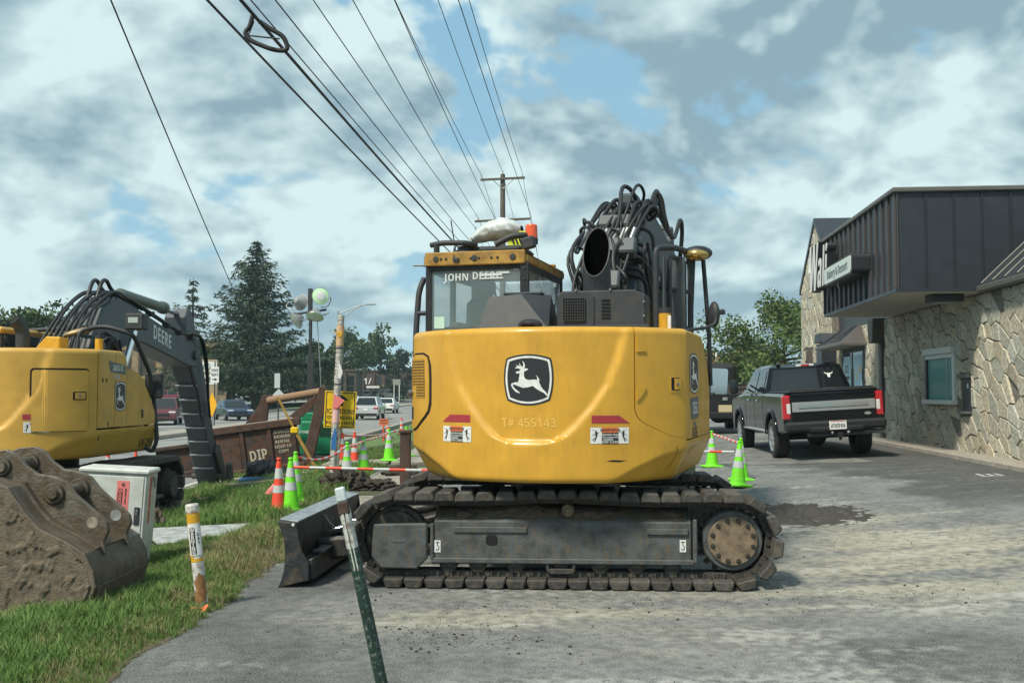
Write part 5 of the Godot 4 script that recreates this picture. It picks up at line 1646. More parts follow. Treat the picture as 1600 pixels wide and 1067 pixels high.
func make_second_excavator() -> void:
	var root := thing("excavator", "yellow tracked excavator with dark grey boom reaching away beyond the white cabinet", "excavator", Vector3(-7.38, -0.46, -16.35), -1.2)
	var g: Geo
	var K := Transform3D(Basis.from_scale(Vector3(1.1275, 1.242, 1.1275)), Vector3(0, 0.018, 0))
	var sk := func(a: float, y: float) -> Vector3: return K * tail(a, y)
	var kd := 0.0293
	var skl := func(x: float, y: float, l: float) -> Vector3:
		return K * tail(x / kd, (y - 0.018) / 1.242, l)
	for s in [1.0, -1.0]:
		var xf := Transform3D(Basis(Vector3(0, 0, -1), Vector3(0, 1, 0), Vector3(1, 0, 0)), Vector3(s * 1.25, 0, -0.1))
		make_track(root, xf, s, 1.83, 1.83, 0.38, 0.50, 0.6, 50)
		var S := xf * Transform3D(Basis.from_scale(Vector3(1, 1, s)), Vector3())
		g = Geo.new()
		g.box(Vector3(0, 0.48, 0), Vector3(2.7, 0.4, 0.3), 0.03)
		g.box(Vector3(1.1, 0.36, 0.2), Vector3(0.5, 0.06, 0.12), 0.01)
		g.box(Vector3(0.5, 0.42, 0.2), Vector3(0.08, 0.3, 0.14), 0.02)
		part(root, "track_frame", g, M.frame_dirty, S)
		g = Geo.new()
		g.rod(Vector3(1.83, 0.50, -0.1), Vector3(1.83, 0.50, 0.16), 0.32, 30, 0.02)
		var sp := part(root, "sprocket", g, M.track_steel, S)
		g = Geo.new()
		g.rod(Vector3(1.83, 0.50, 0.1), Vector3(1.83, 0.50, 0.28), 0.23, 30, 0.02)
		part(sp, "hub_cover", g, M.track_dusty)
		g = Geo.new()
		ring_of_bolts(g, Vector3(1.83, 0.50, 0.275), 0.2, 14, 0.014, 0.02)
		part(sp, "bolt_ring", g, M.bolt)
		g = Geo.new()
		g.rod(Vector3(-1.83, 0.50, -0.12), Vector3(-1.83, 0.50, 0.12), 0.33, 30, 0.02)
		part(root, "idler", g, M.track_steel, S)
		for x in [-1.3, -0.9, -0.5, -0.1, 0.3, 0.7, 1.1, 1.4]:
			g = Geo.new()
			g.rod(Vector3(x, 0.22, -0.14), Vector3(x, 0.22, 0.16), 0.085, 16, 0.015)
			part(root, "track_roller", g, M.track_steel, S)
	g = Geo.new()
	g.box(Vector3(0, 0.75, 0), Vector3(2.0, 0.3, 1.6), 0.05)
	g.rod(Vector3(0, 0.8, 0), Vector3(0, 1.16, 0), 0.65, 36)
	part(root, "centre_frame", g, M.black_paint)
	# tail
	var up := []
	var y := 1.228
	while y < 2.118: up.append(y); y += 0.022
	for q in [2.12, 2.135, 2.15, 2.162, 2.17, 2.175]: up.append(q)
	var lo := [0.895, 0.899, 0.911, 0.93, 0.96, 1.0, 1.04, 1.08, 1.12, 1.16, 1.2, 1.228]
	var end := func(q: float) -> float:
		if q > 1.98: return 88.0 - 6.0 * pow((q - 1.98) / 0.195, 3.0)
		if q > 1.91: return lerpf(104.0, 88.0, (q - 1.91) / 0.07)
		return lerpf(129.0, 104.0, pow(clampf((q - 1.228) / 0.68, 0, 1), 1.6))
	g = Geo.new()
	skin(g, sk, up, up.map(func(_q): return -78.0), up.map(func(_q): return 54.6), 70, [false, true, false, false])
	skin(g, sk, lo, lo.map(func(_q): return -78.0), lo.map(func(_q): return 54.6), 70, [false, false, false, false])
	skin(g, sk, lo, lo.map(func(_q): return 54.6), lo.map(func(_q): return 131.0), 40, [false, true, false, true])
	g.smooth(38)
	part(root, "counterweight", g, M.yellow_old)
	var du := up.filter(func(q): return q > 1.235)
	for band in [[55.0, 73.6], [74.0, 88.2], [88.6, 200.0]]:
		g = Geo.new()
		var cut := du.filter(func(q): return end.call(q) > band[0] + 0.5)
		skin(g, sk, cut, cut.map(func(_q): return band[0]), cut.map(func(q): return minf(band[1], end.call(q))), 16, [true, true, true, true], 0.02)
		g.smooth(38)
		part(root, "side_panel", g, M.yellow_old)
	g = Geo.new()
	var inner := PackedVector2Array()
	for i in 30:
		var w := deg_to_rad(lerpf(-52.0, 52.0, i / 29.0))
		inner.append(Vector2(sin(w) * 1.58, cos(w) * 1.58))
	inner.append(Vector2(1.24, -0.2)); inner.append(Vector2(-1.24, -0.2))
	g.t = Transform3D(Basis(Vector3(1, 0, 0), Vector3(0, 0, 1), Vector3(0, 1, 0)), Vector3())
	g.prism(inner, 1.3, 2.66)
	part(root, "engine_bay", g, M.deep)
	g = Geo.new()
	g.t = Transform3D(Basis(Vector3(1, 0, 0), Vector3(0, 0, 1), Vector3(0, 1, 0)), Vector3())
	g.prism(v2([-1.24, 0.3, 1.24, 0.3, 1.22, -1.6, 0.7, -1.7, -1.24, -1.7]), 1.13, 2.36, 0.04)
	part(root, "deck", g, M.yellow_old)
	g = Geo.new()
	var cap := PackedVector2Array()
	for i in 60:
		var p: Vector3 = sk.call(lerpf(-78.0, 82.0, i / 59.0), 2.175)
		cap.append(Vector2(p.x, p.z))
	cap.append(Vector2(1.1, 0.0)); cap.append(Vector2(-1.3, 0.0))
	var ids := Geometry2D.triangulate_polygon(cap)
	for i in range(0, ids.size(), 3): g.tri_o(Vector3(cap[ids[i]].x, 2.7205, cap[ids[i]].y), Vector3(cap[ids[i + 1]].x, 2.7205, cap[ids[i + 1]].y), Vector3(cap[ids[i + 2]].x, 2.7205, cap[ids[i + 2]].y), Vector3.UP)
	part(root, "hood", g, M.yellow_old)
	# square door in the rear
	g = Geo.new()
	bent_plate(round_rect(36.5 * kd, 1.985, 0.80, 0.90, 0.05), skl, g, 0.003)
	var rd := part(root, "rear_door", g, M.deep)
	g = Geo.new()
	bent_plate(round_rect(36.8 * kd, 1.975, 0.765, 0.865, 0.04), skl, g, 0.014)
	part(rd, "door_leaf", g, M.yellow_old)
	g = Geo.new()
	bent_plate(round_rect(45.5 * kd, 2.04, 0.19, 0.12, 0.01), skl, g, 0.016)
	part(rd, "latch_recess", g, M.deep)
	g = Geo.new()
	bent_plate(round_rect(45.7 * kd, 2.04, 0.14, 0.09, 0.008), skl, g, 0.024)
	part(rd, "latch_flap", g, M.yellow_old)
	g = Geo.new()
	var kp: Vector3 = skl.call(45.4 * kd, 2.045, 0.026)
	g.rod(kp, kp + kp * Vector3(1, 0, 1) * 0.008, 0.02, 12)
	part(rd, "lock", g, M.steel)
	g = Geo.new()
	bent_shape(v2([20.0 * kd, 1.71, 31.0 * kd, 1.71, 28.5 * kd, 1.785, 20.0 * kd, 1.785]), func(a: float, b: float) -> Vector3: return skl.call(a, b, 0.003), g)
	part(root, "red_marker", g, M.red_print)
	warning_label(root, skl, Transform3D(), 26.3 * kd, 1.60, 0.34, 0.15)
	var pd := func(a: float, b: float) -> Vector3: return skl.call(a, b, 0.004)
	g = Geo.new()
	bent_shape(v2([66.0 * kd, 2.56, 86.5 * kd, 2.50, 86.5 * kd, 2.36, 68.0 * kd, 2.40]), pd, g)
	var np := part(root, "name_plate", g, M.grey_print)
	g = Geo.new()
	bent_text("245G LC", 0.09, func(a: float, b: float) -> Vector3: return skl.call(a, b, 0.006), g, 77.2 * kd, 2.455, 0.85)
	part(np, "plate_print", g, M.white_print)
	g = Geo.new()
	bent_text("II 40", 0.07, pd, g, 76.0 * kd, 2.32)
	part(root, "fleet_mark", g, M.worn_print)
	emblem(root, skl, Transform3D(), 80.5 * kd, 2.03, 0.40, 0.46)
	g = Geo.new()
	bent_text("EX-255", 0.13, pd, g, 120.0 * kd, 1.27)
	part(root, "fleet_number", g, M.black_print)
	for q in [[59.5, 2.27], [64.0, 2.27], [66.5, 1.62], [57.5, 1.42]]:
		g = Geo.new()
		bent_plate(round_rect(q[0] * kd, q[1], 0.03, 0.06, 0.008), skl, g, 0.008)
		part(root, "door_catch", g, M.plastic)
	for q in [[109.0, 1.75]]:
		g = Geo.new()
		bent_plate(round_rect(q[0] * kd, q[1], 0.06, 0.13, 0.01), skl, g, 0.01)
		part(root, "door_handle", g, M.plastic)
	# cab far on the left
	g = Geo.new()
	g.box(Vector3(-0.86, 1.9, -0.5), Vector3(1.0, 1.5, 1.7), 0.05)
	part(root, "cab_base", g, M.yellow_old)
	g = Geo.new()
	for p in [[-1.32, 0.31], [-0.40, 0.31], [-1.32, -1.31], [-0.40, -1.31]]: g.box(Vector3(p[0], 2.78, p[1]), Vector3(0.08, 0.5, 0.08), 0.015)
	g.box(Vector3(-0.86, 2.66, 0.31), Vector3(0.9, 0.08, 0.06), 0.01)
	part(root, "cab_frame", g, M.black_paint)
	g = Geo.new()
	g.box(Vector3(-0.86, 2.82, 0.30), Vector3(0.86, 0.3, 0.01))
	part(root, "rear_window", g, M.dark_glass)
	g = Geo.new()
	g.box(Vector3(-0.36, 2.8, -0.5), Vector3(0.01, 0.36, 1.5))
	part(root, "side_window", g, M.dark_glass)
	g = Geo.new()
	g.box(Vector3(-0.86, 3.04, -0.5), Vector3(1.06, 0.10, 1.78), 0.035)
	part(root, "cab_roof", g, M.yellow_old)
	# exhaust with slanted mouth, yellow housing
	g = Geo.new()
	var pth := curve(v3([0.05, 2.65, 0.55, 0.05, 2.95, 0.55, 0.02, 3.08, 0.58, -0.03, 3.17, 0.66]), 5)
	g.tube(pth, 0.10, 18, false)
	var ex := part(root, "exhaust_stack", g, M.plastic)
	g = Geo.new()
	g.tube([pth[-2], pth[-1] + (pth[-2] - pth[-1]) * 0.05], 0.086, 18, true)
	part(ex, "bore", g, M.deep)
	g = Geo.new()
	g.prism(v2([0.2, 2.7, 0.62, 2.7, 0.62, 2.92, 0.40, 2.93]), 0.25, 0.55, 0.02)
	part(root, "housing", g, M.bollard_yellow)
	g = Geo.new()
	g.rod(Vector3(1.0, 2.7, 0.05), Vector3(1.0, 2.92, 0.05), 0.06, 16)
	var fb := part(root, "filler_neck", g, M.bollard_yellow)
	g = Geo.new()
	g.rod(Vector3(1.0, 2.91, 0.05), Vector3(1.0, 2.97, 0.05), 0.064, 16, 0.01)
	part(fb, "cap", g, M.plastic)
	# boom, arm
	var BT := Transform3D(Basis(Vector3(0, 0, -1), Vector3(0, 1, 0), Vector3(1, 0, 0)), Vector3(0.35, 0, 0))
	g = Geo.new()
	g.prism(v2([0.1, 1.6, 0.0, 1.9, 0.7, 3.0, 1.1, 3.48, 1.65, 3.72, 2.4, 3.62, 4.85, 3.2, 5.85, 3.04, 6.02, 2.88, 5.95, 2.62, 5.5, 2.62, 2.95, 2.98, 2.3, 2.98, 1.8, 2.80, 1.3, 2.35, 0.75, 1.65]), -0.25, 0.25, 0.025)
	var boom := part(root, "boom", g, M.boom_grey, BT)
	g = Geo.new()
	bent_text("DEERE", 0.27, func(a: float, b: float) -> Vector3: return Vector3(3.85 + a * 0.98 + b * 0.0, 3.14 - a * 0.165 + b, 0.2535), g, 0.0, 0.0, 0.95)
	part(boom, "boom_lettering", g, M.white_print)
	g = Geo.new()
	g.box(Vector3(1.0, 2.9, 0.255), Vector3(0.5, 0.7, 0.012), 0.004, Basis(Vector3.BACK, -0.4))
	part(boom, "side_plate", g, M.boom_grey)
	g = Geo.new()
	g.rod(Vector3(5.75, 2.86, -0.3), Vector3(5.75, 2.86, 0.31), 0.1, 18, 0.02)
	part(boom, "pivot_pin", g, M.boom_grey)
	for s in [-1.0, 1.0]:
		g = Geo.new()
		g.rod(Vector3(0.9, 1.5, s * 0.34), Vector3(1.6, 2.3, s * 0.34), 0.085, 16, 0.01)
		var bc := part(root, "boom_cylinder", g, M.boom_grey, BT)
		g = Geo.new()
		g.rod(Vector3(1.55, 2.24, s * 0.34), Vector3(2.2, 3.15, s * 0.34), 0.055, 14)
		part(bc, "piston_rod", g, M.chrome)
	g = Geo.new()
	g.rod(Vector3(2.35, 3.84, 0), Vector3(4.6, 3.76, 0), 0.10, 18, 0.015)
	g.rod(Vector3(4.45, 3.766, 0), Vector3(4.62, 3.76, 0), 0.125, 18, 0.015)
	g.box(Vector3(2.25, 3.74, 0), Vector3(0.3, 0.28, 0.24), 0.03)
	var acy := part(root, "arm_cylinder", g, mat("cylinder_green", Color(0.10, 0.125, 0.105), 0.45), BT)
	g = Geo.new()
	g.rod(Vector3(4.55, 3.76, 0), Vector3(5.45, 3.70, 0), 0.055, 14)
	part(acy, "piston_rod", g, M.chrome)
	g = Geo.new()
	g.prism(v2([5.25, 3.62, 5.42, 3.82, 5.62, 3.80, 6.1, 3.2, 6.5, 2.6, 7.75, 0.3, 7.80, 0.05, 7.60, -0.0, 7.35, 0.25, 6.05, 2.25, 5.55, 2.75, 5.35, 3.1]), -0.22, 0.22, 0.02)
	var arm := part(root, "arm", g, M.boom_grey, BT)
	# ribs across the arm's near face
	for i in 7:
		var f := (i + 0.5) / 7.0
		g = Geo.new()
		var p0 := Vector3(lerpf(5.95, 7.35, f), lerpf(2.38, 0.25, f), 0)
		g.box(p0 + Vector3(-0.02, 0, 0), Vector3(0.035, 0.03, 0.46), 0.006, Basis(Vector3.BACK, -1.0))
		part(arm, "rib", g, M.worn_steel)
	g = Geo.new()
	g.prism(v2([7.2, 0.75, 7.45, 0.95, 7.95, 0.35, 8.0, 0.05, 7.85, 0.0, 7.6, 0.3]), 0.24, 0.30, 0.01)
	g.prism(v2([7.2, 0.75, 7.45, 0.95, 7.95, 0.35, 8.0, 0.05, 7.85, 0.0, 7.6, 0.3]), -0.30, -0.24, 0.01)
	g.rod(Vector3(7.55, 0.2, -0.34), Vector3(7.55, 0.2, 0.34), 0.06, 14)
	part(root, "bucket_link", g, M.track_dusty, BT)
	g = Geo.new()
	g.prism(v2([7.6, 0.45, 7.72, 0.5, 7.95, -0.02, 7.6, -0.03]), 0.40, 0.52, 0.02)
	part(root, "link_pin_plate", g, M.track_dusty, BT)
	# lines over the knee and along the boom
	for i in 7:
		g = Geo.new()
		var xx := -0.24 + i * 0.08
		g.tube(curve(v3([-0.15 + 0.08 * i, 2.3 + 0.1 * (i % 2), xx - 0.25, 0.25, 2.95, xx - 0.12, 0.8, 3.45 + 0.05 * (i % 2), xx - 0.05, 1.4, 3.78, xx + 0.03, 2.1, 3.74, xx, 3.0, 3.60, xx]), 5), 0.024, 8)
		part(root, "hydraulic_line", g, M.hose, BT)
	for i in 2:
		g = Geo.new()
		var xx := -0.05 + i * 0.16
		g.tube(curve(v3([1.1, 3.62, xx, 1.3, 3.92, xx, 1.5, 3.98, xx, 1.75, 3.84, xx, 2.3, 3.72, xx]), 6), 0.034, 8)
		part(root, "hydraulic_hose", g, M.hose, BT)
	for i in 2:
		g = Geo.new()
		g.tube(curve(v3([2.2, 3.74, 0.2 + i * 0.05, 3.6, 3.50, 0.2 + i * 0.05, 5.0, 3.28, 0.22 + i * 0.05, 5.5, 3.30, 0.27 + i * 0.04, 6.0, 3.2, 0.30 + i * 0.04, 6.35, 2.7, 0.30 + i * 0.04, 6.6, 1.9, 0.30, 6.75, 1.55, 0.29, 6.7, 1.9, 0.27]), 6), 0.026, 8)
		part(root, "hydraulic_hose", g, M.hose, BT)
	for q in [[3.2, 3.60], [4.1, 3.44], [4.8, 3.34], [5.5, 3.28]]:
		g = Geo.new()
		g.box(Vector3(q[0], q[1] - 0.06, 0.24), Vector3(0.10, 0.10, 0.16), 0.015)
		part(root, "hose_clamp", g, M.plastic, BT)
	rng.seed = 21
	for i in 10:
		g = Geo.new()
		var xx := 0.34 + rng.randf_range(-0.02, 0.2)
		var f0 := 0.25 + 0.07 * i
		g.tube(curve(v3([f0, 2.8 + rng.randf_range(-0.2, 0.3), xx, f0 + 0.12, 2.95, xx + 0.1, f0 + 0.22, 2.7, xx + 0.1, f0 + 0.12, 2.4, xx + 0.05, f0 + 0.05, 2.0, xx]), 5), 0.026, 8)
		part(root, "hydraulic_hose", g, M.hose, BT)
	g = Geo.new()
	g.tube(curve(v3([5.6, 2.6, 0.2, 5.8, 2.25, 0.24, 6.0, 2.1, 0.24, 6.3, 1.5, 0.24]), 6), 0.03, 8)
	part(root, "hydraulic_hose", g, M.hose, BT)
	# rail, work lamp and mirrors on the right
	g = Geo.new()
	g.tube(bend(v3([-0.75, 3.05, -0.9, -0.55, 3.10, -0.85, 0.9, 3.14, -0.5, 1.30, 3.02, -0.55, 1.42, 2.4, -1.0, 1.42, 2.05, -1.1]), 0.12), 0.036, 8)
	g.tube(bend(v3([0.55, 2.7, -0.2, 0.55, 3.05, -0.25, 0.75, 3.12, -0.4]), 0.1), 0.03, 8)
	g.tube(bend(v3([1.28, 2.05, -1.15, 1.32, 1.7, -1.15, 1.30, 1.2, -1.1, 1.42, 1.1, -1.12, 1.50, 1.3, -1.15, 1.40, 2.1, -1.2]), 0.12), 0.035, 8)
	g.tube(bend(v3([0.95, 2.72, -0.35, 1.0, 2.95, -0.4, 1.1, 2.55, -0.75, 1.12, 2.2, -0.85]), 0.1), 0.03, 8)
	part(root, "guard_rail", g, M.plastic)
	g = Geo.new()
	g.box(Vector3(1.33, 3.22, -0.6), Vector3(0.30, 0.26, 0.24), 0.02)
	var lmp := part(root, "work_lamp", g, M.plastic)
	g = Geo.new()
	g.box(Vector3(1.32, 3.24, -0.476), Vector3(0.16, 0.09, 0.01), 0.003)
	part(lmp, "lens", g, M.lens)
	g = Geo.new()
	g.box(Vector3(1.44, 2.20, -1.12), Vector3(0.30, 0.42, 0.05), 0.025)
	part(root, "mirror", g, M.plastic)
	g = Geo.new()
	g.t = ysp(0.50, 3.04, -0.35, 20, 0, 15)
	g.blob(Vector3(), Vector3(0.24, 0.06, 0.12), 0.0, 1, 1, 18)
	part(root, "mirror", g, mat("mirror_back", Color(0.30, 0.23, 0.12), 0.4, 0.3))

# a digging bucket left on the grass: x right, y up, its width runs away from the camera
func make_bucket() -> void:
	var root := thing("excavator_bucket", "muddy steel excavator bucket resting on the grass with two pinned ears on top", "bucket", Vector3(-3.4, 0, -7.9))
	var s := 1.0 / 209.0
	var P := func(a: Array, k := 209.0) -> PackedVector2Array:
		var r := PackedVector2Array()
		for i in range(0, a.size(), 2): r.append(Vector2((a[i] - 800.0) / k + 3.4, 1.64 - (a[i + 1] - 612.0) / k - 0.03))
		return r
	var rim: PackedVector2Array = P.call([-170, 905, -60, 948, 0, 957, 60, 962, 105, 962, 128, 954, 146, 934, 155, 908, 151, 884, 137, 857, 107, 838, 66, 818, 42, 792, 16, 755, -20, 742, -60, 748])
	var g := Geo.new()
	var w := 1.12
	# skin from lip round to the back's upper edge, 3 cm thick
	var inn := PackedVector2Array()
	for i in rim.size():
		var a := rim[maxi(i - 1, 0)]; var b := rim[mini(i + 1, rim.size() - 1)]
		var d := (b - a).normalized()
		inn.append(rim[i] + Vector2(-d.y, d.x) * 0.03)
	var loop := rim.duplicate()
	for i in range(inn.size() - 1, -1, -1): loop.append(inn[i])
	g.prism(loop, -w, 0.0, 0.004)
	g.smooth(30)
	part(root, "wrapper", g, M.bucket_steel)
	for z in [0.0, -w]:
		g = Geo.new()
		var side := rim.duplicate()
		side.append(Vector2(-0.35, 0.35))
		g.prism(side, z - 0.02, z + 0.012, 0.006)
		part(root, "side_plate", g, M.bucket_mud)
	# mud caked on the near side plate: a lumpy sheet
	g = Geo.new()
	var fn := FastNoiseLite.new(); fn.seed = 12; fn.frequency = 3.2; fn.fractal_octaves = 5
	var crop := Geo.inset(rim, 0.035)
	crop.append(Vector2(-0.30, 0.35))
	var n := 74
	var rows := []
	for i in n:
		var l := []
		for j in n:
			var x := lerpf(-0.35, 0.34, j / (n - 1.0)); var yy := lerpf(-0.05, 0.80, i / (n - 1.0))
			var e := fn.get_noise_2d(x * 1.6, yy * 1.6)
			var f2 := fn.get_noise_2d(x * 6.0 + 40.0, yy * 6.0)
			var inside := Geometry2D.is_point_in_polygon(Vector2(x, yy), crop)
			var dep := 0.0
			if inside: dep = 0.002 + 0.016 * smoothstep(-0.02, 0.25, e) * (0.75 + 0.3 * f2) + 0.0025 * f2
			l.append(Vector3(x, yy, (0.012 + maxf(dep, -0.004)) if inside else -0.01))
		rows.append(l)
	for i in n - 1:
		for j in n - 1:
			if Geometry2D.is_point_in_polygon(Vector2(rows[i][j].x, rows[i][j].y), crop) and Geometry2D.is_point_in_polygon(Vector2(rows[i + 1][j + 1].x, rows[i + 1][j + 1].y), crop):
				g.quad(rows[i][j], rows[i][j + 1], rows[i + 1][j + 1], rows[i + 1][j])
	g.smooth(60)
	part(root, "caked_mud", g, M.bucket_mud)
	# inner side rib and wear strips round the back
	var strip := func(i0: int, i1: int, z0: float, z1: float, th: float, called: String, m: Material) -> void:
		var o := PackedVector2Array(); var p := PackedVector2Array()
		for i in range(i0, i1 + 1):
			var a := rim[maxi(i - 1, 0)]; var b := rim[mini(i + 1, rim.size() - 1)]
			var d := (b - a).normalized()
			o.append(rim[i] - Vector2(-d.y, d.x) * th)
			p.append(rim[i] + Vector2(-d.y, d.x) * 0.01)
		for i in range(p.size() - 1, -1, -1): o.append(p[i])
		var h := Geo.new()
		h.prism(o, z0, z1, 0.004)
		h.smooth(30)
		part(root, called, h, m)
	strip.call(6, 7, -1.10, -0.03, 0.014, "wear_plate", M.bucket_mud)
	strip.call(5, 6, -1.12, -0.02, 0.022, "wear_plate", M.bucket_mud)
	strip.call(9, 13, -0.86, -0.20, 0.02, "ear_plate", M.bucket_steel)
	# ears
	for q in [[-0.30, 201.2, 0.0, 0.0], [-0.78, 190.1, 0.0, 0.0]]:
		g = Geo.new()
		var ear := [-30, 705, -10, 698, 14, 696, 30, 703, 44, 720, 62, 733, 92, 738, 108, 746, 122, 764, 140, 780, 160, 796, 172, 808, 175, 822, 168, 836, 172, 858, 150, 846, 118, 822, 90, 806, 62, 780, 40, 748, 16, 752, -10, 746, -30, 740]
		var e: PackedVector2Array = P.call(ear, 201.2)
		g.prism(e, q[0] - 0.025, q[0] + 0.025, 0.007)
		g.smooth(28)
		var o := part(root, "ear", g, M.bucket_steel)
		for h in [[8, 722, 0.078, 0.05], [90, 764, 0.085, 0.042]]:
			var c: PackedVector2Array = P.call([h[0], h[1]], 201.2)
			g = Geo.new()
			g.rod(Vector3(c[0].x, c[0].y, q[0] - 0.045), Vector3(c[0].x, c[0].y, q[0] + 0.045), h[2], 24, 0.012)
			part(o, "boss", g, M.bucket_steel)
		var c2: PackedVector2Array = P.call([150, 808], 201.2)
		g = Geo.new()
		g.rod(Vector3(c2[0].x, c2[0].y, q[0] - 0.027), Vector3(c2[0].x, c2[0].y, q[0] + 0.027), 0.045, 20)
		part(o, "lifting_eye", g, M.plate if q[0] < -0.5 else M.lumber)
	for h in [[8, 722, 0.052], [90, 764, 0.045]]:
		var c: PackedVector2Array = P.call([h[0], h[1]], 201.2)
		g = Geo.new()
		g.rod(Vector3(c[0].x, c[0].y, -0.86), Vector3(c[0].x, c[0].y, -0.225), h[2], 20, 0.01)
		part(root, "pin", g, M.bucket_steel)
	g = Geo.new()
	var cr: PackedVector2Array = P.call([20, 760, 44, 752, 64, 806, 46, 814], 205.0)
	g.prism(cr, -0.76, -0.32, 0.01)
	part(root, "cross_plate", g, M.bucket_steel)

func vcone(h: float, r0: float, r1: float, y0: float, y1: float, lift := 0.0) -> Array:
	return [Vector2(lerpf(r0, r1, y0 / h) + lift, y0), Vector2(lerpf(r0, r1, y1 / h) + lift, y1)]
func make_cone(called: String, label: String, green: bool, group: String) -> Node3D:
	var root := thing(called, label, "cone", Vector3.ZERO, 0.0, group)
	var m: Material = M.cone_green if green else M.cone_orange
	var h := 0.68
	var r0 := 0.135 if green else 0.105
	var r1 := 0.035
	var g := Geo.new()
	g.box(Vector3(0, 0.02, 0), Vector3(0.36, 0.04, 0.36), 0.012)
	part(root, "base", g, M.rubber if not green else m)
	g = Geo.new()
	g.lathe([Vector2(r0 + 0.02, 0.035), Vector2(r0, 0.06)] + vcone(h, r0, r1, 0.06, h) + [Vector2(0.03, h), Vector2(0.026, h + 0.012), Vector2(0.03, h + 0.03), Vector2(0.034, h + 0.05), Vector2(0.026, h + 0.062), Vector2(0, h + 0.064)], 22)
	part(root, "body", g, m)
	for b in ([[0.30, 0.41], [0.48, 0.60]] if green else [[0.27, 0.37], [0.46, 0.60]]):
		g = Geo.new()
		g.lathe(vcone(h, r0, r1, b[0], b[1], 0.0025), 22)
		part(root, "reflective_band", g, M.reflective)
	return root
func make_bar(a: Vector3, b: Vector3, label: String, sag := 0.0, r := 0.017, first := 0) -> void:
	var mid := (a + b) / 2
	var o := thing("barrier_bar", label, "bar", mid, 0.0, "orange and white bars between the cones")
	var n := maxi(3, roundi(a.distance_to(b) / 0.22))
	for i in n:
		var g := Geo.new()
		var f0 := float(i) / n; var f1 := float(i + 1) / n
		var p := a.lerp(b, f0) - mid - Vector3(0, sag * 4 * f0 * (1 - f0), 0)
		var q := a.lerp(b, f1) - mid - Vector3(0, sag * 4 * f1 * (1 - f1), 0)
		g.rod(p, q, r, 10)
		part(o, "stripe", g, M.cone_orange if (i + first) % 2 == 0 else M.reflective)

func vertical_words(root: Node, text: String, h: float, xf: Transform3D, m: Material, called := "label_print") -> void:
	var k := text.length()
	for i in k:
		if text[i] != " ": part(root, called, lettering(text[i], h, 0.002), m, xf * ysp(0, -i * h * 1.02, 0))

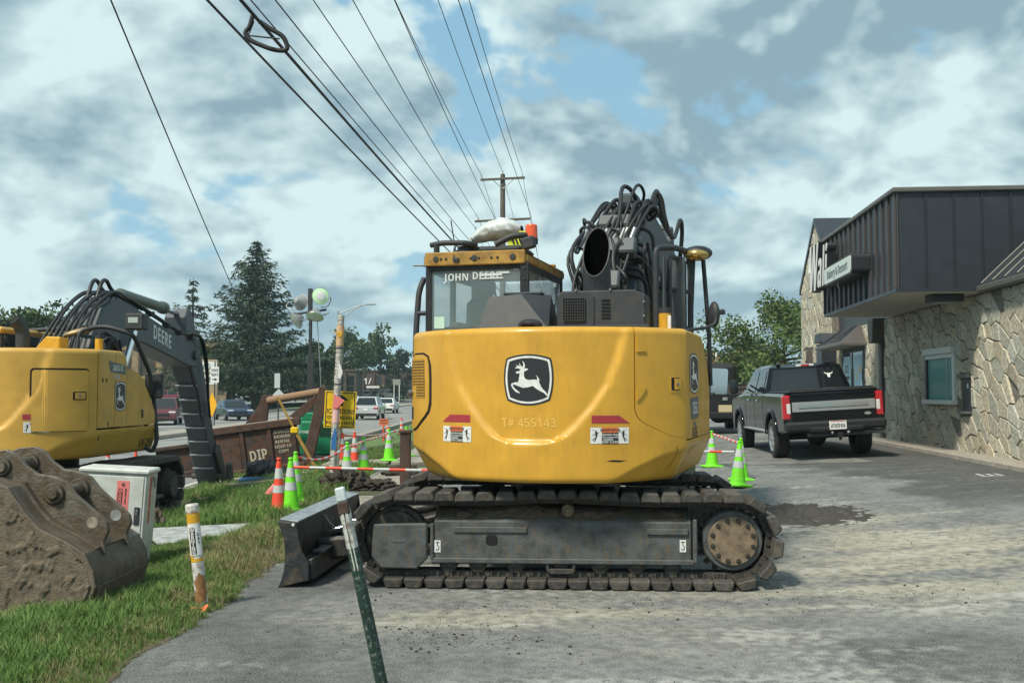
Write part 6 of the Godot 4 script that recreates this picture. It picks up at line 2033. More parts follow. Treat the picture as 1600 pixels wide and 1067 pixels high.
func make_site() -> void:
	var g: Geo
	var root: Node3D
	# white utility cabinet
	root = thing("utility_cabinet", "white metal utility cabinet with pink warning stickers behind the muddy bucket", "cabinet", Vector3(-3.88, -0.03, -10.35), 6.0)
	root.scale.y = 1.06
	root.rotation.z = deg_to_rad(-3.5)
	g = Geo.new(); g.box(Vector3(0, 0.09, 0), Vector3(0.60, 0.18, 0.40), 0.01); part(root, "plinth", g, M.cabinet)
	g = Geo.new(); g.box(Vector3(0, 0.51, 0), Vector3(0.62, 0.66, 0.42), 0.012); part(root, "body", g, M.cabinet)
	g = Geo.new(); g.box(Vector3(0, 0.862, 0), Vector3(0.66, 0.045, 0.46), 0.014); part(root, "lid", g, M.cabinet)
	g = Geo.new(); g.box(Vector3(0.0, 0.51, 0.212), Vector3(0.56, 0.62, 0.012), 0.005); var dr := part(root, "door", g, M.cabinet)
	g = Geo.new(); g.box(Vector3(0.235, 0.47, 0.222), Vector3(0.05, 0.16, 0.014), 0.005); part(dr, "handle", g, M.plastic)
	g = Geo.new(); g.box(Vector3(0.235, 0.50, 0.230), Vector3(0.02, 0.05, 0.01), 0.003); part(dr, "lock", g, M.steel)
	var pink := mat("pink_print", Color(0.70, 0.20, 0.19), 0.5)
	g = Geo.new(); g.box(Vector3(0.09, 0.60, 0.2195), Vector3(0.115, 0.36, 0.002)); var stk := part(root, "warning_sticker", g, pink)
	g = Geo.new(); g.box(Vector3(0.068, 0.575, 0.2212), Vector3(0.045, 0.27, 0.001)); part(stk, "print_field", g, M.black_print)
	g = Geo.new(); g.tube(bend([Vector3(0.105, 0.745, 0.2215), Vector3(0.09, 0.76, 0.2215), Vector3(0.075, 0.745, 0.2215), Vector3(0.09, 0.73, 0.2215), Vector3(0.105, 0.745, 0.2215)], 0.01), 0.004, 5); part(stk, "symbol", g, M.black_print)
	vertical_words(stk, "WARNING", 0.038, ysp(0.068, 0.69, 0.222), pink)
	vertical_words(stk, "BURIED CABLE", 0.023, ysp(0.118, 0.70, 0.221), M.black_print)
	g = Geo.new(); g.box(Vector3(0.311, 0.61, 0.06), Vector3(0.002, 0.42, 0.085)); var st2 := part(root, "warning_sticker", g, pink)
	vertical_words(st2, "FIBER OPTIC CABLE", 0.024, ysp(0.3135, 0.79, 0.06, 90), M.black_print)
	g = Geo.new(); g.tube(bend(v3([0.325, 0.80, -0.03, 0.33, 0.72, -0.03, 0.33, 0.70, -0.05, 0.33, 0.72, -0.07, 0.325, 0.80, -0.07]), 0.02), 0.007, 6); g.box(Vector3(0.317, 0.79, -0.05), Vector3(0.012, 0.05, 0.09), 0.004); part(root, "hasp", g, M.galvanised)
	# gas bollard
	root = thing("gas_marker", "white and yellow gas warning bollard leaning at the edge of the grass", "bollard", Vector3(-2.35, -0.02, -8.1))
	root.rotation.z = deg_to_rad(6.8)
	var R := 0.046
	g = Geo.new(); g.lathe([Vector2(R, -0.05), Vector2(R, 0.80), Vector2(0, 0.80)], 24); part(root, "post", g, M.bollard_white)
	g = Geo.new(); g.lathe([Vector2(R + 0.004, 0.745), Vector2(R + 0.004, 0.80), Vector2(R - 0.004, 0.812), Vector2(0, 0.814)], 24); part(root, "cap", g, M.bollard_white)
	for b in [[0.655, 0.745], [0.375, 0.40]]:
		g = Geo.new(); g.lathe([Vector2(R + 0.0015, b[0]), Vector2(R + 0.0015, b[1])], 24); part(root, "yellow_band", g, M.bollard_yellow)
	g = Geo.new(); g.lathe([Vector2(R + 0.0012, 0.40), Vector2(R + 0.0012, 0.655)], 14, 1.9, 3.6); part(root, "yellow_band", g, M.bollard_yellow)
	var cyl := func(x: float, y: float) -> Vector3: return Vector3(sin(x / R) * (R + 0.0045), y, cos(x / R) * (R + 0.0045))
	g = Geo.new(); bent_shape(v2([-0.040, 0.425, 0.058, 0.425, 0.058, 0.665, -0.040, 0.665]), func(x: float, y: float) -> Vector3: return Vector3(sin(x / R) * (R + 0.003), y, cos(x / R) * (R + 0.003)), g, 0.012); var gl := part(root, "gas_label", g, M.white_print)
	g = Geo.new(); bent_shape(v2([-0.024, 0.432, 0.016, 0.432, 0.016, 0.635, -0.024, 0.635]), func(x: float, y: float) -> Vector3: return Vector3(sin(x / R) * (R + 0.0038), y, cos(x / R) * (R + 0.0038)), g, 0.012); part(gl, "print_field", g, M.black_print)
	g = Geo.new()
	for i in 7: bent_text("WARNING"[i], 0.028, cyl, g, -0.004, 0.618 - i * 0.0285)
	part(gl, "label_print", g, M.white_print)
	g = Geo.new()
	for i in 3: bent_text("GAS"[i], 0.024, cyl, g, 0.036, 0.58 - i * 0.03)
	part(gl, "label_print", g, M.black_print)
	for q in [[0.02, 0.20, 0.055, 0.10, 3], [-0.01, 0.10, 0.05, 0.06, 4], [0.04, 0.14, 0.03, 0.09, 6]]:
		g = Geo.new()
		var fl := PackedVector2Array()
		rng.seed = q[4]
		for i in 14: fl.append(Vector2(q[0] + cos(TAU * i / 14) * q[2] * rng.randf_range(0.6, 1.0), q[1] + sin(TAU * i / 14) * q[3] * rng.randf_range(0.6, 1.0)))
		bent_shape(fl, func(x: float, y: float) -> Vector3: return Vector3(sin(x / R) * (R + 0.0016), y, cos(x / R) * (R + 0.0016)), g, 0.012)
		part(root, "rust_patch", g, M.rust_paint)
	# leaning steel post in the foreground
	root = thing("sign_post", "leaning green steel post with peeling white top in the driveway", "post", Vector3(-0.475, 0.0, -4.6))
	root.rotation.z = deg_to_rad(12.6)
	root.scale = Vector3(0.78, 1, 0.78)
	g = Geo.new()
	var ch := v2([-0.034, -0.012, -0.028, -0.016, -0.014, 0.014, 0.014, 0.014, 0.028, -0.016, 0.034, -0.012, 0.018, 0.021, -0.018, 0.021])
	g.t = Transform3D(Basis(Vector3(1, 0, 0), Vector3(0, 0, 1), Vector3(0, -1, 0)), Vector3(0, 0.93, 0))
	g.prism(ch, -0.06, 0.98, 0.0015)
	part(root, "green_channel", g, M.post_green)
	g = Geo.new()
	g.t = Transform3D(Basis(Vector3(1, 0, 0), Vector3(0, 0, 1), Vector3(0, -1, 0)), Vector3(0, 1.13, 0))
	g.prism(v2([-0.033, -0.012, -0.027, -0.016, -0.011, 0.012, -0.004, 0.016, -0.006, 0.022, -0.018, 0.020]), -0.04, 0.24, 0.0015)
	g.prism(v2([0.033, -0.012, 0.027, -0.016, 0.011, 0.012, 0.004, 0.016, 0.006, 0.022, 0.018, 0.020]), -0.04, 0.24, 0.0015)
	g.prism(v2([-0.012, 0.006, 0.012, 0.006, 0.012, 0.011, -0.012, 0.011]), -0.04, 0.24, 0.001)
	part(root, "white_channel", g, M.post_white)
	g = Geo.new(); g.box(Vector3(0, 1.165, 0), Vector3(0.062, 0.058, 0.045), 0.006); part(root, "rusty_collar", g, M.rusty)
	g = Geo.new(); g.box(Vector3(0, 1.225, 0), Vector3(0.054, 0.062, 0.038), 0.006); part(root, "white_cap", g, M.post_tip)
	for i in 14:
		g = Geo.new(); g.rod(Vector3(0, 0.06 + i * 0.06, 0.020), Vector3(0, 0.06 + i * 0.06, 0.0225), 0.005, 8); part(root, "bolt_hole", g, M.deep)
	# steel sheet on the grass
	g = Geo.new()
	g.t = Transform3D(Basis(Vector3(1, 0, 0), Vector3(0, 0, 1), Vector3(0, -1, 0)), Vector3(-3.7, 0.075, -12.7))
	g.prism(v2([-0.95, -0.55, 0.42, -0.72, 0.55, 0.80, -0.25, 0.86]), -0.025, 0.0, 0.004)
	var o: Node3D = part(self, "cover_sheet", g, M.plate)
	o.rotation.z = deg_to_rad(2.0)
	tag(o, "large pale grey sheet lying on the grass beside the white cabinet", "sheet")
	# cones
	var gc := make_cone("green_cone", "lime green cone beside the slim orange one, holding the long striped bar", true, "lime green cones round the works")
	var oc := make_cone("orange_cone", "slim orange and white cone standing against two lime green cones", false, "orange cones round the works")
	gc.position = Vector3(-3.03, land(-3.03, 0), -14.5); gc.rotation.y = 0.2
	oc.position = Vector3(-3.18, land(-3.2, 0), -14.45)
	var gs := [[-3.25, 15.9, "lime green cone tucked behind the lime cone that holds the long striped bar"], [-2.96, 19.0, "lime green cone half buried in a heap of dark soil"], [-2.95, 21.0, "lime green cone with soil-stained skirt behind the soil heap"], [-2.85, 24.5, "lime green cone standing on the broken pavement slab by the road"], [-2.62, 26.2, "lime green cone half hidden by the yellow counterweight's edge"], [4.08, 21.6, "lime green cone between the big yellow machine and the pickup"], [3.98, 18.4, "upright lime green cone just behind the tilted lime cone by the track"]]
	for q in gs: copy(gc, Vector3(q[0], land(q[0], 0) + (0.04 if q[0] > -2.9 and q[0] < 0 else 0.0), -q[1]), 30.0 * q[1], q[2])
	var tc := copy(gc, Vector3(3.66, land(3.66, 0) + 0.02, -17.2), 40, "lime green cone tilted against the end of the machine's far track")
	tc.rotation.z = deg_to_rad(-5)
	var os := [[-3.72, 25.0, "slim orange cone between two lime cones near the caution sign"], [-4.25, 26.5, "slim orange cone right behind the white post of the caution sign"], [-5.05, 43.0, "small orange cone standing on the road edge under the orange sign"], [-4.7, 45.0, "small orange cone on the road edge past the orange sign"], [-9.16, 24.0, "orange cone on the road seen under the EX-255 machine's tail, by its track"], [-8.6, 24.2, "orange cone on the road seen under the EX-255 machine's tail, by its number"]]
	for q in os: copy(oc, Vector3(q[0], land(q[0], 0), -q[1]), 20.0 * q[1], q[2])
	var e := 0.63
	make_bar(Vector3(-2.98, 0.61, -14.48), Vector3(-1.0, 0.575, -14.3), "long orange and white bar running level from the paired lime cones to the machine", 0.0, 0.02)
	make_bar(Vector3(-3.22, 0.66, -15.9), Vector3(-2.97, 0.66, -18.9), "striped bar from the tucked-away cone to the cone in soil", 0.12, 0.022)
	make_bar(Vector3(-2.95, 0.66, -19.0), Vector3(-2.94, 0.67, -21.0), "striped bar from the cone in soil to the stained cone", 0.03, 0.022, 1)
	make_bar(Vector3(-2.94, 0.67, -21.1), Vector3(-2.84, 0.70, -24.4), "pale striped bar rising to the cone on the broken slab", 0.03, 0.022, 1)
	make_bar(Vector3(-2.83, 0.70, -24.6), Vector3(-2.63, 0.70, -26.0), "striped bar ending at the yellow counterweight's edge", 0.0, 0.022, 1)
	make_bar(Vector3(-4.2, 0.55, -26.5), Vector3(-4.75, 0.05, -44.0), "thin striped bar running off along the road edge", 0.1, 0.03)
	make_bar(Vector3(3.64, 0.66, -17.3), Vector3(2.6, 0.62, -18.2), "striped bar from the tilted cone to behind the machine", 0.0, 0.02, 1)
	make_bar(Vector3(3.98, 0.74, -18.5), Vector3(4.08, 0.78, -21.5), "pale striped bar between the two upright cones by the pickup", 0.0, 0.025, 1)
	make_bar(Vector3(0.2, 0.06, -14.8), Vector3(2.2, 0.06, -15.2), "striped bar lying on the ground beyond the tracks", 0.0, 0.02)
	# post, sign and flags
	root = thing("wrapped_post", "tall white wrapped post with pink, orange and blue tape in front of the caution sign", "post", Vector3(-3.47, -0.02, -20.5))
	root.rotation.z = deg_to_rad(-2.6)
	g = Geo.new(); g.lathe([Vector2(0.072, -0.05), Vector2(0.070, 1.4), Vector2(0.064, 3.15), Vector2(0, 3.16)], 18); part(root, "pole", g, M.post_white)
	for b in [[1.32, 1.50, pink], [1.06, 1.3, mat("faded_pink", Color(0.66, 0.42, 0.40), 0.7)], [2.55, 2.95, mat("tan_wrap", Color(0.55, 0.36, 0.20), 0.8)]]:
		g = Geo.new(); g.lathe([Vector2(0.075, b[0]), Vector2(0.073, b[1])], 18); part(root, "tape_wrap", g, b[2])
	g = Geo.new(); g.prism(v2([-0.05, 1.62, 0.17, 1.50, 0.02, 1.34, -0.05, 1.36]), 0.076, 0.082); part(root, "flag", g, pink)
	g = Geo.new(); g.prism(v2([0.02, 2.25, 0.10, 2.05, 0.06, 1.9, 0.0, 1.95]), 0.074, 0.080); part(root, "torn_wrap", g, M.white_print)
	g = Geo.new(); g.prism(v2([-0.05, 0.55, 0.045, 0.55, 0.045, 0.88, 0.0, 0.98, -0.05, 0.75]), 0.068, 0.078); part(root, "tape_wrap", g, M.blue_pipe)
	g = Geo.new(); g.prism(v2([-0.14, 2.84, 0.0, 2.80, 0.06, 2.86, 0.04, 2.74, -0.02, 2.70, -0.06, 2.78]), 0.07, 0.078); part(root, "flag", g, M.bollard_yellow)
	for q in [0.75, 1.8, 2.5]:
		g = Geo.new(); g.lathe([Vector2(0.076, q), Vector2(0.076, q + 0.02)], 18); part(root, "strap", g, M.plastic)
	root = thing("caution_sign", "yellow caution sign with black arrow warning of overhead power lines", "sign", Vector3(-3.42, 0, -20.68), 0.0)
	root.rotation.z = deg_to_rad(-2.5)
	g = Geo.new(); g.box(Vector3(0, 1.29, 0), Vector3(0.62, 0.72, 0.012), 0.004); part(root, "board", g, M.sign_yellow)
	for b in [[0, 1.622, 0.57, 0.018], [0, 0.958, 0.57, 0.018], [-0.276, 1.29, 0.018, 0.68], [0.276, 1.29, 0.018, 0.68]]:
		g = Geo.new(); g.box(Vector3(b[0], b[1], 0.0075), Vector3(b[2], b[3], 0.002)); part(root, "border", g, M.black_print)
	g = Geo.new(); g.prism(v2([-0.035, 1.36, 0.055, 1.36, 0.055, 1.47, 0.16, 1.47, 0.01, 1.595, -0.14, 1.47, -0.035, 1.47]), 0.0065, 0.0085); part(root, "arrow", g, M.black_print)
	for q in [["!CAUTION!", 1.255, 0.098], ["OVERHEAD", 1.135, 0.072], ["POWER LINES", 1.03, 0.066]]:
		words(root, "lettering", q[0], q[2], 0.52, ysp(0, q[1], 0.0085), M.black_print, 0.002)
	g = Geo.new(); g.box(Vector3(0, 0.6, -0.03), Vector3(0.05, 1.9, 0.03), 0.005); part(root, "stake", g, M.lumber)
	root = thing("work_sign", "small orange work sign on a stand at the road edge", "sign", Vector3(-4.92, -0.3, -40.5))
	g = Geo.new(); g.box(Vector3(0, 0.78, 0), Vector3(0.34, 0.26, 0.01)); part(root, "board", g, mat("orange_board", Color(0.62, 0.16, 0.07), 0.6))
	words(root, "lettering", "WORK", 0.07, 0.28, ysp(0, 0.84, 0.007), M.black_print)
	words(root, "lettering", "AHEAD", 0.06, 0.28, ysp(0, 0.74, 0.007), M.black_print)
	g = Geo.new(); g.rod(Vector3(0, 0, 0), Vector3(0, 0.68, 0), 0.03, 8); part(root, "stand", g, M.cone_orange)
	# trench box of rusty steel
	root = thing("trench_box", "rusty steel trench box with a pipe spreader and chalked writing", "trench box", Vector3(-6.25, -0.42, -26.0), 4.0)
	var X := ysp(0, 0, 0, 0, 0, 7.5)
	g = Geo.new(); g.box(Vector3(0.05, 0.66, 0), Vector3(2.1, 1.05, 0.10), 0.01); part(root, "side_wall", g, M.rusty_dark, X)
	g = Geo.new(); g.box(Vector3(0.05, 1.20, 0.02), Vector3(2.3, 0.18, 0.22), 0.02); part(root, "top_rail", g, M.rusty, X)
	g = Geo.new(); g.box(Vector3(0.15, 0.10, 0.02), Vector3(2.1, 0.20, 0.22), 0.02); part(root, "bottom_rail", g, M.rusty, X)
	for x in [-0.95, -0.25, 0.42, 1.0]:
		g = Geo.new(); g.box(Vector3(x, 0.66, 0.07), Vector3(0.10, 1.0, 0.06), 0.01); part(root, "rib", g, M.rusty if x < -0.8 else M.rusty_dark, X)
	g = Geo.new(); g.box(Vector3(-0.62, 0.62, 0.055), Vector3(0.6, 0.92, 0.012)); part(root, "wall_panel", g, M.rusty, X)
	g = Geo.new(); g.prism(v2([1.02, 0.1, 1.30, 0.1, 1.72, 2.05, 1.66, 2.18, 1.50, 2.18, 1.46, 2.02, 1.30, 1.3]), -0.08, 0.10, 0.015); part(root, "end_frame", g, M.rusty, ysp(0, 0, 0))
	g = Geo.new(); g.prism(v2([0.75, 1.45, 1.42, 2.0, 1.42, 1.75, 1.0, 1.38]), -0.03, 0.05, 0.01); part(root, "gusset", g, M.rusty)
	g = Geo.new(); g.prism(v2([-0.45, 1.25, 0.10, 1.32, 0.15, 1.9, 0.05, 2.0, -0.05, 1.95, -0.10, 1.72]), -0.9, -0.75, 0.015); part(root, "end_frame", g, M.rusty)
	g = Geo.new(); g.rod(Vector3(0.12, 1.83, -0.8), Vector3(1.52, 2.06, -0.05), 0.10, 18, 0.01); part(root, "spreader_pipe", g, mat("pipe_rust", Color(0.24, 0.15, 0.09), 0.85, 0.1))
	g = Geo.new(); g.box(Vector3(-1.75, 0.62, -0.2), Vector3(1.30, 0.62, 0.08), 0.01); g.box(Vector3(-1.75, 0.95, -0.16), Vector3(1.45, 0.10, 0.2), 0.02); g.box(Vector3(-1.7, 0.22, -0.1), Vector3(1.2, 0.24, 0.3), 0.02); part(root, "low_wall", g, M.rusty_dark, X)
	g = Geo.new(); g.rod(Vector3(-2.46, 0.55, -0.25), Vector3(-2.46, 0.55, 0.05), 0.09, 14); g.box(Vector3(-1.15, 1.02, 0.06), Vector3(0.2, 0.22, 0.2), 0.02); part(root, "socket", g, M.rusty, X)
	words(root, "chalk_writing", "DIP", 0.26, 0.42, X * ysp(0.10, 0.50, 0.056, 0, 0, 4), M.chalk)
	for i in 5: words(root, "chalk_writing", ["ADVANCED", "SHORING", "RENTAL", "EQUIP CO", "COPY"][i], 0.075, 0.40, X * ysp(0.72, 1.0 - i * 0.12, 0.056), M.chalk)
	# brace, tarp, pipe, boards
	root = thing("brace_pole", "yellow adjustable pole leaning against the rusty trench box", "pole", Vector3(-4.0, -0.08, -22.0))
	g = Geo.new(); g.rod(Vector3(0, 0, 0), Vector3(-0.5, 0.88, 0), 0.035, 12); part(root, "lower_tube", g, M.pole_yellow)
	g = Geo.new(); g.rod(Vector3(-0.47, 0.83, 0), Vector3(-0.88, 1.60, 0), 0.026, 12); part(root, "upper_tube", g, M.pole_yellow)
	g = Geo.new(); g.box(Vector3(-0.52, 0.92, 0.02), Vector3(0.16, 0.13, 0.08), 0.02); part(root, "clamp", g, M.sign_yellow)
	g = Geo.new()
	g.blob(Vector3(0, 0.05, 0), Vector3(0.48, 0.32, 0.35), 0.85, 0.16, 4, 30, -0.02)
	g.blob(Vector3(0.30, 0.05, 0.1), Vector3(0.40, 0.22, 0.3), 0.9, 0.2, 8, 26, -0.02)
	o = part(self, "tarpaulin", g, M.tarp, ysp(-5.6, -0.36, -24.0)); tag(o, "crumpled black tarpaulin heaped at the foot of the rusty trench box", "tarp")
	g = Geo.new(); g.rod(Vector3(-0.45, 0, 0), Vector3(0.35, 0.02, 0.1), 0.055, 14); o = part(self, "plastic_pipe", g, M.blue_pipe, ysp(-5.35, -0.24, -22.6)); tag(o, "short blue plastic pipe in front of the black tarpaulin", "pipe")
	var bl := ["long grey board lying in front of the blue pipe", "pale board lying across the grass by the pink flag", "board lying under the yellow leaning pole", "short board lying close to the EX-255 machine's arm tip"]
	var bd := [[-4.95, 22.0, 1.7, 6], [-4.6, 21.4, 1.9, 12], [-4.4, 22.6, 1.3, -8], [-5.5, 22.0, 0.9, 3]]
	for i in 4:
		g = Geo.new(); g.box(Vector3.ZERO, Vector3(bd[i][2], 0.045, 0.12), 0.006)
		o = part(self, "board", g, M.lumber, ysp(bd[i][0], land(bd[i][0], 0) + 0.04 + i * 0.012, -bd[i][1], bd[i][3], 0, 6.0)); tag(o, bl[i], "board", "boards lying by the trench box")
	root = thing("pink_flag", "small pink marker flag drooping over the grass beside the cones", "flag", Vector3(-3.75, -0.04, -16.8))
	g = Geo.new(); g.rod(Vector3(0.12, -0.02, 0), Vector3(0.02, 0.26, 0), 0.004, 6); part(root, "wire", g, M.galvanised)
	g = Geo.new(); g.sheet([[Vector3(-0.17, 0.07, 0.0), Vector3(-0.06, 0.05, 0.05), Vector3(0.06, 0.06, 0.0), Vector3(0.17, 0.12, 0.05)], [Vector3(-0.10, 0.15, 0.02), Vector3(-0.04, 0.16, 0.06), Vector3(0.04, 0.15, 0.02), Vector3(0.10, 0.18, 0.05)], [Vector3(-0.02, 0.24, 0.0), Vector3(0.0, 0.25, 0.02), Vector3(0.02, 0.26, 0.01), Vector3(0.04, 0.27, 0.03)]]); part(root, "cloth", g, pink)
	# soil heaps
	g = Geo.new()
	g.blob(Vector3(0, 0, 0), Vector3(0.42, 0.26, 0.4), 0.7, 0.45, 4, 60, -0.03)
	g.blob(Vector3(0.45, -0.02, 0.1), Vector3(0.5, 0.14, 0.4), 0.7, 0.45, 7, 60, -0.03)
	o = part(self, "soil_heap", g, M.soil, ysp(-2.85, 0.0, -18.2)); tag(o, "heap of dark dug soil at the foot of a lime green cone", "soil heap", "soil heaps")
	g = Geo.new(); g.blob(Vector3(0, 0, 0), Vector3(0.32, 0.16, 0.3), 0.9, 0.3, 14, 30, -0.03)
	o = part(self, "soil_heap", g, M.soil, ysp(-2.1, 0.03, -20.4)); tag(o, "small mound of soil on the broken pavement near the brown post", "soil heap", "soil heaps")
	g = Geo.new(); g.blob(Vector3(0, 0, 0), Vector3(0.22, 0.24, 0.2), 0.8, 0.4, 24, 30, -0.03)
	o = part(self, "soil_heap", g, M.mud, ysp(-4.9, -0.2, -14.4)); tag(o, "clod of soil and dry roots on the grass behind the white cabinet", "soil heap", "soil heaps")
	g = Geo.new()
	var fn := FastNoiseLite.new(); fn.seed = 5; fn.frequency = 1.4; fn.fractal_octaves = 5
	var rows := []
	for i in 44:
		var l := []
		for j in 44:
			var a := j / 43.0 * 2 - 1; var b := i / 43.0 * 2 - 1
			var k := clampf(1.0 - a * a - b * b - 0.75 * absf(fn.get_noise_2d(a * 1.6 + 9, b * 2.6)) * 2.0, 0, 1)
			l.append(Vector3(a * 1.1, land(3.62 + a * 1.1, 0) - 0.015 + k * (0.07 + 0.10 * fn.get_noise_2d(a * 2.5, b * 4.0)) + k * 0.05 * fn.get_noise_2d(a * 9.0 + 50, b * 12.0), -b * 1.5))
		rows.append(l)
	g.sheet(rows)
	o = part(self, "asphalt_rubble", g, M.tar_soil, ysp(3.62, 0.0, -13.5)); tag(o, "low spread of black asphalt rubble beside the machine's sprocket", "rubble", "", "stuff")
	# loose crumbs over the lot
	var mm := MultiMesh.new()
	mm.transform_format = MultiMesh.TRANSFORM_3D
	g = Geo.new(); g.blob(Vector3(), Vector3(1, 0.7, 1), 0.6, 0.5, 3, 6)
	mm.mesh = g.mesh()
	mm.instance_count = 2200
	rng.seed = 19
	for i in 2200:
		var px := 0.0; var pd := 0.0
		if i < 900: px = rng.randfn(3.9, 0.9); pd = rng.randfn(13.0, 1.8)
		elif i < 1300: px = rng.randfn(-0.4, 0.35); pd = rng.randfn(7.1, 0.25)
		elif i < 1900: px = rng.randf_range(-1.5, 3.5); pd = 8.3 + rng.randfn(0.0, 0.4)
		else: px = rng.randf_range(-2.0, 6.0); pd = rng.randf_range(5.0, 14.0)
		var sz := rng.randf_range(0.002, 0.006) * (2.2 if rng.randf() < 0.08 else 1.0)
		mm.set_instance_transform(i, Transform3D(Basis(Vector3.UP, rng.randf() * TAU).scaled(Vector3.ONE * sz), Vector3(px, land(px, 0) + sz * 0.3, -pd)))
	var mi := MultiMeshInstance3D.new()
	mi.name = "loose_crumbs"; mi.multimesh = mm; mi.material_override = M.soil
	add_child(mi); tag(mi, "crumbs of soil and asphalt scattered over the driveway", "crumbs", "", "stuff")
	g = Geo.new(); g.box(Vector3(0, 0.5, 0), Vector3(0.16, 1.05, 0.16), 0.01); g.box(Vector3(0, 1.04, 0), Vector3(0.20, 0.05, 0.20), 0.01)
	o = part(self, "steel_post", g, M.rusty, ysp(-1.66, -0.02, -16.5)); tag(o, "square brown steel post standing on the pavement behind the yellow counterweight", "post")
	g = Geo.new()
	g.tube(curve(v3([0, 0, 0, 0.05, 0.03, 0.02, 0.1, 0.02, -0.02, 0.15, 0.05, 0.01, 0.12, 0.01, 0.06, 0.03, 0.02, 0.05]), 5), 0.012, 6)
	o = part(self, "tape_scrap", g, M.orange_print, ysp(-2.42, 0.0, -7.95)); tag(o, "scrap of orange tape at the foot of the gas bollard", "scrap")
	# light tower with a green generator
	root = thing("light_tower", "green generator with a black mast carrying four round floodlights", "light tower", Vector3(-5.1, -0.28, -28.0))
	g = Geo.new(); g.box(Vector3(0.05, 0.72, 0), Vector3(0.95, 0.95, 1.3), 0.08); part(root, "housing", g, M.generator_green)
	g = Geo.new(); g.prism(v2([-0.42, 1.15, 0.30, 1.15, 0.10, 1.38, -0.32, 1.38]), -0.6, 0.6, 0.03); part(root, "hood", g, M.generator_green)
	hex_grille(root, ysp(0.28, 0.92, 0.655), 0.30, 0.32, 6, 6, M.generator_green)
	g = Geo.new(); g.box(Vector3(0.05, 0.22, 0), Vector3(1.0, 0.12, 1.4), 0.02); part(root, "chassis", g, M.plastic)
	for s in [-1.0, 1.0]:
		g = Geo.new(); g.rod(Vector3(s * 0.62, 0.28, 0.15), Vector3(s * 0.44, 0.28, 0.15), 0.28, 22, 0.03); var wh := part(root, "wheel", g, M.rubber)
		g = Geo.new(); g.rod(Vector3(s * 0.63, 0.28, 0.15), Vector3(s * 0.6, 0.28, 0.15), 0.15, 16); part(wh, "rim", g, M.galvanised)
	words(root, "lettering", "POWER", 0.07, 0.3, ysp(-0.24, 0.88, 0.652), M.white_print)
	g = Geo.new(); g.box(Vector3(-0.2, 1.6, 0.2), Vector3(0.16, 2.6, 0.16), 0.01); part(root, "mast", g, M.plastic)
	g = Geo.new(); g.box(Vector3(-0.22, 3.2, 0.2), Vector3(0.08, 2.4, 0.08), 0.01); part(root, "inner_mast", g, M.plastic)
	g = Geo.new(); g.box(Vector3(-0.24, 4.25, 0.16), Vector3(0.12, 0.8, 0.06), 0.01); g.rod(Vector3(-0.75, 3.95, 0.2), Vector3(0.20, 4.08, 0.25), 0.03, 8); part(root, "crossbar", g, M.plastic)
	var cable := Geo.new(); cable.tube(curve(v3([-0.05, 3.9, 0.2, 0.02, 3.0, 0.25, 0.08, 2.0, 0.25, 0.1, 1.4, 0.25]), 4), 0.012, 6); part(root, "cable", cable, M.galvanised)
	for q in [[0.08, 4.42, 0.45, 25, -8, true], [-0.06, 3.88, 0.45, -10, 62, true], [-0.52, 4.30, 0.0, 150, 10, false], [-0.60, 3.78, 0.25, -55, 35, false]]:
		var L := ysp(q[0], q[1], q[2], q[3], q[4])
		g = Geo.new()
		g.t = Transform3D(Basis(Vector3(1, 0, 0), PI / 2), Vector3())
		g.t = g.t.scaled_local(Vector3.ONE * 0.88)
		g.lathe([Vector2(0, -0.26), Vector2(0.08, -0.25), Vector2(0.14, -0.16), Vector2(0.24, -0.02), Vector2(0.262, 0.0), Vector2(0.262, 0.015), Vector2(0.25, 0.015)], 28)
		var fl := part(root, "floodlight", g, M.galvanised, L)
		g = Geo.new()
		g.t = Transform3D(Basis(Vector3(1, 0, 0), PI / 2), Vector3())
		g.t = g.t.scaled_local(Vector3.ONE * 0.88)
		g.lathe([Vector2(0.25, 0.010), Vector2(0.18, 0.03), Vector2(0.09, 0.045), Vector2(0, 0.05)], 28)
		var ln := part(fl, "lens", g, M.lens_lit if q[5] else M.lens)
		g = Geo.new()
		g.t = Transform3D(Basis(Vector3(1, 0, 0), PI / 2), Vector3(0, 0, 0.0))
		g.lathe([Vector2(0.13, 0.038), Vector2(0.07, 0.050), Vector2(0, 0.054)], 20)
		if q[5]: part(ln, "reflector", g, M.white_print)
		g = Geo.new()
		g.tube(bend(v3([0.27, 0, -0.02, 0.33, -0.06, -0.18, 0.26, -0.22, -0.24, 0.05, -0.26, -0.2]), 0.08), 0.014, 6)
		part(fl, "yoke", g, M.galvanised)

func blade_mesh(sd: int, blades: int, h: float, spread: float, wid: float, c0: Color, c1: Color) -> ArrayMesh:
	var g := Geo.new()
	var r := RandomNumberGenerator.new(); r.seed = sd
	for i in blades:
		var a := r.randf() * TAU
		var p := Vector3(cos(a), 0, sin(a)) * spread * sqrt(r.randf())
		var hh := h * r.randf_range(0.55, 1.15)
		var la := r.randf() * TAU
		var lean := Vector3(cos(la), 0, sin(la)) * hh * r.randf_range(0.15, 0.75)
		var sd2 := Vector3(-sin(la), 0, cos(la)).rotated(Vector3.UP, r.randf_range(-0.9, 0.9)) * wid
		var m1 := p + lean * 0.3 + Vector3(0, hh * 0.6, 0)
		var tip := p + lean + Vector3(0, hh * 0.95, 0)
		g.tint = c0.lerp(c1, r.randf())
		g.tri(p - sd2, p + sd2, m1 + sd2 * 0.8)
		g.tri(p - sd2, m1 + sd2 * 0.8, m1 - sd2 * 0.8)
		g.tri(m1 - sd2 * 0.8, m1 + sd2 * 0.8, tip)
	return g.mesh()

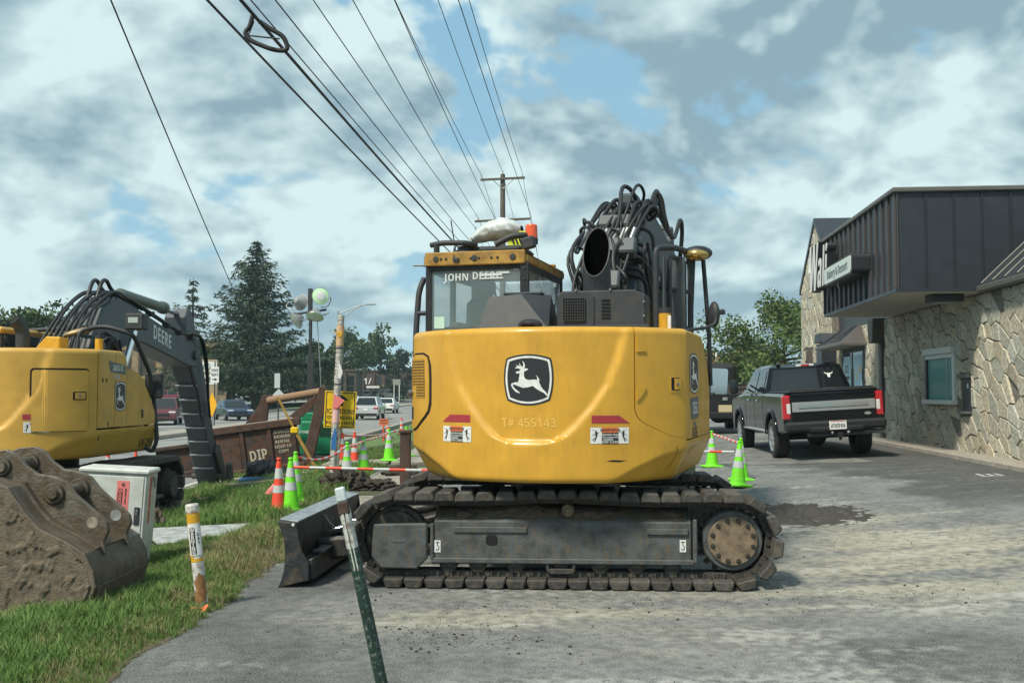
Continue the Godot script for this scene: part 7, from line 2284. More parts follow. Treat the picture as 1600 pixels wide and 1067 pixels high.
func make_grass() -> void:
	var fn := FastNoiseLite.new(); fn.seed = 8; fn.frequency = 0.55; fn.fractal_octaves = 4
	var f2 := FastNoiseLite.new(); f2.seed = 18; f2.frequency = 1.7; f2.fractal_octaves = 3
	var dry := []
	var lush := []
	rng.seed = 6
	var no := func(x: float, d: float) -> bool:
		if x > -4.7 and x < -3.12 and d > 11.9 and d < 13.5 and x < -3.1 - (d - 12.0) * 0.1: return true
		if x > -2.75 and d > 14.9: return true
		if x < -4.5 and d > 11.0 and d < 20.5 and x < -5.4: return true
		if d > 23.5 and d < 25.2 and x > -6.8: return true
		return false
	for i in 46000:
		var near := i < 30000
		var d := (4.6 + 8.4 * pow(rng.randf(), 1.3)) if near else rng.randf_range(12.5, 31.0)
		var x := rng.randf_range(-5.0 if d < 9 else (-6.0 if near else -6.9), -2.05 if near else -1.9)
		var lim := -2.28 + 0.045 * sin(d * 1.7) + 0.03 * sin(d * 5.3 + 1.0) + 0.55 * smoothstep(9.6, 12.0, d)
		var jag := 0.10 * f2.get_noise_2d(x * 2.0, d * 3.0)
		if x > lim + jag + 0.03 or no.call(x, d): continue
		if x < -0.52 * d: continue
		var n := fn.get_noise_2d(x, d)
		var n2 := f2.get_noise_2d(x, d)
		var edge := smoothstep(0.55, 0.0, lim - x)
		var bare := smoothstep(0.0, 1.0, 1.0 - Vector2((x + 2.5) / 0.75, (d - 11.0) / 1.5).length())
		if bare > 0.25 + 0.7 * rng.randf() or (edge > 0.8 and rng.randf() < 0.25): continue
		var isdry := n2 > 0.36 or (bare > 0.0 and rng.randf() < 0.8) or (edge > 0.3 and rng.randf() < 0.35)
		var s := (0.75 + 0.55 * n + rng.randf_range(-0.15, 0.25)) * (1.0 if near else 1.25)
		if x < -2.9 and d > 6.8 and d < 8.6: s *= 1.15
		if x < -3.2 and d > 9.0 and d < 12.0: s *= 0.55
		s *= 1.0 - 0.45 * edge
		var tr := Transform3D(Basis(Vector3.UP, rng.randf() * TAU).scaled(Vector3(s, s * rng.randf_range(0.8, 1.25), s)), Vector3(x, land(x, 0) - 0.012, -d))
		(dry if isdry else lush).append(tr)
	for q in [[lush, "grass", "green grass growing on the verge around the bucket and cabinet", [Color(0.05, 0.115, 0.022), Color(0.14, 0.235, 0.05)]], [dry, "dry_grass", "straw-coloured dry grass along the edge of the driveway", [Color(0.115, 0.145, 0.04), Color(0.28, 0.25, 0.12)]]]:
		for k in 2:
			var mm := MultiMesh.new()
			mm.transform_format = MultiMesh.TRANSFORM_3D
			mm.mesh = blade_mesh(3 + k, 16, 0.125, 0.055, 0.0030, q[3][0], q[3][1])
			var lst: Array = []
			for i in q[0].size():
				if i % 2 == k: lst.append(q[0][i])
			mm.instance_count = lst.size()
			for i in lst.size(): mm.set_instance_transform(i, lst[i])
			var mi := MultiMeshInstance3D.new()
			mi.name = numbered(q[1]); mi.multimesh = mm; mi.material_override = M.grass
			add_child(mi)
			tag(mi, q[2], "grass", "", "stuff")

func clip_half(p: PackedVector2Array, m: Vector2, n: Vector2) -> PackedVector2Array:
	var o := PackedVector2Array()
	for i in p.size():
		var a := p[i]; var b := p[(i + 1) % p.size()]
		var da := (a - m).dot(n); var db := (b - m).dot(n)
		if da <= 0.0: o.append(a)
		if (da < 0.0 and db > 0.0) or (da > 0.0 and db < 0.0): o.append(a.lerp(b, da / (da - db)))
	return o

# the stone-faced building: x runs along its long wall towards the camera, z stands out of the wall
func make_building() -> void:
	var root := thing("stone_building", "building faced with irregular tan stones, with a dark metal canopy and sign", "building", Vector3(11.13, 0.34, -40.4))
	var wd := Vector3(-0.09595, 0, 0.99539)
	root.basis = Basis(wd, Vector3.UP, wd.cross(Vector3.UP))
	var g: Geo
	var outline := v2([0, -0.1, 27.5, -0.1, 27.5, 3.24, 5.6, 3.24, 5.6, 5.25, 2.9, 7.25, 0, 5.05])
	g = Geo.new(); g.prism(outline, -0.4, 0.0); var wall := part(root, "wall", g, M.mortar)
	g = Geo.new(); g.box(Vector3(0.2, 2.5, -4.2), Vector3(0.4, 5.2, 7.6)); g.box(Vector3(13.9, 1.6, -8.0), Vector3(27.0, 3.1, 0.3)); g.box(Vector3(27.3, 1.6, -4.2), Vector3(0.4, 3.1, 7.6)); part(root, "rear_wall", g, M.mortar)
	# openings where no stone is laid: x0, y0, x1, y1
	var holes := [[16.15, 1.02, 18.25, 2.26], [18.55, 0.83, 19.2, 1.68], [7.2, -0.2, 10.2, 2.62], [0.75, -0.2, 2.35, 2.9], [11.95, -0.2, 12.4, 3.3]]
	# seeds and cells
	rng.seed = 31
	var seeds := []
	# long stones set aslant: cells of a plane that is turned and squeezed
	var turn := Transform2D(0.62, Vector2()); var back := turn.affine_inverse()
	var sq := Vector2(1.0, 1.75)
	var grid := {}
	for i in 9000:
		var w := Vector2(rng.randf_range(-0.4, 27.9), rng.randf_range(-0.3, 7.6))
		if w.y > 3.6 and w.x > 6.3: continue
		var p := (turn * w) * sq
		var key := Vector2i((p / 0.42).floor())
		var clash := false
		for bx in range(-1, 2):
			for by in range(-1, 2):
				for q in grid.get(key + Vector2i(bx, by), []):
					if q.distance_to(p) < 0.36: clash = true
		if clash: continue
		if not grid.has(key): grid[key] = []
		grid[key].append(p)
		seeds.append(p)
	var buckets := {}
	for i in seeds.size():
		var k := Vector2i(floori(seeds[i].x), floori(seeds[i].y))
		if not buckets.has(k): buckets[k] = []
		buckets[k].append(i)
	var pal := [Color(0.55, 0.50, 0.39), Color(0.60, 0.56, 0.45), Color(0.50, 0.47, 0.39), Color(0.42, 0.44, 0.40), Color(0.52, 0.44, 0.31), Color(0.64, 0.60, 0.50), Color(0.46, 0.39, 0.29), Color(0.48, 0.50, 0.46), Color(0.58, 0.53, 0.43)]
	var stones := []
	var lim := v2([0.02, 0, 27.45, 0, 27.45, 3.22, 5.58, 3.22, 5.58, 5.23, 2.9, 7.2, 0.02, 5.03])
	for i in seeds.size():
		var p: Vector2 = seeds[i]
		var cell := PackedVector2Array([p + Vector2(-1, -1), p + Vector2(1, -1), p + Vector2(1, 1), p + Vector2(-1, 1)])
		for bx in range(-2, 3):
			for by in range(-2, 3):
				var k := Vector2i(floori(p.x) + bx, floori(p.y) + by)
				if not buckets.has(k): continue
				for q in buckets[k]:
					if q != i and seeds[q].distance_to(p) < 2.0: cell = clip_half(cell, (seeds[q] + p) * 0.5, seeds[q] - p)
		var poly := PackedVector2Array()
		for v in cell: poly.append(back * (v / sq))
		if poly.size() < 3: continue
		var list := Geometry2D.intersect_polygons(poly, lim)
		for h in holes:
			var nx: Array[PackedVector2Array] = []
			for e in list:
				nx.append_array(Geometry2D.clip_polygons(e, PackedVector2Array([Vector2(h[0], h[1]), Vector2(h[2], h[1]), Vector2(h[2], h[3]), Vector2(h[0], h[3])])))
			list = nx
		for e in list:
			var area := 0.0
			for v in e.size(): area += e[v].cross(e[(v + 1) % e.size()])
			area = absf(area) * 0.5
			if area < 0.008 or Geometry2D.is_polygon_clockwise(e) and false: continue
			# drop corners that lie too close together
			var tidy := PackedVector2Array()
			for v in e.size():
				if e[v].distance_to(e[(v + 1) % e.size()]) > 0.035: tidy.append(e[v])
			if tidy.size() < 3: continue
			var ins := Geo.inset(tidy, 0.010)
			if Geometry2D.triangulate_polygon(Geo.inset(tidy, 0.028)).is_empty(): continue
			var d := 40.4 - tidy[0].x
			stones.append([area / pow(d, 3.0), ins])
	stones.sort_custom(func(a, b): return a[0] > b[0])
	var rest := Geo.new()
	for i in stones.size():
		var col: Color = pal[rng.randi() % pal.size()].lerp(Color(0.60, 0.58, 0.51), 0.4) * rng.randf_range(0.85, 1.22)
		g = Geo.new() if i < 298 else rest
		g.tint = col
		g.prism(stones[i][1], 0.0, rng.randf_range(0.02, 0.045), 0.013, false)
		if i < 298: part(wall, "stone", g, M.stone)
	var ro := part(wall, "stone_facing", rest, M.stone)
	ro.set_meta("kind", "stuff")
	# kerb strip along the wall
	g = Geo.new()
	for i in 14: g.box(Vector3(i * 2.0 + 0.98, -0.02, 0.30), Vector3(1.985, 0.20, 0.56), 0.02)
	part(root, "kerb_strip", g, M.kerb)
	# drive-up window
	g = Geo.new(); g.box(Vector3(17.2, 1.62, 0.008), Vector3(1.90, 0.98, 0.02)); var win := part(root, "window", g, M.green_glass)
	g = Geo.new(); g.box(Vector3(17.2, 2.19, 0.05), Vector3(2.06, 0.15, 0.16), 0.015); g.box(Vector3(17.2, 2.07, 0.03), Vector3(1.95, 0.09, 0.1), 0.01); part(win, "header", g, M.wall_white)
	g = Geo.new(); g.box(Vector3(17.2, 1.07, 0.06), Vector3(2.1, 0.10, 0.18), 0.015); part(win, "sill", g, M.wall_white)
	for x in [16.22, 18.18]:
		g = Geo.new(); g.box(Vector3(x, 1.62, 0.01), Vector3(0.13, 1.02, 0.12), 0.01); part(win, "jamb", g, M.roof_metal if x < 17 else M.wall_white)
	g = Geo.new(); g.box(Vector3(17.7, 1.57, 0.02), Vector3(0.04, 0.9, 0.03)); part(win, "mullion", g, M.galvanised)
	g = Geo.new(); g.box(Vector3(18.87, 1.25, -0.02), Vector3(0.56, 0.78, 0.05), 0.01); var nb := part(root, "night_deposit", g, M.roof_metal)
	g = Geo.new(); g.box(Vector3(18.87, 1.62, 0.05), Vector3(0.64, 0.08, 0.12), 0.01); g.box(Vector3(18.87, 0.87, 0.05), Vector3(0.64, 0.05, 0.14), 0.01); part(nb, "frame", g, M.roof_trim)
	g = Geo.new(); g.box(Vector3(18.95, 1.42, 0.012), Vector3(0.08, 0.09, 0.01)); part(nb, "label", g, M.white_print)
	# glass door with posters, under a small metal awning
	g = Geo.new(); g.box(Vector3(8.7, 1.22, 0.0), Vector3(2.9, 2.7, 0.06)); var dr := part(root, "doorway", g, M.roof_metal)
	for q in [8.0, 9.4]:
		g = Geo.new(); g.box(Vector3(q, 1.25, 0.032), Vector3(1.18, 2.45, 0.02)); var pn := part(dr, "pane", g, M.dark_glass)
		g = Geo.new(); g.box(Vector3(q, 1.45, 0.047), Vector3(0.98, 1.85, 0.006)); part(pn, "poster", g, mat("poster_blue", Color(0.36, 0.58, 0.68), 0.5))
		for e in [[0.25, 1.95, 0.12, Color(0.65, 0.45, 0.16)], [-0.2, 1.75, 0.10, Color(0.68, 0.50, 0.2)], [0.1, 0.85, 0.13, Color(0.6, 0.12, 0.10)], [-0.25, 0.8, 0.11, Color(0.62, 0.16, 0.12)]]:
			if q < 9.0 and e[1] > 1.5: continue
			g = Geo.new(); g.rod(Vector3(q + e[0], e[1], 0.050), Vector3(q + e[0], e[1], 0.053), e[2], 14); part(pn, "print", g, mat("print_%d_%d" % [int(e[3].r * 100), int(e[3].g * 100)], e[3], 0.6))
	words(dr, "poster_print", "ICE", 0.26, 0.7, ysp(7.95, 1.98, 0.054), M.grey_print)
	words(dr, "poster_print", "COLD DRINKS", 0.10, 0.7, ysp(7.95, 1.72, 0.054), M.grey_print)
	g = Geo.new()
	var a := [Vector3(6.9, 2.70, 0.75), Vector3(10.5, 2.70, 0.75), Vector3(10.5, 2.70, 0.05), Vector3(6.9, 2.70, 0.05)]
	var b := [Vector3(7.5, 3.22, 0.12), Vector3(9.9, 3.22, 0.12), Vector3(9.9, 3.22, 0.05), Vector3(7.5, 3.22, 0.05)]
	g.quad_o(a[0], a[1], b[1], b[0], Vector3(0, 1, 1)); g.tri_o(a[1], a[2], b[1], Vector3(1, 1, 0)); g.tri_o(b[1], a[2], b[2], Vector3(1, 1, 0)); g.tri_o(a[0], a[3], b[0], Vector3(-1, 1, 0)); g.tri_o(b[0], a[3], b[3], Vector3(-1, 1, 0)); g.quad_o(a[0], a[1], a[2], a[3], Vector3.DOWN); g.quad_o(b[0], b[1], b[2], b[3], Vector3.UP)
	var aw := part(root, "awning", g, mat("awning_metal", Color(0.12, 0.105, 0.10), 0.4, 0.4))
	g = Geo.new(); g.box(Vector3(8.7, 2.66, 0.42), Vector3(3.66, 0.10, 0.76), 0.015); part(aw, "valance", g, M.roof_trim)
	for i in 7:
		g = Geo.new()
		var f := (i + 0.5) / 7.0
		g.rod(Vector3(lerpf(6.95, 10.45, f), 2.73, 0.755), Vector3(lerpf(7.5, 9.9, f), 3.235, 0.125), 0.018, 6); part(aw, "seam", g, M.roof_metal)
	g = Geo.new()
	for i in 1:
		var arch := PackedVector2Array([Vector2(0.8, 0.0), Vector2(2.3, 0.0)])
		for k in 11: arch.append(Vector2(1.55 + 0.75 * cos(PI * k / 10), 2.1 + 0.78 * sin(PI * k / 10)))
		g.prism(arch, -0.02, 0.03, 0.005)
	part(root, "arched_panel", g, M.siding)
	g = Geo.new(); g.box(Vector3(5.9, 2.55, 0.25), Vector3(0.9, 0.62, 0.5), 0.02); g.prism(v2([5.35, 2.9, 6.45, 2.9, 6.3, 3.2, 5.5, 3.2]), 0.0, 0.55, 0.02); part(root, "vent_hood", g, M.roof_metal)
	g = Geo.new(); g.box(Vector3(12.17, 1.5, 0.02), Vector3(0.28, 3.2, 0.16), 0.02); g.prism(v2([11.85, 3.25, 12.5, 3.25, 12.36, 2.6, 11.98, 2.6]), 0.0, 0.34, 0.02); part(root, "downpipe", g, mat("downpipe", Color(0.10, 0.085, 0.075), 0.6))
	# canopy box with standing seams and a pale soffit
	var c0 := 13.2; var c1 := 20.2; var cz := 1.7; var y0 := 3.24; var y1 := 5.21
	g = Geo.new(); g.box(Vector3((c0 + c1) / 2, (y0 + y1) / 2 + 0.02, (cz - 3.0) / 2), Vector3(c1 - c0, y1 - y0 - 0.04, cz + 3.0)); var can := part(root, "canopy", g, M.roof_metal)
	g = Geo.new(); g.box(Vector3((c0 + c1) / 2, y0 + 0.02, cz / 2), Vector3(c1 - c0 + 0.04, 0.05, cz + 0.02)); part(can, "soffit", g, M.soffit)
	g = Geo.new(); g.box(Vector3((c0 + c1) / 2, y1 + 0.02, (cz - 3.0) / 2), Vector3(c1 - c0 + 0.16, 0.10, cz + 3.16), 0.02); part(can, "cap_flashing", g, M.roof_trim)
	g = Geo.new(); g.box(Vector3((c0 + c1) / 2, y0 + 0.03, cz + 0.015), Vector3(c1 - c0 + 0.06, 0.07, 0.03)); g.box(Vector3(c1 + 0.015, y0 + 0.03, cz / 2), Vector3(0.03, 0.07, cz)); part(can, "drip_edge", g, M.roof_metal)
	for i in 15:
		g = Geo.new(); g.box(Vector3(c0 + 0.02 + i * (c1 - c0 - 0.04) / 14.0, (y0 + y1) / 2 + 0.02, cz + 0.022), Vector3(0.03, y1 - y0 - 0.1, 0.05), 0.004); part(can, "seam", g, mat("seam_metal", Color(0.075, 0.072, 0.075), 0.45, 0.3) if not M.has("seam_metal") else M.seam_metal)
	for i in 9:
		g = Geo.new(); g.box(Vector3(c1 + 0.016, (y0 + y1) / 2 + 0.02, cz - 0.02 - i * 0.53), Vector3(0.04, y1 - y0 - 0.1, 0.022), 0.004); part(can, "seam", g, M.seam_metal if i == 0 else M.roof_metal)
	g = Geo.new(); g.box(Vector3(19.55, y0 - 0.09, 0.62), Vector3(0.5, 0.16, 0.62), 0.02); var lf := part(can, "soffit_lamp", g, M.roof_metal)
	g = Geo.new(); g.box(Vector3(19.55, y0 - 0.175, 0.62), Vector3(0.4, 0.012, 0.5)); part(lf, "diffuser", g, M.lens)
	# mansard roof on the near wall, gable roof at the far end
	g = Geo.new()
	g.t = Transform3D(Basis(Vector3(0, 0, 1), Vector3(0, 1, 0), Vector3(-1, 0, 0)), Vector3(20.25, 0, 0))
	g.prism(v2([0.22, 3.24, 0.22, 3.34, -1.5, 5.0, -3.0, 5.0, -3.0, 3.24]), -7.3, 0.0, 0.01)
	var mr := part(root, "mansard_roof", g, M.roof_metal)
	for i in 12:
		g = Geo.new(); g.rod(Vector3(20.5 + i * 0.6, 3.36, 0.22), Vector3(20.5 + i * 0.6, 5.01, -1.49), 0.022, 6); part(mr, "seam", g, M.roof_trim)
	g = Geo.new(); g.box(Vector3(23.8, 3.27, 0.16), Vector3(7.1, 0.12, 0.16), 0.02); part(mr, "gutter", g, M.roof_trim)
	g = Geo.new()
	g.prism(v2([-0.15, 5.0, 2.9, 7.28, 5.75, 5.2, 5.75, 5.42, 2.9, 7.50, -0.15, 5.22]), -8.0, 0.06, 0.01)
	part(root, "gable_roof", g, M.roof_metal)
	g = Geo.new(); g.box(Vector3(9.5, 4.3, -2.5), Vector3(7.6, 2.1, 4.6), 0.02); part(root, "upper_roof", g, M.roof_metal)
	g = Geo.new(); g.box(Vector3(4.2, 6.9, -3.0), Vector3(1.2, 0.9, 2.4), 0.03); part(root, "roof_cap", g, M.roof_metal)
	# sign: raised script letters and a light box; they hang on the canopy
	var sg := thing("shop_sign", "white raised script letters with black sides on the canopy's seamed face", "sign")
	sg.transform = root.transform * ysp(13.75, 4.36, 1.78)
	var letters := "Wali"
	var lx := [-0.30, 0.52, 0.98, 1.30]
	for i in 4:
		var hgt: float = 1.08 if i == 0 else 0.84
		var tm := lettering(letters[i], hgt, 0.22)
		var o := part(sg, "letter", tm, M.black_print, Transform3D(Basis(Vector3(0.85, 0, 0), Vector3(0.22, 1.15, 0), Vector3(0, 0, 1)), Vector3(lx[i], 0.10 if i == 0 else 0.0, 0.14)))
		var fm := lettering(letters[i], hgt, 0.012)
		part(o, "letter_face", fm, M.white_print, ysp(0, 0, 0.118))
	g = Geo.new(); g.tube(curve(v3([-0.75, 0.68, 0.2, -1.0, 0.5, 0.2, -1.05, 0.15, 0.2, -0.95, 0.05, 0.2]), 6), 0.05, 8); part(sg, "swash", g, M.white_print)
	var bx := thing("light_box", "pale light box sign with dark print and black case beside the script letters", "sign")
	bx.transform = root.transform * ysp(16.75, 4.05, 1.72)
	g = Geo.new(); g.prism(round_rect(0, 0, 2.95, 0.44, 0.10), 0.0, 0.40, 0.01); part(bx, "case", g, M.black_print)
	g = Geo.new(); g.prism(round_rect(-0.02, 0, 2.85, 0.36, 0.08), 0.40, 0.412); part(bx, "face", g, mat("box_face", Color(0.55, 0.62, 0.58), 0.4))
	words(bx, "lettering", "Bakery & Dessert", 0.20, 2.6, ysp(0, 0.0, 0.415), M.grey_print)
	g = Geo.new(); g.rod(Vector3(-0.4, -0.2, 0.3), Vector3(-0.4, -0.36, 0.3), 0.015, 6); part(bx, "cable", g, M.galvanised)

func wheel(root: Node3D, at: Vector3, r: float, w: float, rim: Material, spokes := 6, out := 1.0) -> void:
	var g := Geo.new()
	g.t = Transform3D(Basis(Vector3(0, 0, 1), -PI / 2 * out), at)
	g.lathe([Vector2(r * 0.62, w / 2), Vector2(r * 0.90, w / 2), Vector2(r * 0.985, w / 2 - 0.03), Vector2(r, w / 2 - 0.06), Vector2(r, -w / 2 + 0.06), Vector2(r * 0.985, -w / 2 + 0.03), Vector2(r * 0.9, -w / 2), Vector2(r * 0.5, -w / 2)], 30)
	g.lathe([Vector2(0.0, w / 2 - 0.12), Vector2(r * 0.6, w / 2 - 0.12)], 20)
	var ty := part(root, "wheel", g, M.rubber)
	g = Geo.new()
	g.t = Transform3D(Basis(Vector3(0, 0, 1), -PI / 2 * out), at)
	g.lathe([Vector2(r * 0.64, w / 2 + 0.004), Vector2(r * 0.58, w / 2 - 0.015), Vector2(r * 0.56, w / 2 - 0.1)], 26)
	g.lathe([Vector2(r * 0.17, w / 2 - 0.06), Vector2(r * 0.15, w / 2 - 0.01), Vector2(0, w / 2 - 0.005)], 14)
	for i in spokes:
		var a := TAU * i / spokes
		g.t = Transform3D(Basis(Vector3(0, 0, 1), -PI / 2 * out), at) * Transform3D(Basis(Vector3.UP, a), Vector3())
		g.box(Vector3(r * 0.36, w / 2 - 0.025, 0), Vector3(r * 0.48, 0.03, r * 0.13), 0.008)
	part(ty, "rim", g, rim)

# a car: z is its length, front towards +z
func make_car(called: String, label: String, at: Vector3, turn: float, d: Dictionary) -> Node3D:
	var root := thing(called, label, d.get("cat", "car"), at, turn, d.get("group", ""))
	var L: float = d.l / 2; var W: float = d.w / 2; var H: float = d.h
	var belt: float = d.get("belt", H * 0.60)
	var r: float = d.get("r", 0.33)
	var fa := L * 0.62; var ra := -L * 0.60
	var g := Geo.new()
	var low := 0.24
	var pr := [Vector2(L * 0.98, low + 0.08), Vector2(L, low + 0.25), Vector2(L * 0.985, belt * 0.72), Vector2(L * 0.93, d.get("nose", belt * 0.86)), Vector2(d.get("cowl", L * 0.42), belt), Vector2(d.get("deck", -L * 0.93), d.get("tail", belt)), Vector2(-L * 0.985, d.get("tail", belt) * 0.88), Vector2(-L, low + 0.3), Vector2(-L * 0.98, low + 0.06)]
	for c in [ra, fa]:
		for k in 9:
			var w := PI - PI * k / 8.0
			pr.append(Vector2(c + cos(w) * r * 1.18, maxf(r + sin(w) * r * 1.18, low)))
	g.t = Transform3D(Basis(Vector3(0, 0, 1), Vector3(0, 1, 0), Vector3(-1, 0, 0)), Vector3())
	g.prism(PackedVector2Array(pr), -W, W, 0.07)
	g.smooth(32)
	part(root, "body", g, d.paint)
	# cabin: a tapered hull in paint with glass set on it
	var zf: float = d.get("cowl", L * 0.42); var zr: float = d.get("rear", -L * 0.88)
	var tf: float = d.get("roof_f", L * 0.10); var tr: float = d.get("roof_r", -L * 0.62)
	var bw := W - 0.05; var tw := W - 0.24
	var b := [Vector3(-bw, belt - 0.02, zf), Vector3(bw, belt - 0.02, zf), Vector3(bw, belt - 0.02, zr), Vector3(-bw, belt - 0.02, zr)]
	var t := [Vector3(-tw, H - 0.04, tf), Vector3(tw, H - 0.04, tf), Vector3(tw, H - 0.04, tr), Vector3(-tw, H - 0.04, tr)]
	var u := [Vector3(-tw + 0.12, H, tf - 0.14), Vector3(tw - 0.12, H, tf - 0.14), Vector3(tw - 0.12, H, tr + 0.14), Vector3(-tw + 0.12, H, tr + 0.14)]
	g = Geo.new()
	var ce := Vector3(0, (belt + H) / 2, (zf + zr) / 2)
	for i in 4:
		var j := (i + 1) % 4
		var o: Vector3 = (b[i] + b[j]) / 2 - ce
		g.quad_o(b[i], b[j], t[j], t[i], o)
		g.quad_o(t[i], t[j], u[j], u[i], o + Vector3.UP)
	g.quad_o(u[0], u[1], u[2], u[3], Vector3.UP)
	g.smooth(40)
	part(root, "cabin", g, d.paint)
	var pane := func(p: Vector3, q: Vector3, s: Vector3, e: Vector3, m: float, called2: String) -> void:
		var n := (q - p).cross(e - p).normalized()
		if n.dot((p + q + s + e) / 4 - ce) < 0: n = -n
		var c := (p + q + s + e) / 4
		var h := Geo.new()
		var k := [p, q, s, e].map(func(w): return w.lerp(c, m) + n * 0.006)
		h.quad_o(k[0], k[1], k[2], k[3], n)
		part(root, called2, h, M.dark_glass)
	pane.call(b[0], b[1], t[1], t[0], 0.10, "windscreen")
	pane.call(b[2], b[3], t[3], t[2], 0.12, "rear_window")
	for s in [[1, 2], [3, 0]]:
		var bm: Vector3 = (b[s[0]] + b[s[1]]) / 2; var tm: Vector3 = (t[s[0]] + t[s[1]]) / 2
		pane.call(b[s[0]], bm, tm, t[s[0]], 0.10, "side_window")
		pane.call(bm, b[s[1]], t[s[1]], tm, 0.10, "side_window")
	for s in [-1.0, 1.0]:
		wheel(root, Vector3(s * (W - 0.12), r, fa), r, 0.22, M.alloy, 5, s)
		wheel(root, Vector3(s * (W - 0.12), r, ra), r, 0.22, M.alloy, 5, s)
		g = Geo.new(); g.box(Vector3(s * (W - 0.26), belt * 0.76, L * 0.965), Vector3(0.42, 0.12, 0.10), 0.03); part(root, "headlight", g, M.tail_clear)
		g = Geo.new(); g.box(Vector3(s * (W - 0.20), d.get("tail", belt) * 0.80, -L * 0.985), Vector3(0.34, 0.14, 0.07), 0.03); part(root, "tail_light", g, M.tail_red)
		g = Geo.new(); g.box(Vector3(s * (W + 0.08), belt + 0.06, zf - 0.32), Vector3(0.18, 0.13, 0.10), 0.04); part(root, "door_mirror", g, d.paint)
	g = Geo.new(); g.box(Vector3(0, belt * 0.60, L * 0.985), Vector3(W * 1.15, 0.20, 0.06), 0.02); part(root, "grille", g, M.car_trim)
	g = Geo.new(); g.box(Vector3(0, low + 0.12, L * 0.99), Vector3(W * 1.7, 0.18, 0.06), 0.03); part(root, "front_bumper", g, M.car_trim)
	g = Geo.new(); g.box(Vector3(0, low + 0.14, -L * 0.99), Vector3(W * 1.75, 0.22, 0.06), 0.03); part(root, "rear_bumper", g, M.car_trim)
	g = Geo.new(); g.box(Vector3(0, d.get("tail", belt) * 0.72, -L - 0.005), Vector3(0.32, 0.16, 0.02)); part(root, "number_plate", g, M.white_print)
	return root

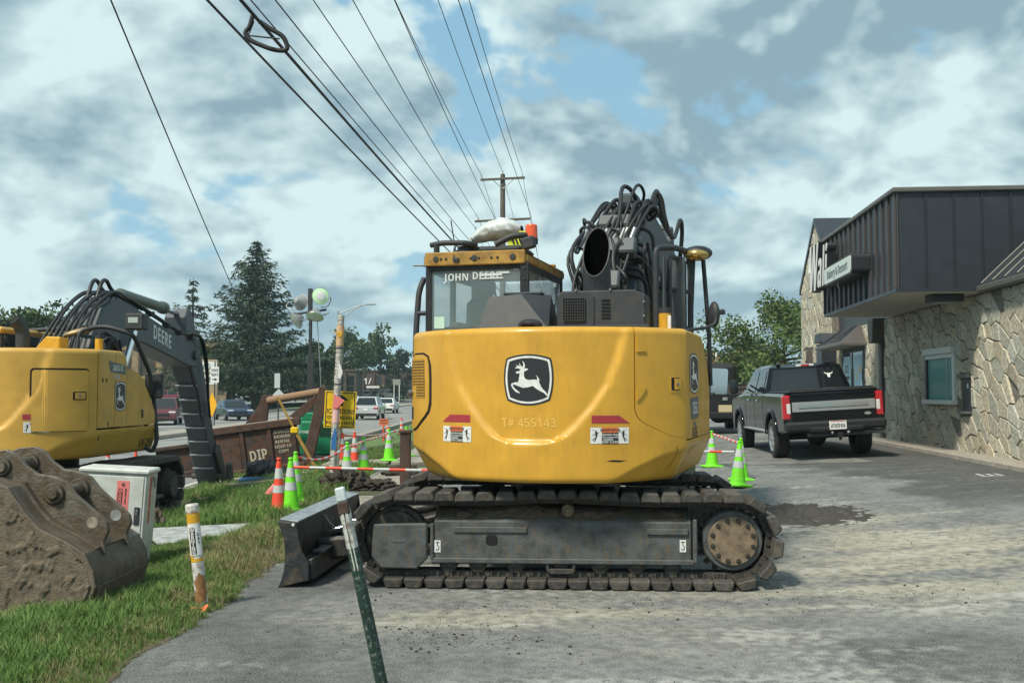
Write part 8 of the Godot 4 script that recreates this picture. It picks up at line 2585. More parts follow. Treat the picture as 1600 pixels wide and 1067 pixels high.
func make_pickup() -> void:
	var root := thing("pickup_truck", "black crew-cab pickup truck with a chrome tailgate band facing away beside the stone wall", "pickup truck", Vector3(6.55, 0.278, -21.35), -2.5)
	root.rotation.z = deg_to_rad(3.3)
	var g: Geo
	var P: Material = M.car_black
	# lower body with wheel arches; z = 0 is the tailgate, the nose lies at -6.3
	var pr := [Vector2(-0.06, 0.60), Vector2(-0.02, 0.66), Vector2(0.0, 1.30), Vector2(0.03, 1.37), Vector2(2.02, 1.38), Vector2(4.55, 1.38), Vector2(4.85, 1.36), Vector2(6.05, 1.30), Vector2(6.26, 1.2), Vector2(6.30, 0.62), Vector2(6.2, 0.48)]
	for c in [5.30, 1.32]:
		for k in 13:
			var w := PI * k / 12.0
			pr.append(Vector2(c + cos(w) * 0.53, maxf(0.46 + sin(w) * 0.53, 0.50)))
	g = Geo.new()
	g.t = Transform3D(Basis(Vector3(0, 0, -1), Vector3(0, 1, 0), Vector3(1, 0, 0)), Vector3())
	g.prism(PackedVector2Array(pr), -1.0, 1.0, 0.055)
	g.smooth(32)
	part(root, "body", g, P)
	# flared arches
	for c in [5.30, 1.32]:
		for s in [-1.0, 1.0]:
			g = Geo.new()
			var pt := []
			for k in 15:
				var w := PI * k / 14.0
				pt.append(Vector3(s * 0.995, maxf(0.46 + sin(w) * 0.555, 0.5), -(c + cos(w) * 0.555)))
			g.tube(pt, 0.045, 8)
			part(root, "wheel_arch", g, P)
	# cab
	var b := [Vector3(-0.96, 1.36, -2.02), Vector3(0.96, 1.36, -2.02), Vector3(0.96, 1.36, -4.80), Vector3(-0.96, 1.36, -4.80)]
	var t := [Vector3(-0.78, 1.93, -2.22), Vector3(0.78, 1.93, -2.22), Vector3(0.78, 1.93, -3.95), Vector3(-0.78, 1.93, -3.95)]
	var u := [Vector3(-0.66, 2.0, -2.38), Vector3(0.66, 2.0, -2.38), Vector3(0.66, 2.0, -3.80), Vector3(-0.66, 2.0, -3.80)]
	var ce := Vector3(0, 1.65, -3.3)
	g = Geo.new()
	for i in 4:
		var j := (i + 1) % 4
		var o: Vector3 = (b[i] + b[j]) / 2 - ce
		g.quad_o(b[i], b[j], t[j], t[i], o)
		g.quad_o(t[i], t[j], u[j], u[i], o + Vector3.UP)
	g.quad_o(u[0], u[1], u[2], u[3], Vector3.UP)
	g.smooth(42)
	part(root, "cab", g, P)
	var pane := func(q: Array, called: String) -> void:
		var h := Geo.new()
		var n: Vector3 = (q[1] - q[0]).cross(q[3] - q[0]).normalized()
		var c: Vector3 = (q[0] + q[1] + q[2] + q[3]) / 4
		if n.dot(c - ce) < 0: n = -n
		h.quad_o(q[0] + n * 0.008, q[1] + n * 0.008, q[2] + n * 0.008, q[3] + n * 0.008, n)
		part(root, called, h, M.dark_glass)
	pane.call([Vector3(-0.82, 1.42, -2.041), Vector3(0.82, 1.42, -2.041), Vector3(0.71, 1.88, -2.202), Vector3(-0.71, 1.88, -2.202)], "rear_window")
	for s in [-1.0, 1.0]:
		var sd := func(y: float, z: float) -> Vector3: return Vector3(s * lerpf(0.96, 0.78, (y - 1.36) / 0.57), y, z)
		pane.call([sd.call(1.42, -2.25), sd.call(1.42, -3.12), sd.call(1.87, -3.12), sd.call(1.87, -2.36)], "side_window")
		pane.call([sd.call(1.42, -3.22), sd.call(1.42, -4.52), sd.call(1.87, -3.98), sd.call(1.87, -3.22)], "side_window")
		g = Geo.new(); g.box(Vector3(s * 1.005, 1.395, -3.35), Vector3(0.012, 0.02, 2.5), 0.003); part(root, "belt_trim", g, M.chrome)
		g = Geo.new(); g.box(Vector3(s * 1.0, 0.56, -3.3), Vector3(0.03, 0.06, 3.0), 0.01); part(root, "rocker_trim", g, M.chrome)
		for z in [-2.72, -3.78]:
			g = Geo.new(); g.box(Vector3(s * 1.015, 1.22, z), Vector3(0.03, 0.045, 0.2), 0.012); part(root, "door_handle", g, M.chrome)
		for z in [-2.14, -3.17, -4.3]:
			g = Geo.new(); g.box(Vector3(s * 1.001, 0.97, z), Vector3(0.004, 0.76, 0.012)); part(root, "door_gap", g, M.deep)
		# tail lamp: red with a clear middle
		g = Geo.new(); g.box(Vector3(s * 0.925, 1.085, -0.06), Vector3(0.17, 0.50, 0.16), 0.03); var tl := part(root, "tail_light", g, M.tail_red)
		g = Geo.new(); g.box(Vector3(s * 0.895, 1.065, 0.022), Vector3(0.075, 0.20, 0.012), 0.006); part(tl, "reverse_lens", g, M.tail_clear)
		wheel(root, Vector3(s * 0.86, 0.42, -1.32), 0.425, 0.30, M.alloy, 8, s)
		wheel(root, Vector3(s * 0.86, 0.42, -5.30), 0.425, 0.30, M.alloy, 8, s)
		# tow mirror on two arms
		g = Geo.new(); g.box(Vector3(s * 1.26, 1.55, -4.28), Vector3(0.20, 0.34, 0.12), 0.045); var mi := part(root, "door_mirror", g, M.car_trim)
		g = Geo.new(); g.box(Vector3(s * 1.26, 1.60, -4.215), Vector3(0.16, 0.2, 0.008), 0.002); part(mi, "mirror_glass", g, M.dark_glass)
		g = Geo.new(); g.box(Vector3(s * 1.06, 1.49, -4.28), Vector3(0.24, 0.045, 0.05), 0.012); g.box(Vector3(s * 1.06, 1.60, -4.28), Vector3(0.24, 0.045, 0.05), 0.012); part(mi, "arm", g, M.car_trim)
		g = Geo.new(); g.box(Vector3(s * 0.55, 2.0, -2.34), Vector3(0.09, 0.045, 0.12), 0.02); part(root, "roof_marker", g, M.car_trim)
	# tailgate
	g = Geo.new(); g.box(Vector3(0, 1.02, 0.012), Vector3(1.66, 0.68, 0.05), 0.02); var tg := part(root, "tailgate", g, P)
	g = Geo.new(); g.box(Vector3(0, 1.335, 0.02), Vector3(1.68, 0.07, 0.09), 0.03); part(tg, "spoiler", g, P)
	g = Geo.new(); g.box(Vector3(0, 1.09, 0.042), Vector3(1.66, 0.20, 0.018), 0.006); var cb := part(tg, "chrome_band", g, mat("brushed", Color(0.55, 0.56, 0.56), 0.32, 0.85))
	g = Geo.new(); g.box(Vector3(0, 1.10, 0.053), Vector3(1.40, 0.05, 0.008), 0.003); part(cb, "inset", g, M.chrome)
	g = Geo.new(); g.box(Vector3(0, 1.055, 0.053), Vector3(1.40, 0.012, 0.006), 0.002); part(cb, "groove", g, M.car_trim)
	g = Geo.new()
	g.t = Transform3D(Basis.from_scale(Vector3(1, 0.45, 1)), Vector3(0.67, 0.90, 0.038))
	g.rod(Vector3(0, 0, 0), Vector3(0, 0, 0.012), 0.07, 20, 0.004); part(tg, "badge", g, M.galvanised)
	g = Geo.new(); g.box(Vector3(0, 1.395, -0.95), Vector3(1.80, 0.05, 1.95), 0.02); g.box(Vector3(0, 1.43, -0.10), Vector3(1.68, 0.04, 0.2), 0.018); part(root, "bed_cover", g, M.car_trim)
	g = Geo.new(); g.box(Vector3(-0.02, 1.445, -0.08), Vector3(0.26, 0.012, 0.04), 0.004); part(root, "cover_handle", g, M.galvanised)
	g = Geo.new(); g.box(Vector3(0, 0.985 - 0.29, 0.07), Vector3(2.0, 0.20, 0.24), 0.05); g.box(Vector3(0, 0.63, 0.12), Vector3(1.1, 0.13, 0.18), 0.04); var bp := part(root, "rear_bumper", g, M.car_trim)
	g = Geo.new(); g.box(Vector3(0.02, 0.70, 0.205), Vector3(0.34, 0.175, 0.012), 0.003); var np := part(bp, "number_plate", g, M.white_print)
	words(np, "plate_print", "ATHIFAN", 0.085, 0.28, ysp(0.02, 0.685, 0.213), M.black_print)
	g = Geo.new(); g.box(Vector3(0.02, 0.775, 0.212), Vector3(0.30, 0.016, 0.002)); part(np, "plate_head", g, M.red_print)
	g = Geo.new(); g.box(Vector3(0.02, 1.955, -2.275), Vector3(0.40, 0.055, 0.05), 0.012); var bl := part(root, "brake_light", g, M.tail_clear)
	g = Geo.new(); g.box(Vector3(0.02, 1.957, -2.245), Vector3(0.18, 0.04, 0.012), 0.004); part(bl, "red_lens", g, M.tail_red)
	# skull sticker on the glass
	g = Geo.new()
	var sk := func(x: float, y: float) -> Vector3: return Vector3(0.50 + x, 1.72 + y, -2.132 - (y) * 0.35)
	bent_shape(v2([-0.10, 0.07, -0.075, 0.02, -0.03, 0.015, -0.035, -0.02, -0.02, -0.06, 0.02, -0.06, 0.035, -0.02, 0.03, 0.015, 0.075, 0.02, 0.10, 0.07, 0.06, 0.04, 0.03, 0.035, -0.03, 0.035, -0.06, 0.04]), sk, g, 1.0)
	part(root, "window_sticker", g, M.white_print)
	# running gear
	g = Geo.new(); g.rod(Vector3(-0.7, 0.42, -1.32), Vector3(0.7, 0.42, -1.32), 0.055, 12); g.blob(Vector3(-0.05, 0.42, -1.30), Vector3(0.2, 0.2, 0.2), 0.0, 1, 1, 16); part(root, "rear_axle", g, M.car_trim)
	g = Geo.new(); g.box(Vector3(0, 0.58, -3.0), Vector3(1.0, 0.14, 5.6), 0.02); part(root, "chassis", g, M.car_trim)
	g = Geo.new(); g.box(Vector3(0.05, 0.52, 0.10), Vector3(1.25, 0.08, 0.09), 0.01); g.box(Vector3(0.05, 0.50, 0.19), Vector3(0.10, 0.10, 0.16), 0.012); g.rod(Vector3(0.05, 0.40, 0.2), Vector3(0.05, 0.52, 0.2), 0.03, 10); var hi := part(root, "tow_hitch", g, M.car_trim)
	g = Geo.new(); g.rod(Vector3(-0.1, 0.53, 0.16), Vector3(-0.1, 0.56, 0.2), 0.02, 8); g.rod(Vector3(0.22, 0.53, 0.16), Vector3(0.22, 0.56, 0.2), 0.025, 8); part(hi, "shackle", g, M.galvanised)
	g = Geo.new(); g.tube(bend(v3([0.55, 0.5, -1.9, 0.62, 0.52, -0.5, 0.9, 0.52, -0.15, 1.02, 0.51, -0.05]), 0.1), 0.045, 10); part(root, "exhaust_pipe", g, M.galvanised)

func make_vehicles() -> void:
	make_pickup()
	var paint := func(n: String, c: Color) -> Material: return mat(n, c, 0.3, 0.1, {coat = 0.8, coat_rough = 0.06})
	var suv := {l = 4.7, w = 1.86, h = 1.70, belt = 1.05, r = 0.36, rear = -2.25, roof_r = -1.85, roof_f = 0.45, cowl = 1.15, nose = 0.98, cat = "car"}
	var sedan := {l = 5.0, w = 1.9, h = 1.46, belt = 0.95, r = 0.34, rear = -1.85, roof_r = -0.95, roof_f = 0.35, cowl = 1.15, nose = 0.82, deck = -2.2, tail = 0.95, cat = "car"}
	var road_y := -0.424
	var D := func(o: Dictionary, p: Material) -> Dictionary:
		var r := o.duplicate(); r.paint = p; return r
	make_car("suv_car", "dark maroon crossover car driving towards the site on the road, half behind the grey arm", Vector3(-22.0, road_y, -67.0), 12, D.call(suv, paint.call("maroon", Color(0.10, 0.018, 0.026))))
	make_car("sedan_car", "dark blue sedan car driving on the road by the yellow diamond sign", Vector3(-20.5, road_y, -77.5), 28, D.call(sedan, paint.call("navy", Color(0.022, 0.045, 0.10))))
	make_car("suv_car", "silver grey wagon seen from behind driving away on the near lanes", Vector3(-10.75, road_y, -80.0), 180, D.call(suv, paint.call("silver", Color(0.42, 0.44, 0.45))))
	make_car("sedan_car", "white car ahead of the silver wagon, mostly behind the yellow machine", Vector3(-12.2, road_y, -103.0), 180, D.call(sedan, M.wall_white))
	var lot := 0.17
	make_car("suv_car", "red crossover parked in front of the tan brick building", Vector3(-44.0, lot, -138.0), 68, D.call(suv, paint.call("ruby", Color(0.16, 0.018, 0.028))))
	make_car("sedan_car", "dark parked car beside the red crossover", Vector3(-48.0, lot, -136.0), 75, D.call(sedan, paint.call("graphite", Color(0.03, 0.033, 0.036))))
	make_car("sedan_car", "silver car parked under the big dark conifer", Vector3(-39.5, lot, -155.0), 18, D.call(sedan, paint.call("pale_silver", Color(0.50, 0.54, 0.56))))
	make_car("suv_car", "white car parked next to the silver one under the conifer", Vector3(-34.2, lot, -160.0), 165, D.call(suv, M.wall_white))
	make_car("sedan_car", "red car parked beyond the pipe of the trench box", Vector3(-30.0, lot, -166.0), 150, D.call(sedan, paint.call("red_car", Color(0.35, 0.04, 0.03))))
	make_car("sedan_car", "white car parked beside the red car beyond the trench box", Vector3(-26.6, lot, -168.0), 150, D.call(sedan, M.wall_white))
	make_car("suv_car", "white van-like car parked before the brown brick building", Vector3(-28.6, lot, -205.0), 200, D.call(suv, M.wall_white))
	make_car("suv_car", "dark car parked between two white vehicles before the brown brick building", Vector3(-26.2, lot, -203.0), 190, D.call(suv, M.graphite))
	make_car("suv_car", "white off-road car with big dark wheels before the brown brick building", Vector3(-23.3, lot, -200.0), 95, D.call({l = 4.8, w = 1.9, h = 1.9, belt = 1.2, r = 0.45, rear = -2.2, roof_r = -1.9, roof_f = 0.55, cowl = 0.8, nose = 1.15, cat = "car"}, M.wall_white))
	# dark dump truck behind the pickup
	var root := thing("dump_truck", "black dump-bed truck seen from behind between the yellow machine and the pickup", "truck", Vector3(6.75, 0.29, -33.5), -3.0)
	var g := Geo.new(); g.box(Vector3(0, 0.98, 0), Vector3(2.1, 0.62, 0.14), 0.03); part(root, "tailgate", g, M.car_trim)
	g = Geo.new(); g.box(Vector3(0, 1.32, -1.7), Vector3(2.1, 0.55, 3.4), 0.03); part(root, "dump_bed", g, mat("bed_brown", Color(0.06, 0.045, 0.042), 0.8))
	g = Geo.new(); g.box(Vector3(0, 0.60, 0.05), Vector3(2.1, 0.20, 0.25), 0.03); part(root, "bumper", g, M.car_trim)
	g = Geo.new(); g.box(Vector3(0.0, 0.82, 0.08), Vector3(0.42, 0.22, 0.012)); part(root, "number_plate", g, mat("gold_plate", Color(0.50, 0.42, 0.25), 0.6))
	g = Geo.new(); g.box(Vector3(0, 1.12, 0.08), Vector3(0.16, 0.10, 0.02), 0.01); part(root, "emblem_badge", g, M.galvanised)
	g = Geo.new(); g.box(Vector3(0, 1.6, -4.4), Vector3(1.9, 1.5, 1.9), 0.15); part(root, "cab", g, M.car_trim)
	for s in [-1.0, 1.0]:
		wheel(root, Vector3(s * 0.85, 0.42, -1.2), 0.42, 0.42, M.galvanised, 6, s)
		wheel(root, Vector3(s * 0.88, 0.42, -4.9), 0.42, 0.28, M.galvanised, 6, s)
		g = Geo.new(); g.box(Vector3(s * 0.98, 0.85, 0.085), Vector3(0.10, 0.18, 0.03), 0.01); part(root, "tail_light", g, M.tail_red)
	g = Geo.new(); g.blob(Vector3(0, 0.5, -1.2), Vector3(0.3, 0.18, 0.2), 0, 1, 1, 14); part(root, "axle", g, M.car_trim)
	make_car("flatbed_van", "white work van parked far behind the black dump truck", Vector3(12.0, 0.33, -62.0), 160, {l = 6.5, w = 2.1, h = 2.4, belt = 1.4, r = 0.4, rear = -3.2, roof_r = -3.0, roof_f = 1.6, cowl = 2.3, nose = 1.2, cat = "van", paint = M.wall_white})
	make_car("flatbed_van", "second white work van parked beyond, near the rust-leaved shrub", Vector3(17.0, 0.33, -74.0), 110, {l = 6.0, w = 2.1, h = 2.2, belt = 1.35, r = 0.4, rear = -2.9, roof_r = -2.7, roof_f = 1.4, cowl = 2.1, nose = 1.2, cat = "van", paint = M.wall_white})

# a leafy tree: limbs and a crown of many small leaves gathered in clumps
func leafy(called: String, label: String, at: Vector3, h: float, spread: float, sd: int, c0: Color, c1: Color, leaf := 0.22, count := 5200, low := 0.25, mname := "leaf", cat := "tree", group := "") -> void:
	var root := thing(called, label, cat, at, 0.0, group)
	var r := RandomNumberGenerator.new(); r.seed = sd
	var g := Geo.new()
	var tips := []
	var tr := h * 0.022 + 0.03
	g.tube([Vector3(0, -0.3, 0), Vector3(0.02 * h, h * 0.25, 0), Vector3(-0.01 * h, h * 0.5, 0.01 * h), Vector3(0.01 * h, h * 0.85, 0)], [tr * 1.3, tr, tr * 0.6, tr * 0.12], 8)
	var nb := 15
	for i in nb:
		var f := r.randf_range(low * 0.9, 0.85)
		var a := i * 2.4 + r.randf_range(-0.4, 0.4)
		var reach := spread * (0.45 + 0.6 * sin(PI * clampf((f - low * 0.5) / (1.0 - low * 0.5), 0.1, 0.95))) * r.randf_range(0.7, 1.1)
		var p0 := Vector3(0, h * f * 0.8, 0)
		var p2 := Vector3(cos(a) * reach, h * (f * 0.8 + r.randf_range(0.12, 0.26)), sin(a) * reach)
		var p1 := p0.lerp(p2, 0.5) - Vector3(0, h * 0.02, 0)
		g.tube([p0, p1, p2], [tr * 0.45, tr * 0.28, tr * 0.06], 5)
		for k in 5: tips.append([p1.lerp(p2, r.randf_range(0.1, 1.05)) + Vector3(r.randfn(), r.randfn(), r.randfn()) * spread * 0.12, spread * r.randf_range(0.16, 0.30)])
	for i in 8: tips.append([Vector3(r.randfn() * spread * 0.2, h * r.randf_range(0.75, 0.96), r.randfn() * spread * 0.2), spread * r.randf_range(0.14, 0.25)])
	part(root, "trunk", g, M.bark)
	g = Geo.new()
	for i in count:
		var t: Array = tips[r.randi() % tips.size()]
		var d := Vector3(r.randfn(), r.randfn() * 0.75, r.randfn())
		d = d.normalized() * pow(r.randf(), 0.45)
		var p: Vector3 = t[0] + d * t[1]
		if p.y < h * low * 0.55: continue
		var a := Vector3(r.randfn(), r.randfn(), r.randfn()).normalized()
		var b := a.cross(Vector3(r.randfn(), r.randfn(), r.randfn())).normalized()
		var s := leaf * r.randf_range(0.6, 1.3)
		g.tint = c0.lerp(c1, r.randf())
		g.tri(p - a * s, p + b * s * 0.5, p + a * s)
		g.tri(p - a * s, p + a * s, p - b * s * 0.5)
	part(root, "crown", g, M[mname])

# a conifer: whorls of drooping boughs carrying needle sprays
func conifer(called: String, label: String, at: Vector3, h: float, spread: float, sd: int, c0: Color, c1: Color, whorls := 26, sparse := 1.0, group := "") -> void:
	var root := thing(called, label, "tree", at, 0.0, group)
	var r := RandomNumberGenerator.new(); r.seed = sd
	var g := Geo.new()
	var tr := h * 0.016 + 0.05
	g.tube([Vector3(0, -0.3, 0), Vector3(0, h * 0.5, 0), Vector3(0, h, 0)], [tr * 1.4, tr * 0.8, 0.02], 8)
	var n := Geo.new()
	for i in whorls:
		var f := pow((i + 0.6) / whorls, 0.9)
		var y := h * (0.10 + 0.89 * f)
		var rad := spread * pow(1.0 - f, 0.75) * (0.85 + 0.3 * r.randf()) + 0.25
		var k := 6 if f < 0.85 else 4
		for j in k:
			var a := TAU * (j + r.randf()) / k
			var len := rad * r.randf_range(0.35, 1.25)
			var d := Vector3(cos(a), 0, sin(a))
			var p0 := Vector3(0, y, 0)
			var p1 := p0 + d * len * 0.6 + Vector3(0, -0.10 * len, 0)
			var p2 := p0 + d * len + Vector3(0, -0.06 * len + 0.12 * len * f, 0)
			g.tube([p0, p1, p2], [0.05 + tr * 0.15, 0.03, 0.01], 4, false)
			var cnt := int((10 + len * 19) * sparse * (1.0 - 0.45 * f))
			for q in cnt:
				var u := pow(r.randf(), 0.7)
				var c := p0.lerp(p1, u / 0.6) if u < 0.6 else p1.lerp(p2, (u - 0.6) / 0.4)
				var side := d.cross(Vector3.UP) * r.randfn() * 0.22 * len * (0.35 + u * 0.8)
				var p := c + side + Vector3(0, r.randf_range(-0.45, 0.12), 0)
				var e := (d * r.randf_range(0.2, 1.0) + side.normalized() * r.randf_range(0, 0.8) + Vector3(0, r.randf_range(-0.8, 0.15), 0)).normalized()
				var s := r.randf_range(0.22, 0.48)
				var w := e.cross(Vector3(r.randfn(), r.randfn(), r.randfn())).normalized() * s * 0.26
				n.tint = c0.lerp(c1, r.randf())
				n.tri(p - e * s * 0.4 - w, p + e * s, p - e * s * 0.4 + w)
	part(root, "trunk", g, M.bark)
	part(root, "crown", n, M.needle)

func far_building(called: String, label: String, at: Vector3, turn: float, w: float, h: float, dp: float, m: Material, bays: int, style: int) -> Node3D:
	var root := thing(called, label, "building", at, turn)
	var g := Geo.new(); g.box(Vector3(0, h / 2, -dp / 2), Vector3(w, h, dp)); part(root, "wall", g, m)
	g = Geo.new(); g.box(Vector3(0, h + 0.15, -dp / 2), Vector3(w + 0.3, 0.35, dp + 0.3), 0.05); part(root, "parapet", g, M.siding if style != 1 else M.roof_trim)
	for i in bays:
		var x := -w / 2 + w * (i + 0.5) / bays
		g = Geo.new(); g.box(Vector3(x - w / bays * 0.5, h / 2, 0.18), Vector3(0.4 if style != 1 else 0.7, h - 0.3, 0.36), 0.03); part(root, "pier", g, m)
		if style == 2 and i in [2, 3, 4, 5]: continue
		var ww := w / bays * (0.34 if style == 2 else 0.6)
		g = Geo.new(); g.box(Vector3(x, h * 0.48, 0.03), Vector3(ww, h * 0.72, 0.05)); var wn := part(root, "window", g, M.dark_glass if style != 1 else M.siding)
		g = Geo.new(); g.box(Vector3(x, h * 0.50, 0.07), Vector3(ww, 0.14, 0.04)); part(wn, "transom", g, M.siding)
	return root

func make_far() -> void:
	var g: Geo
	var root: Node3D
	# brown office across the road
	root = far_building("brick_office", "low brown brick office with narrow vertical windows beyond the road", Vector3(-26.0, 0.15, -215.0), 6, 30, 5.6, 18, M.brick_brown, 14, 2)
	part(root, "lettering", lettering("1/", 1.3, 0.1), M.white_print, ysp(-3.4, 3.6, 0.5))
	g = Geo.new(); g.box(Vector3(-2.3, 2.45, 0.45), Vector3(2.6, 0.45, 0.1)); part(root, "sign_panel", g, M.white_print)
	far_building("brick_block", "tan brick building with tall piers behind the yellow machine numbered EX-255", Vector3(-64.0, 0.15, -150.0), 22, 46, 9.0, 20, M.brick_tan, 14, 1)
	far_building("timber_block", "dark timber-clad low building behind the big conifer", Vector3(-38.0, 0.15, -182.0), 4, 22, 5.0, 16, M.siding, 12, 0)
	root = far_building("low_store", "long low white building far behind the dump truck", Vector3(26.0, 0.2, -150.0), -8, 40, 3.6, 16, M.wall_white, 9, 0)
	# trees
	conifer("spruce_tree", "big dark spruce with a pointed top beside the light tower", Vector3(-28.2, 0.1, -116.0), 18.3, 7.4, 5, Color(0.015, 0.030, 0.019), Color(0.042, 0.072, 0.040), 36, 1.35)
	conifer("pine_tree", "sparse pine with open whorls behind the grey arm of the EX-255 machine", Vector3(-36.4, 0.1, -120.0), 14.6, 4.4, 8, Color(0.012, 0.026, 0.014), Color(0.040, 0.065, 0.030), 13, 0.8)
	var dk0 := Color(0.020, 0.042, 0.018); var dk1 := Color(0.075, 0.12, 0.04)
	leafy("leafy_tree", "yellow-green tree between the big spruce and the grey arm", Vector3(-32.9, 0.1, -122.0), 7.6, 3.4, 3, Color(0.03, 0.055, 0.016), Color(0.13, 0.16, 0.045), 0.3, 4200)
	leafy("leafy_tree", "dark bushy tree behind the light tower mast beside the spruce", Vector3(-23.2, 0.1, -121.0), 7.6, 3.4, 4, dk0, dk1, 0.3, 4600, 0.12)
	leafy("leafy_tree", "dark tree filling the foot of the spruce toward the pylon sign", Vector3(-29.8, 0.1, -124.0), 6.6, 3.6, 14, dk0, dk1, 0.3, 4200, 0.1)
	leafy("leafy_tree", "round green tree above the brown brick office", Vector3(-29.5, 0.1, -196.0), 13.4, 6.8, 6, Color(0.022, 0.045, 0.018), Color(0.070, 0.110, 0.038), 0.42, 5200, 0.3)
	leafy("leafy_tree", "reddish thin-leaved tree beside the brown brick office", Vector3(-32.8, 0.1, -192.0), 7.6, 3.4, 16, Color(0.05, 0.04, 0.02), Color(0.13, 0.08, 0.045), 0.36, 2600, 0.2)
	leafy("leafy_tree", "green tree rising behind the EX-255 machine's exhaust and cab", Vector3(-40.5, 0.0, -88.0), 8.8, 4.4, 7, Color(0.025, 0.050, 0.018), Color(0.080, 0.12, 0.038), 0.26, 5600, 0.2)
	leafy("leafy_tree", "shorter darker tree behind the EX-255 machine's cab roof", Vector3(-45.5, 0.0, -90.0), 7.6, 4.0, 9, dk0, dk1, 0.26, 3800, 0.2)
	leafy("leafy_tree", "large airy tree behind the pickup beside the stone wall", Vector3(15.0, 0.3, -58.0), 6.4, 4.4, 10, Color(0.035, 0.068, 0.020), Color(0.11, 0.165, 0.042), 0.12, 19000, 0.16)
	leafy("leafy_tree", "dark green tree far behind the dump truck's roof", Vector3(19.2, 0.2, -92.0), 5.6, 3.6, 11, dk0, dk1, 0.24, 3600, 0.1)
	leafy("leafy_shrub", "rust-leaved low shrub tree behind the pickup's mirror", Vector3(13.9, 0.3, -64.0), 3.6, 2.5, 12, Color(0.09, 0.055, 0.025), Color(0.26, 0.17, 0.075), 0.15, 3600, 0.1, "leaf", "shrub")
	leafy("leafy_tree", "small dark tree at the end of the brown brick office", Vector3(-21.0, 0.1, -196.0), 9.8, 3.2, 13, Color(0.012, 0.026, 0.016), Color(0.04, 0.06, 0.03), 0.3, 3000, 0.05)
	leafy("leafy_shrub", "low round hedge shrub before the brown brick office", Vector3(-24.0, 0.1, -208.0), 2.6, 3.4, 17, Color(0.03, 0.05, 0.02), Color(0.10, 0.12, 0.045), 0.3, 1800, 0.02, "leaf", "shrub")
	leafy("leafy_shrub", "bushes at the foot of the tan brick building", Vector3(-53.0, 0.1, -141.0), 2.6, 4.0, 18, dk0, dk1, 0.3, 2200, 0.02, "leaf", "shrub")
	# far tree line on the horizon
	rng.seed = 41
	g = Geo.new()
	for i in 26000:
		var a := rng.randf_range(-0.62, 0.62)
		var d := 330.0 + rng.randf() * 40.0
		var top := 4.5 + 2.5 * sin(a * 23.0) + 2.0 * sin(a * 61.0 + 1.0) + 1.5 * sin(a * 131.0)
		var p := Vector3(sin(a) * d, rng.randf() * maxf(top, 2.0), -cos(a) * d)
		var e := Vector3(rng.randfn(), rng.randfn(), rng.randfn()).normalized()
		var f := e.cross(Vector3(rng.randfn(), rng.randfn(), rng.randfn())).normalized()
		g.tint = Color(0.018, 0.036, 0.018).lerp(Color(0.05, 0.08, 0.03), rng.randf())
		g.tri(p - e * 1.1, p + f * 0.7, p + e * 1.1)
	var wood := part(self, "far_wood", g, M.leaf); tag(wood, "far line of green trees along the horizon", "wood", "", "stuff")
	# road lamps
	for q in [[-13.2, 80.0, 8.1, 2.6, "slim street lamp with a curved arm behind the wrapped white post"], [-3.6, 62.0, 8.9, -2.0, "street lamp whose head peeks out beside the machine's cab"]]:
		root = thing("street_lamp", q[4], "street lamp", Vector3(q[0], -0.35, -q[1]), 0.0, "street lamps")
		g = Geo.new(); g.tube([Vector3(0, 0, 0), Vector3(0, q[2], 0)], [0.11, 0.07], 10); part(root, "pole", g, M.galvanised)
		g = Geo.new(); g.tube(bend([Vector3(0, q[2] - 0.8, 0), Vector3(q[3] * 0.55, q[2] + 0.35, 0), Vector3(q[3] * 0.8, q[2] + 0.5, 0)], 0.5), 0.035, 6); g.tube(bend([Vector3(0, q[2] - 0.2, 0), Vector3(q[3] * 0.5, q[2] + 0.35, 0), Vector3(q[3] * 0.85, q[2] + 0.5, 0)], 0.5), 0.035, 6); part(root, "arm", g, M.galvanised)
		g = Geo.new(); g.box(Vector3(q[3] * 0.95, q[2] + 0.52, 0), Vector3(0.7, 0.1, 0.3), 0.04); part(root, "lamp_head", g, M.galvanised)
	# signs by the road
	root = thing("pylon_sign", "tan pylon sign with a white panel beyond the grey arm", "sign", Vector3(-28.1, 0.0, -98.0), 8)
	g = Geo.new(); g.box(Vector3(0, 2.3, 0), Vector3(1.5, 4.6, 0.6), 0.05); part(root, "pylon", g, mat("pylon_tan", Color(0.36, 0.26, 0.17), 0.8))
	g = Geo.new(); g.box(Vector3(0, 3.95, 0.31), Vector3(1.4, 0.95, 0.04)); var pn := part(root, "panel", g, M.sign_white)
	g = Geo.new(); g.tube(range(25).map(func(i): return Vector3(-0.2 + cos(TAU * i / 24.0) * 0.3, 3.95 + sin(TAU * i / 24.0) * 0.3, 0.34)), 0.03, 5); part(pn, "ring_mark", g, M.grey_print)
	g = Geo.new(); g.box(Vector3(0, 2.75, 0.31), Vector3(1.4, 0.9, 0.04)); var p2 := part(root, "panel", g, M.sign_white)
	words(p2, "lettering", "V2.", 0.5, 1.1, ysp(-0.1, 2.75, 0.34), M.black_print)
	root = thing("one_way_sign", "white one way sign above a black post beside the pylon", "sign", Vector3(-16.9, -0.25, -60.0), 6)
	g = Geo.new(); g.rod(Vector3(0, 0, 0), Vector3(0, 3.6, -0.03), 0.035, 8); part(root, "post", g, M.plastic)
	g = Geo.new(); g.box(Vector3(0, 2.85, 0.03), Vector3(0.46, 0.9, 0.01), 0.004); var pl := part(root, "plate", g, M.sign_white)
	words(pl, "lettering", "ONE", 0.17, 0.38, ysp(0, 3.1, 0.04), M.black_print); words(pl, "lettering", "WAY", 0.17, 0.38, ysp(0, 2.85, 0.04), M.black_print)
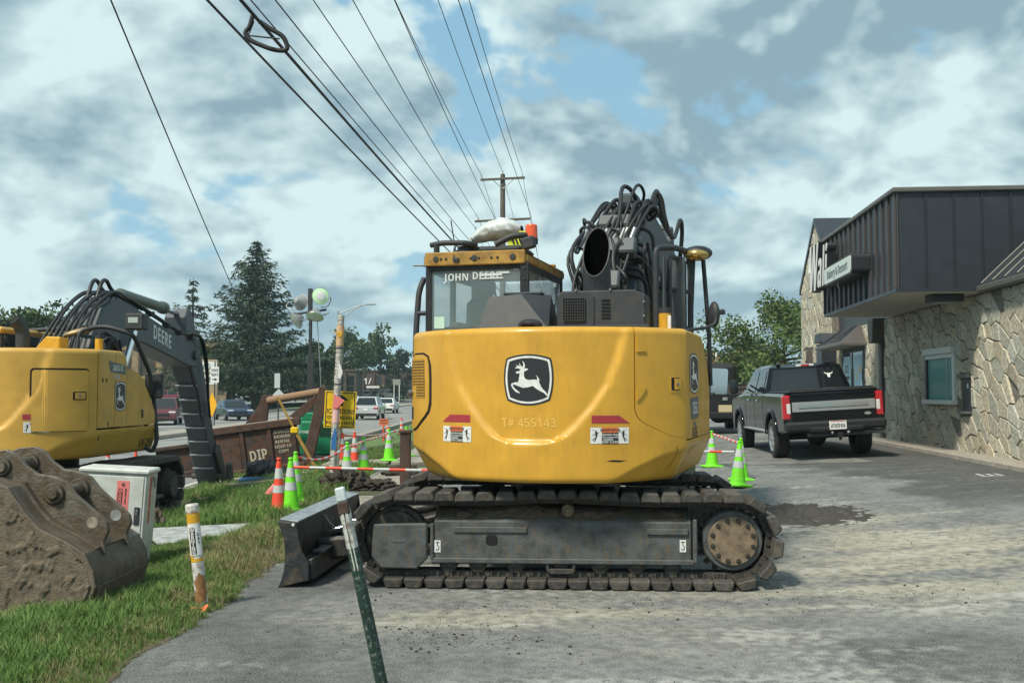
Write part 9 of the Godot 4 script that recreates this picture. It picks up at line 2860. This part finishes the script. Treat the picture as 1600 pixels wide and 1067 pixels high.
	g = Geo.new(); g.prism(v2([-0.14, 2.56, 0.02, 2.56, 0.02, 2.50, 0.14, 2.59, 0.02, 2.68, 0.02, 2.62, -0.14, 2.62]), 0.036, 0.042); part(pl, "arrow", g, M.black_print)
	root = thing("diamond_sign", "yellow diamond warning sign between the grey arm and the blue sedan", "sign", Vector3(-14.05, -0.42, -49.5), 4)
	g = Geo.new(); g.rod(Vector3(0, 0, 0), Vector3(0, 1.7, -0.02), 0.03, 8); part(root, "post", g, M.galvanised)
	g = Geo.new(); g.prism(v2([0, 0.85, 0.22, 1.45, 0, 2.05, -0.22, 1.45]), 0.01, 0.022); part(root, "plate", g, mat("sign_amber", Color(0.85, 0.42, 0.01), 0.5))
	root = thing("road_sign", "grey road sign seen from behind on a thin post behind the spreader pipe", "sign", Vector3(-14.6, -0.42, -66.0), 30)
	g = Geo.new(); g.rod(Vector3(0, 0, 0), Vector3(0, 3.2, 0), 0.045, 8); part(root, "post", g, M.plastic)
	g = Geo.new(); g.box(Vector3(-0.1, 2.75, 0.05), Vector3(0.35, 0.9, 0.012)); part(root, "plate", g, M.sign_white)
	g = Geo.new(); g.prism(v2([0, 1.45, 0.4, 1.85, 0, 2.25, -0.4, 1.85]), 0.05, 0.062); part(root, "plate", g, M.sign_white)
	root = thing("board_sign", "pale two-post board on the lawn before the brown brick office", "sign", Vector3(-20.0, 0.0, -183.0))
	g = Geo.new(); g.box(Vector3(0, 3.3, 0), Vector3(1.3, 1.0, 0.1)); part(root, "board", g, mat("board_grey", Color(0.22, 0.24, 0.22), 0.8))
	for s in [-0.45, 0.45]:
		g = Geo.new(); g.box(Vector3(s, 1.4, 0), Vector3(0.12, 2.8, 0.12)); part(root, "post", g, M.wall_white)
	root = thing("flag_pole", "thin white pole before the trees beyond the dump truck", "pole", Vector3(15.5, 0.2, -80.0))
	g = Geo.new(); g.rod(Vector3(), Vector3(0, 4.4, 0), 0.07, 8); part(root, "mast", g, M.wall_white)
	# power pole with two cross-arms
	root = thing("utility_pole", "wooden power pole with two cross-arms rising behind the cab", "utility pole", Vector3(-0.55, 0.0, -62.0))
	g = Geo.new(); g.tube([Vector3(0, -0.3, 0), Vector3(0, 14.5, 0)], [0.22, 0.14], 12); part(root, "pole", g, M.pole_wood)
	for q in [[14.2, 1.32], [11.75, 1.65]]:
		g = Geo.new(); g.box(Vector3(0, q[0], 0.18), Vector3(q[1] * 2, 0.13, 0.11), 0.01, Basis(Vector3.BACK, 0.05)); var ca := part(root, "cross_arm", g, M.pole_wood)
		for s in [-1.0, 1.0]:
			g = Geo.new(); g.rod(Vector3(s * q[1] * 0.5, q[0], 0.2), Vector3(0, q[0] - 0.6, 0.15), 0.025, 6); part(ca, "brace", g, M.galvanised)
	for q in [[-1.27, 14.36], [1.16, 14.4], [0, 14.6], [-1.45, 11.8], [-0.5, 11.88], [1.62, 11.96], [-1.6, 11.3]]:
		g = Geo.new(); g.t = ysp(q[0], q[1], 0.18); g.lathe([Vector2(0.02, -0.1), Vector2(0.05, -0.06), Vector2(0.03, 0.0), Vector2(0.055, 0.03), Vector2(0.02, 0.1), Vector2(0, 0.1)], 10); part(root, "insulator", g, M.galvanised)
	# wires: from far behind the pole to over the camera
	var W := [[-4.79, 11.06, -25.0, -2.19, 11.31, 0.014], [-4.07, 11.63, -26.52, -2.0, 11.88, 0.014], [-3.03, 11.71, -26.72, -1.06, 11.96, 0.014], [-3.76, 14.19, -33.31, -1.82, 14.44, 0.014], [-2.42, 14.42, -33.91, -0.6, 14.72, 0.014], [-1.4, 11.86, -27.13, 1.1, 12.11, 0.014], [-1.39, 14.3, -33.61, 0.61, 14.55, 0.014], [-3.79, 7.9, -16.62, -0.45, 8.2, 0.012], [-3.85, 7.4, -15.29, -0.45, 7.7, 0.011], [-3.72, 7.0, -14.23, -0.45, 7.3, 0.026], [-3.79, 6.5, -12.9, -0.45, 6.8, 0.018]]
	var names := ["power wire just under the lower cross-arm's roadside end", "power wire on the lower cross-arm's roadside end", "power wire on the lower cross-arm between its roadside end and the pole", "power wire on the upper cross-arm's roadside end", "power wire on the very top of the pole", "power wire on the lower cross-arm's end toward the stone building", "power wire on the upper cross-arm's end toward the stone building", "thin communication cable, highest below the cross-arms", "thin communication cable just above the thick bundled one", "thick bundled communication cable that carries the hanging loop", "lowest black communication cable, below the thick bundled one"]
	for i in W.size():
		var q: Array = W[i]
		var n := Vector3(q[0], q[1], q[2]); var p := Vector3(q[3], q[4], -61.82)
		var dir := (n - p) / (p.z - n.z) * -1.0
		var pts := []
		for k in 33:
			var f := k / 32.0
			var z := lerpf(-61.82, 4.0, f)
			var e := (z - p.z) / (n.z - p.z)
			var v := p.lerp(n, e)
			# hangs between supports; passes exactly through the two known points
			v.y += (e * (e - 1.0)) * 0.55
			pts.append(v)
		g = Geo.new(); g.tube(pts, q[5], 6, false)
		var o: Node3D = part(self, "overhead_wire", g, M.wire); tag(o, names[i], "wire", "overhead wires")
		g = Geo.new()
		var far := Vector3(p.x + 3.0, p.y - 0.4 - (0.0 if i < 7 else 0.3), -118.0)
		var ps := []
		for k in 9:
			var f := k / 8.0
			var v := p.lerp(far, f); v.y -= 4.0 * 0.7 * f * (1 - f); ps.append(v)
		g.tube(ps, q[5], 5, false)
		part(o, "far_span", g, M.wire)
	# slack loop tied to the thick cable
	g = Geo.new()
	g.tube(curve(v3([-3.80, 7.13, -15.2, -3.84, 6.98, -15.2, -3.90, 6.88, -15.2, -3.84, 6.78, -15.2, -3.68, 6.70, -15.2, -3.48, 6.63, -15.2, -3.32, 6.62, -15.2, -3.29, 6.69, -15.2, -3.36, 6.83, -15.2, -3.52, 6.93, -15.2, -3.70, 7.05, -15.2]), 5), 0.035, 8)
	g.tube(v3([-3.86, 6.84, -15.2, -3.40, 6.79, -15.2]), 0.012, 6)
	g.tube(v3([-3.86, 6.84, -15.2, -3.78, 7.05, -15.2]), 0.012, 6)
	var lo: Node3D = part(self, "cable_loop", g, M.wire); tag(lo, "black slack loop of cable tied under the thick overhead bundle", "cable loop")
	g = Geo.new()
	var gp := []
	for k in 17:
		var f := k / 16.0
		var a := Vector3(-6.53, 8.0, -16.88); var b := Vector3(-13.52, 2.44, -60.0)
		var e := lerpf(-0.35, 1.0, f)
		gp.append(a.lerp(b, e) - Vector3(0, 0.9 * e * (1 - e), 0))
	g.tube(gp, 0.014, 6, false)
	lo = part(self, "guy_wire", g, M.wire); tag(lo, "single wire slanting down across the sky past the spruce", "wire")

func _ready() -> void:
	rng.seed = 1
	make_light()
	make_materials()
	make_ground()
	make_building()
	make_main_excavator()
	make_second_excavator()
	make_vehicles()
	make_bucket()
	make_site()
	make_far()
	make_grass()
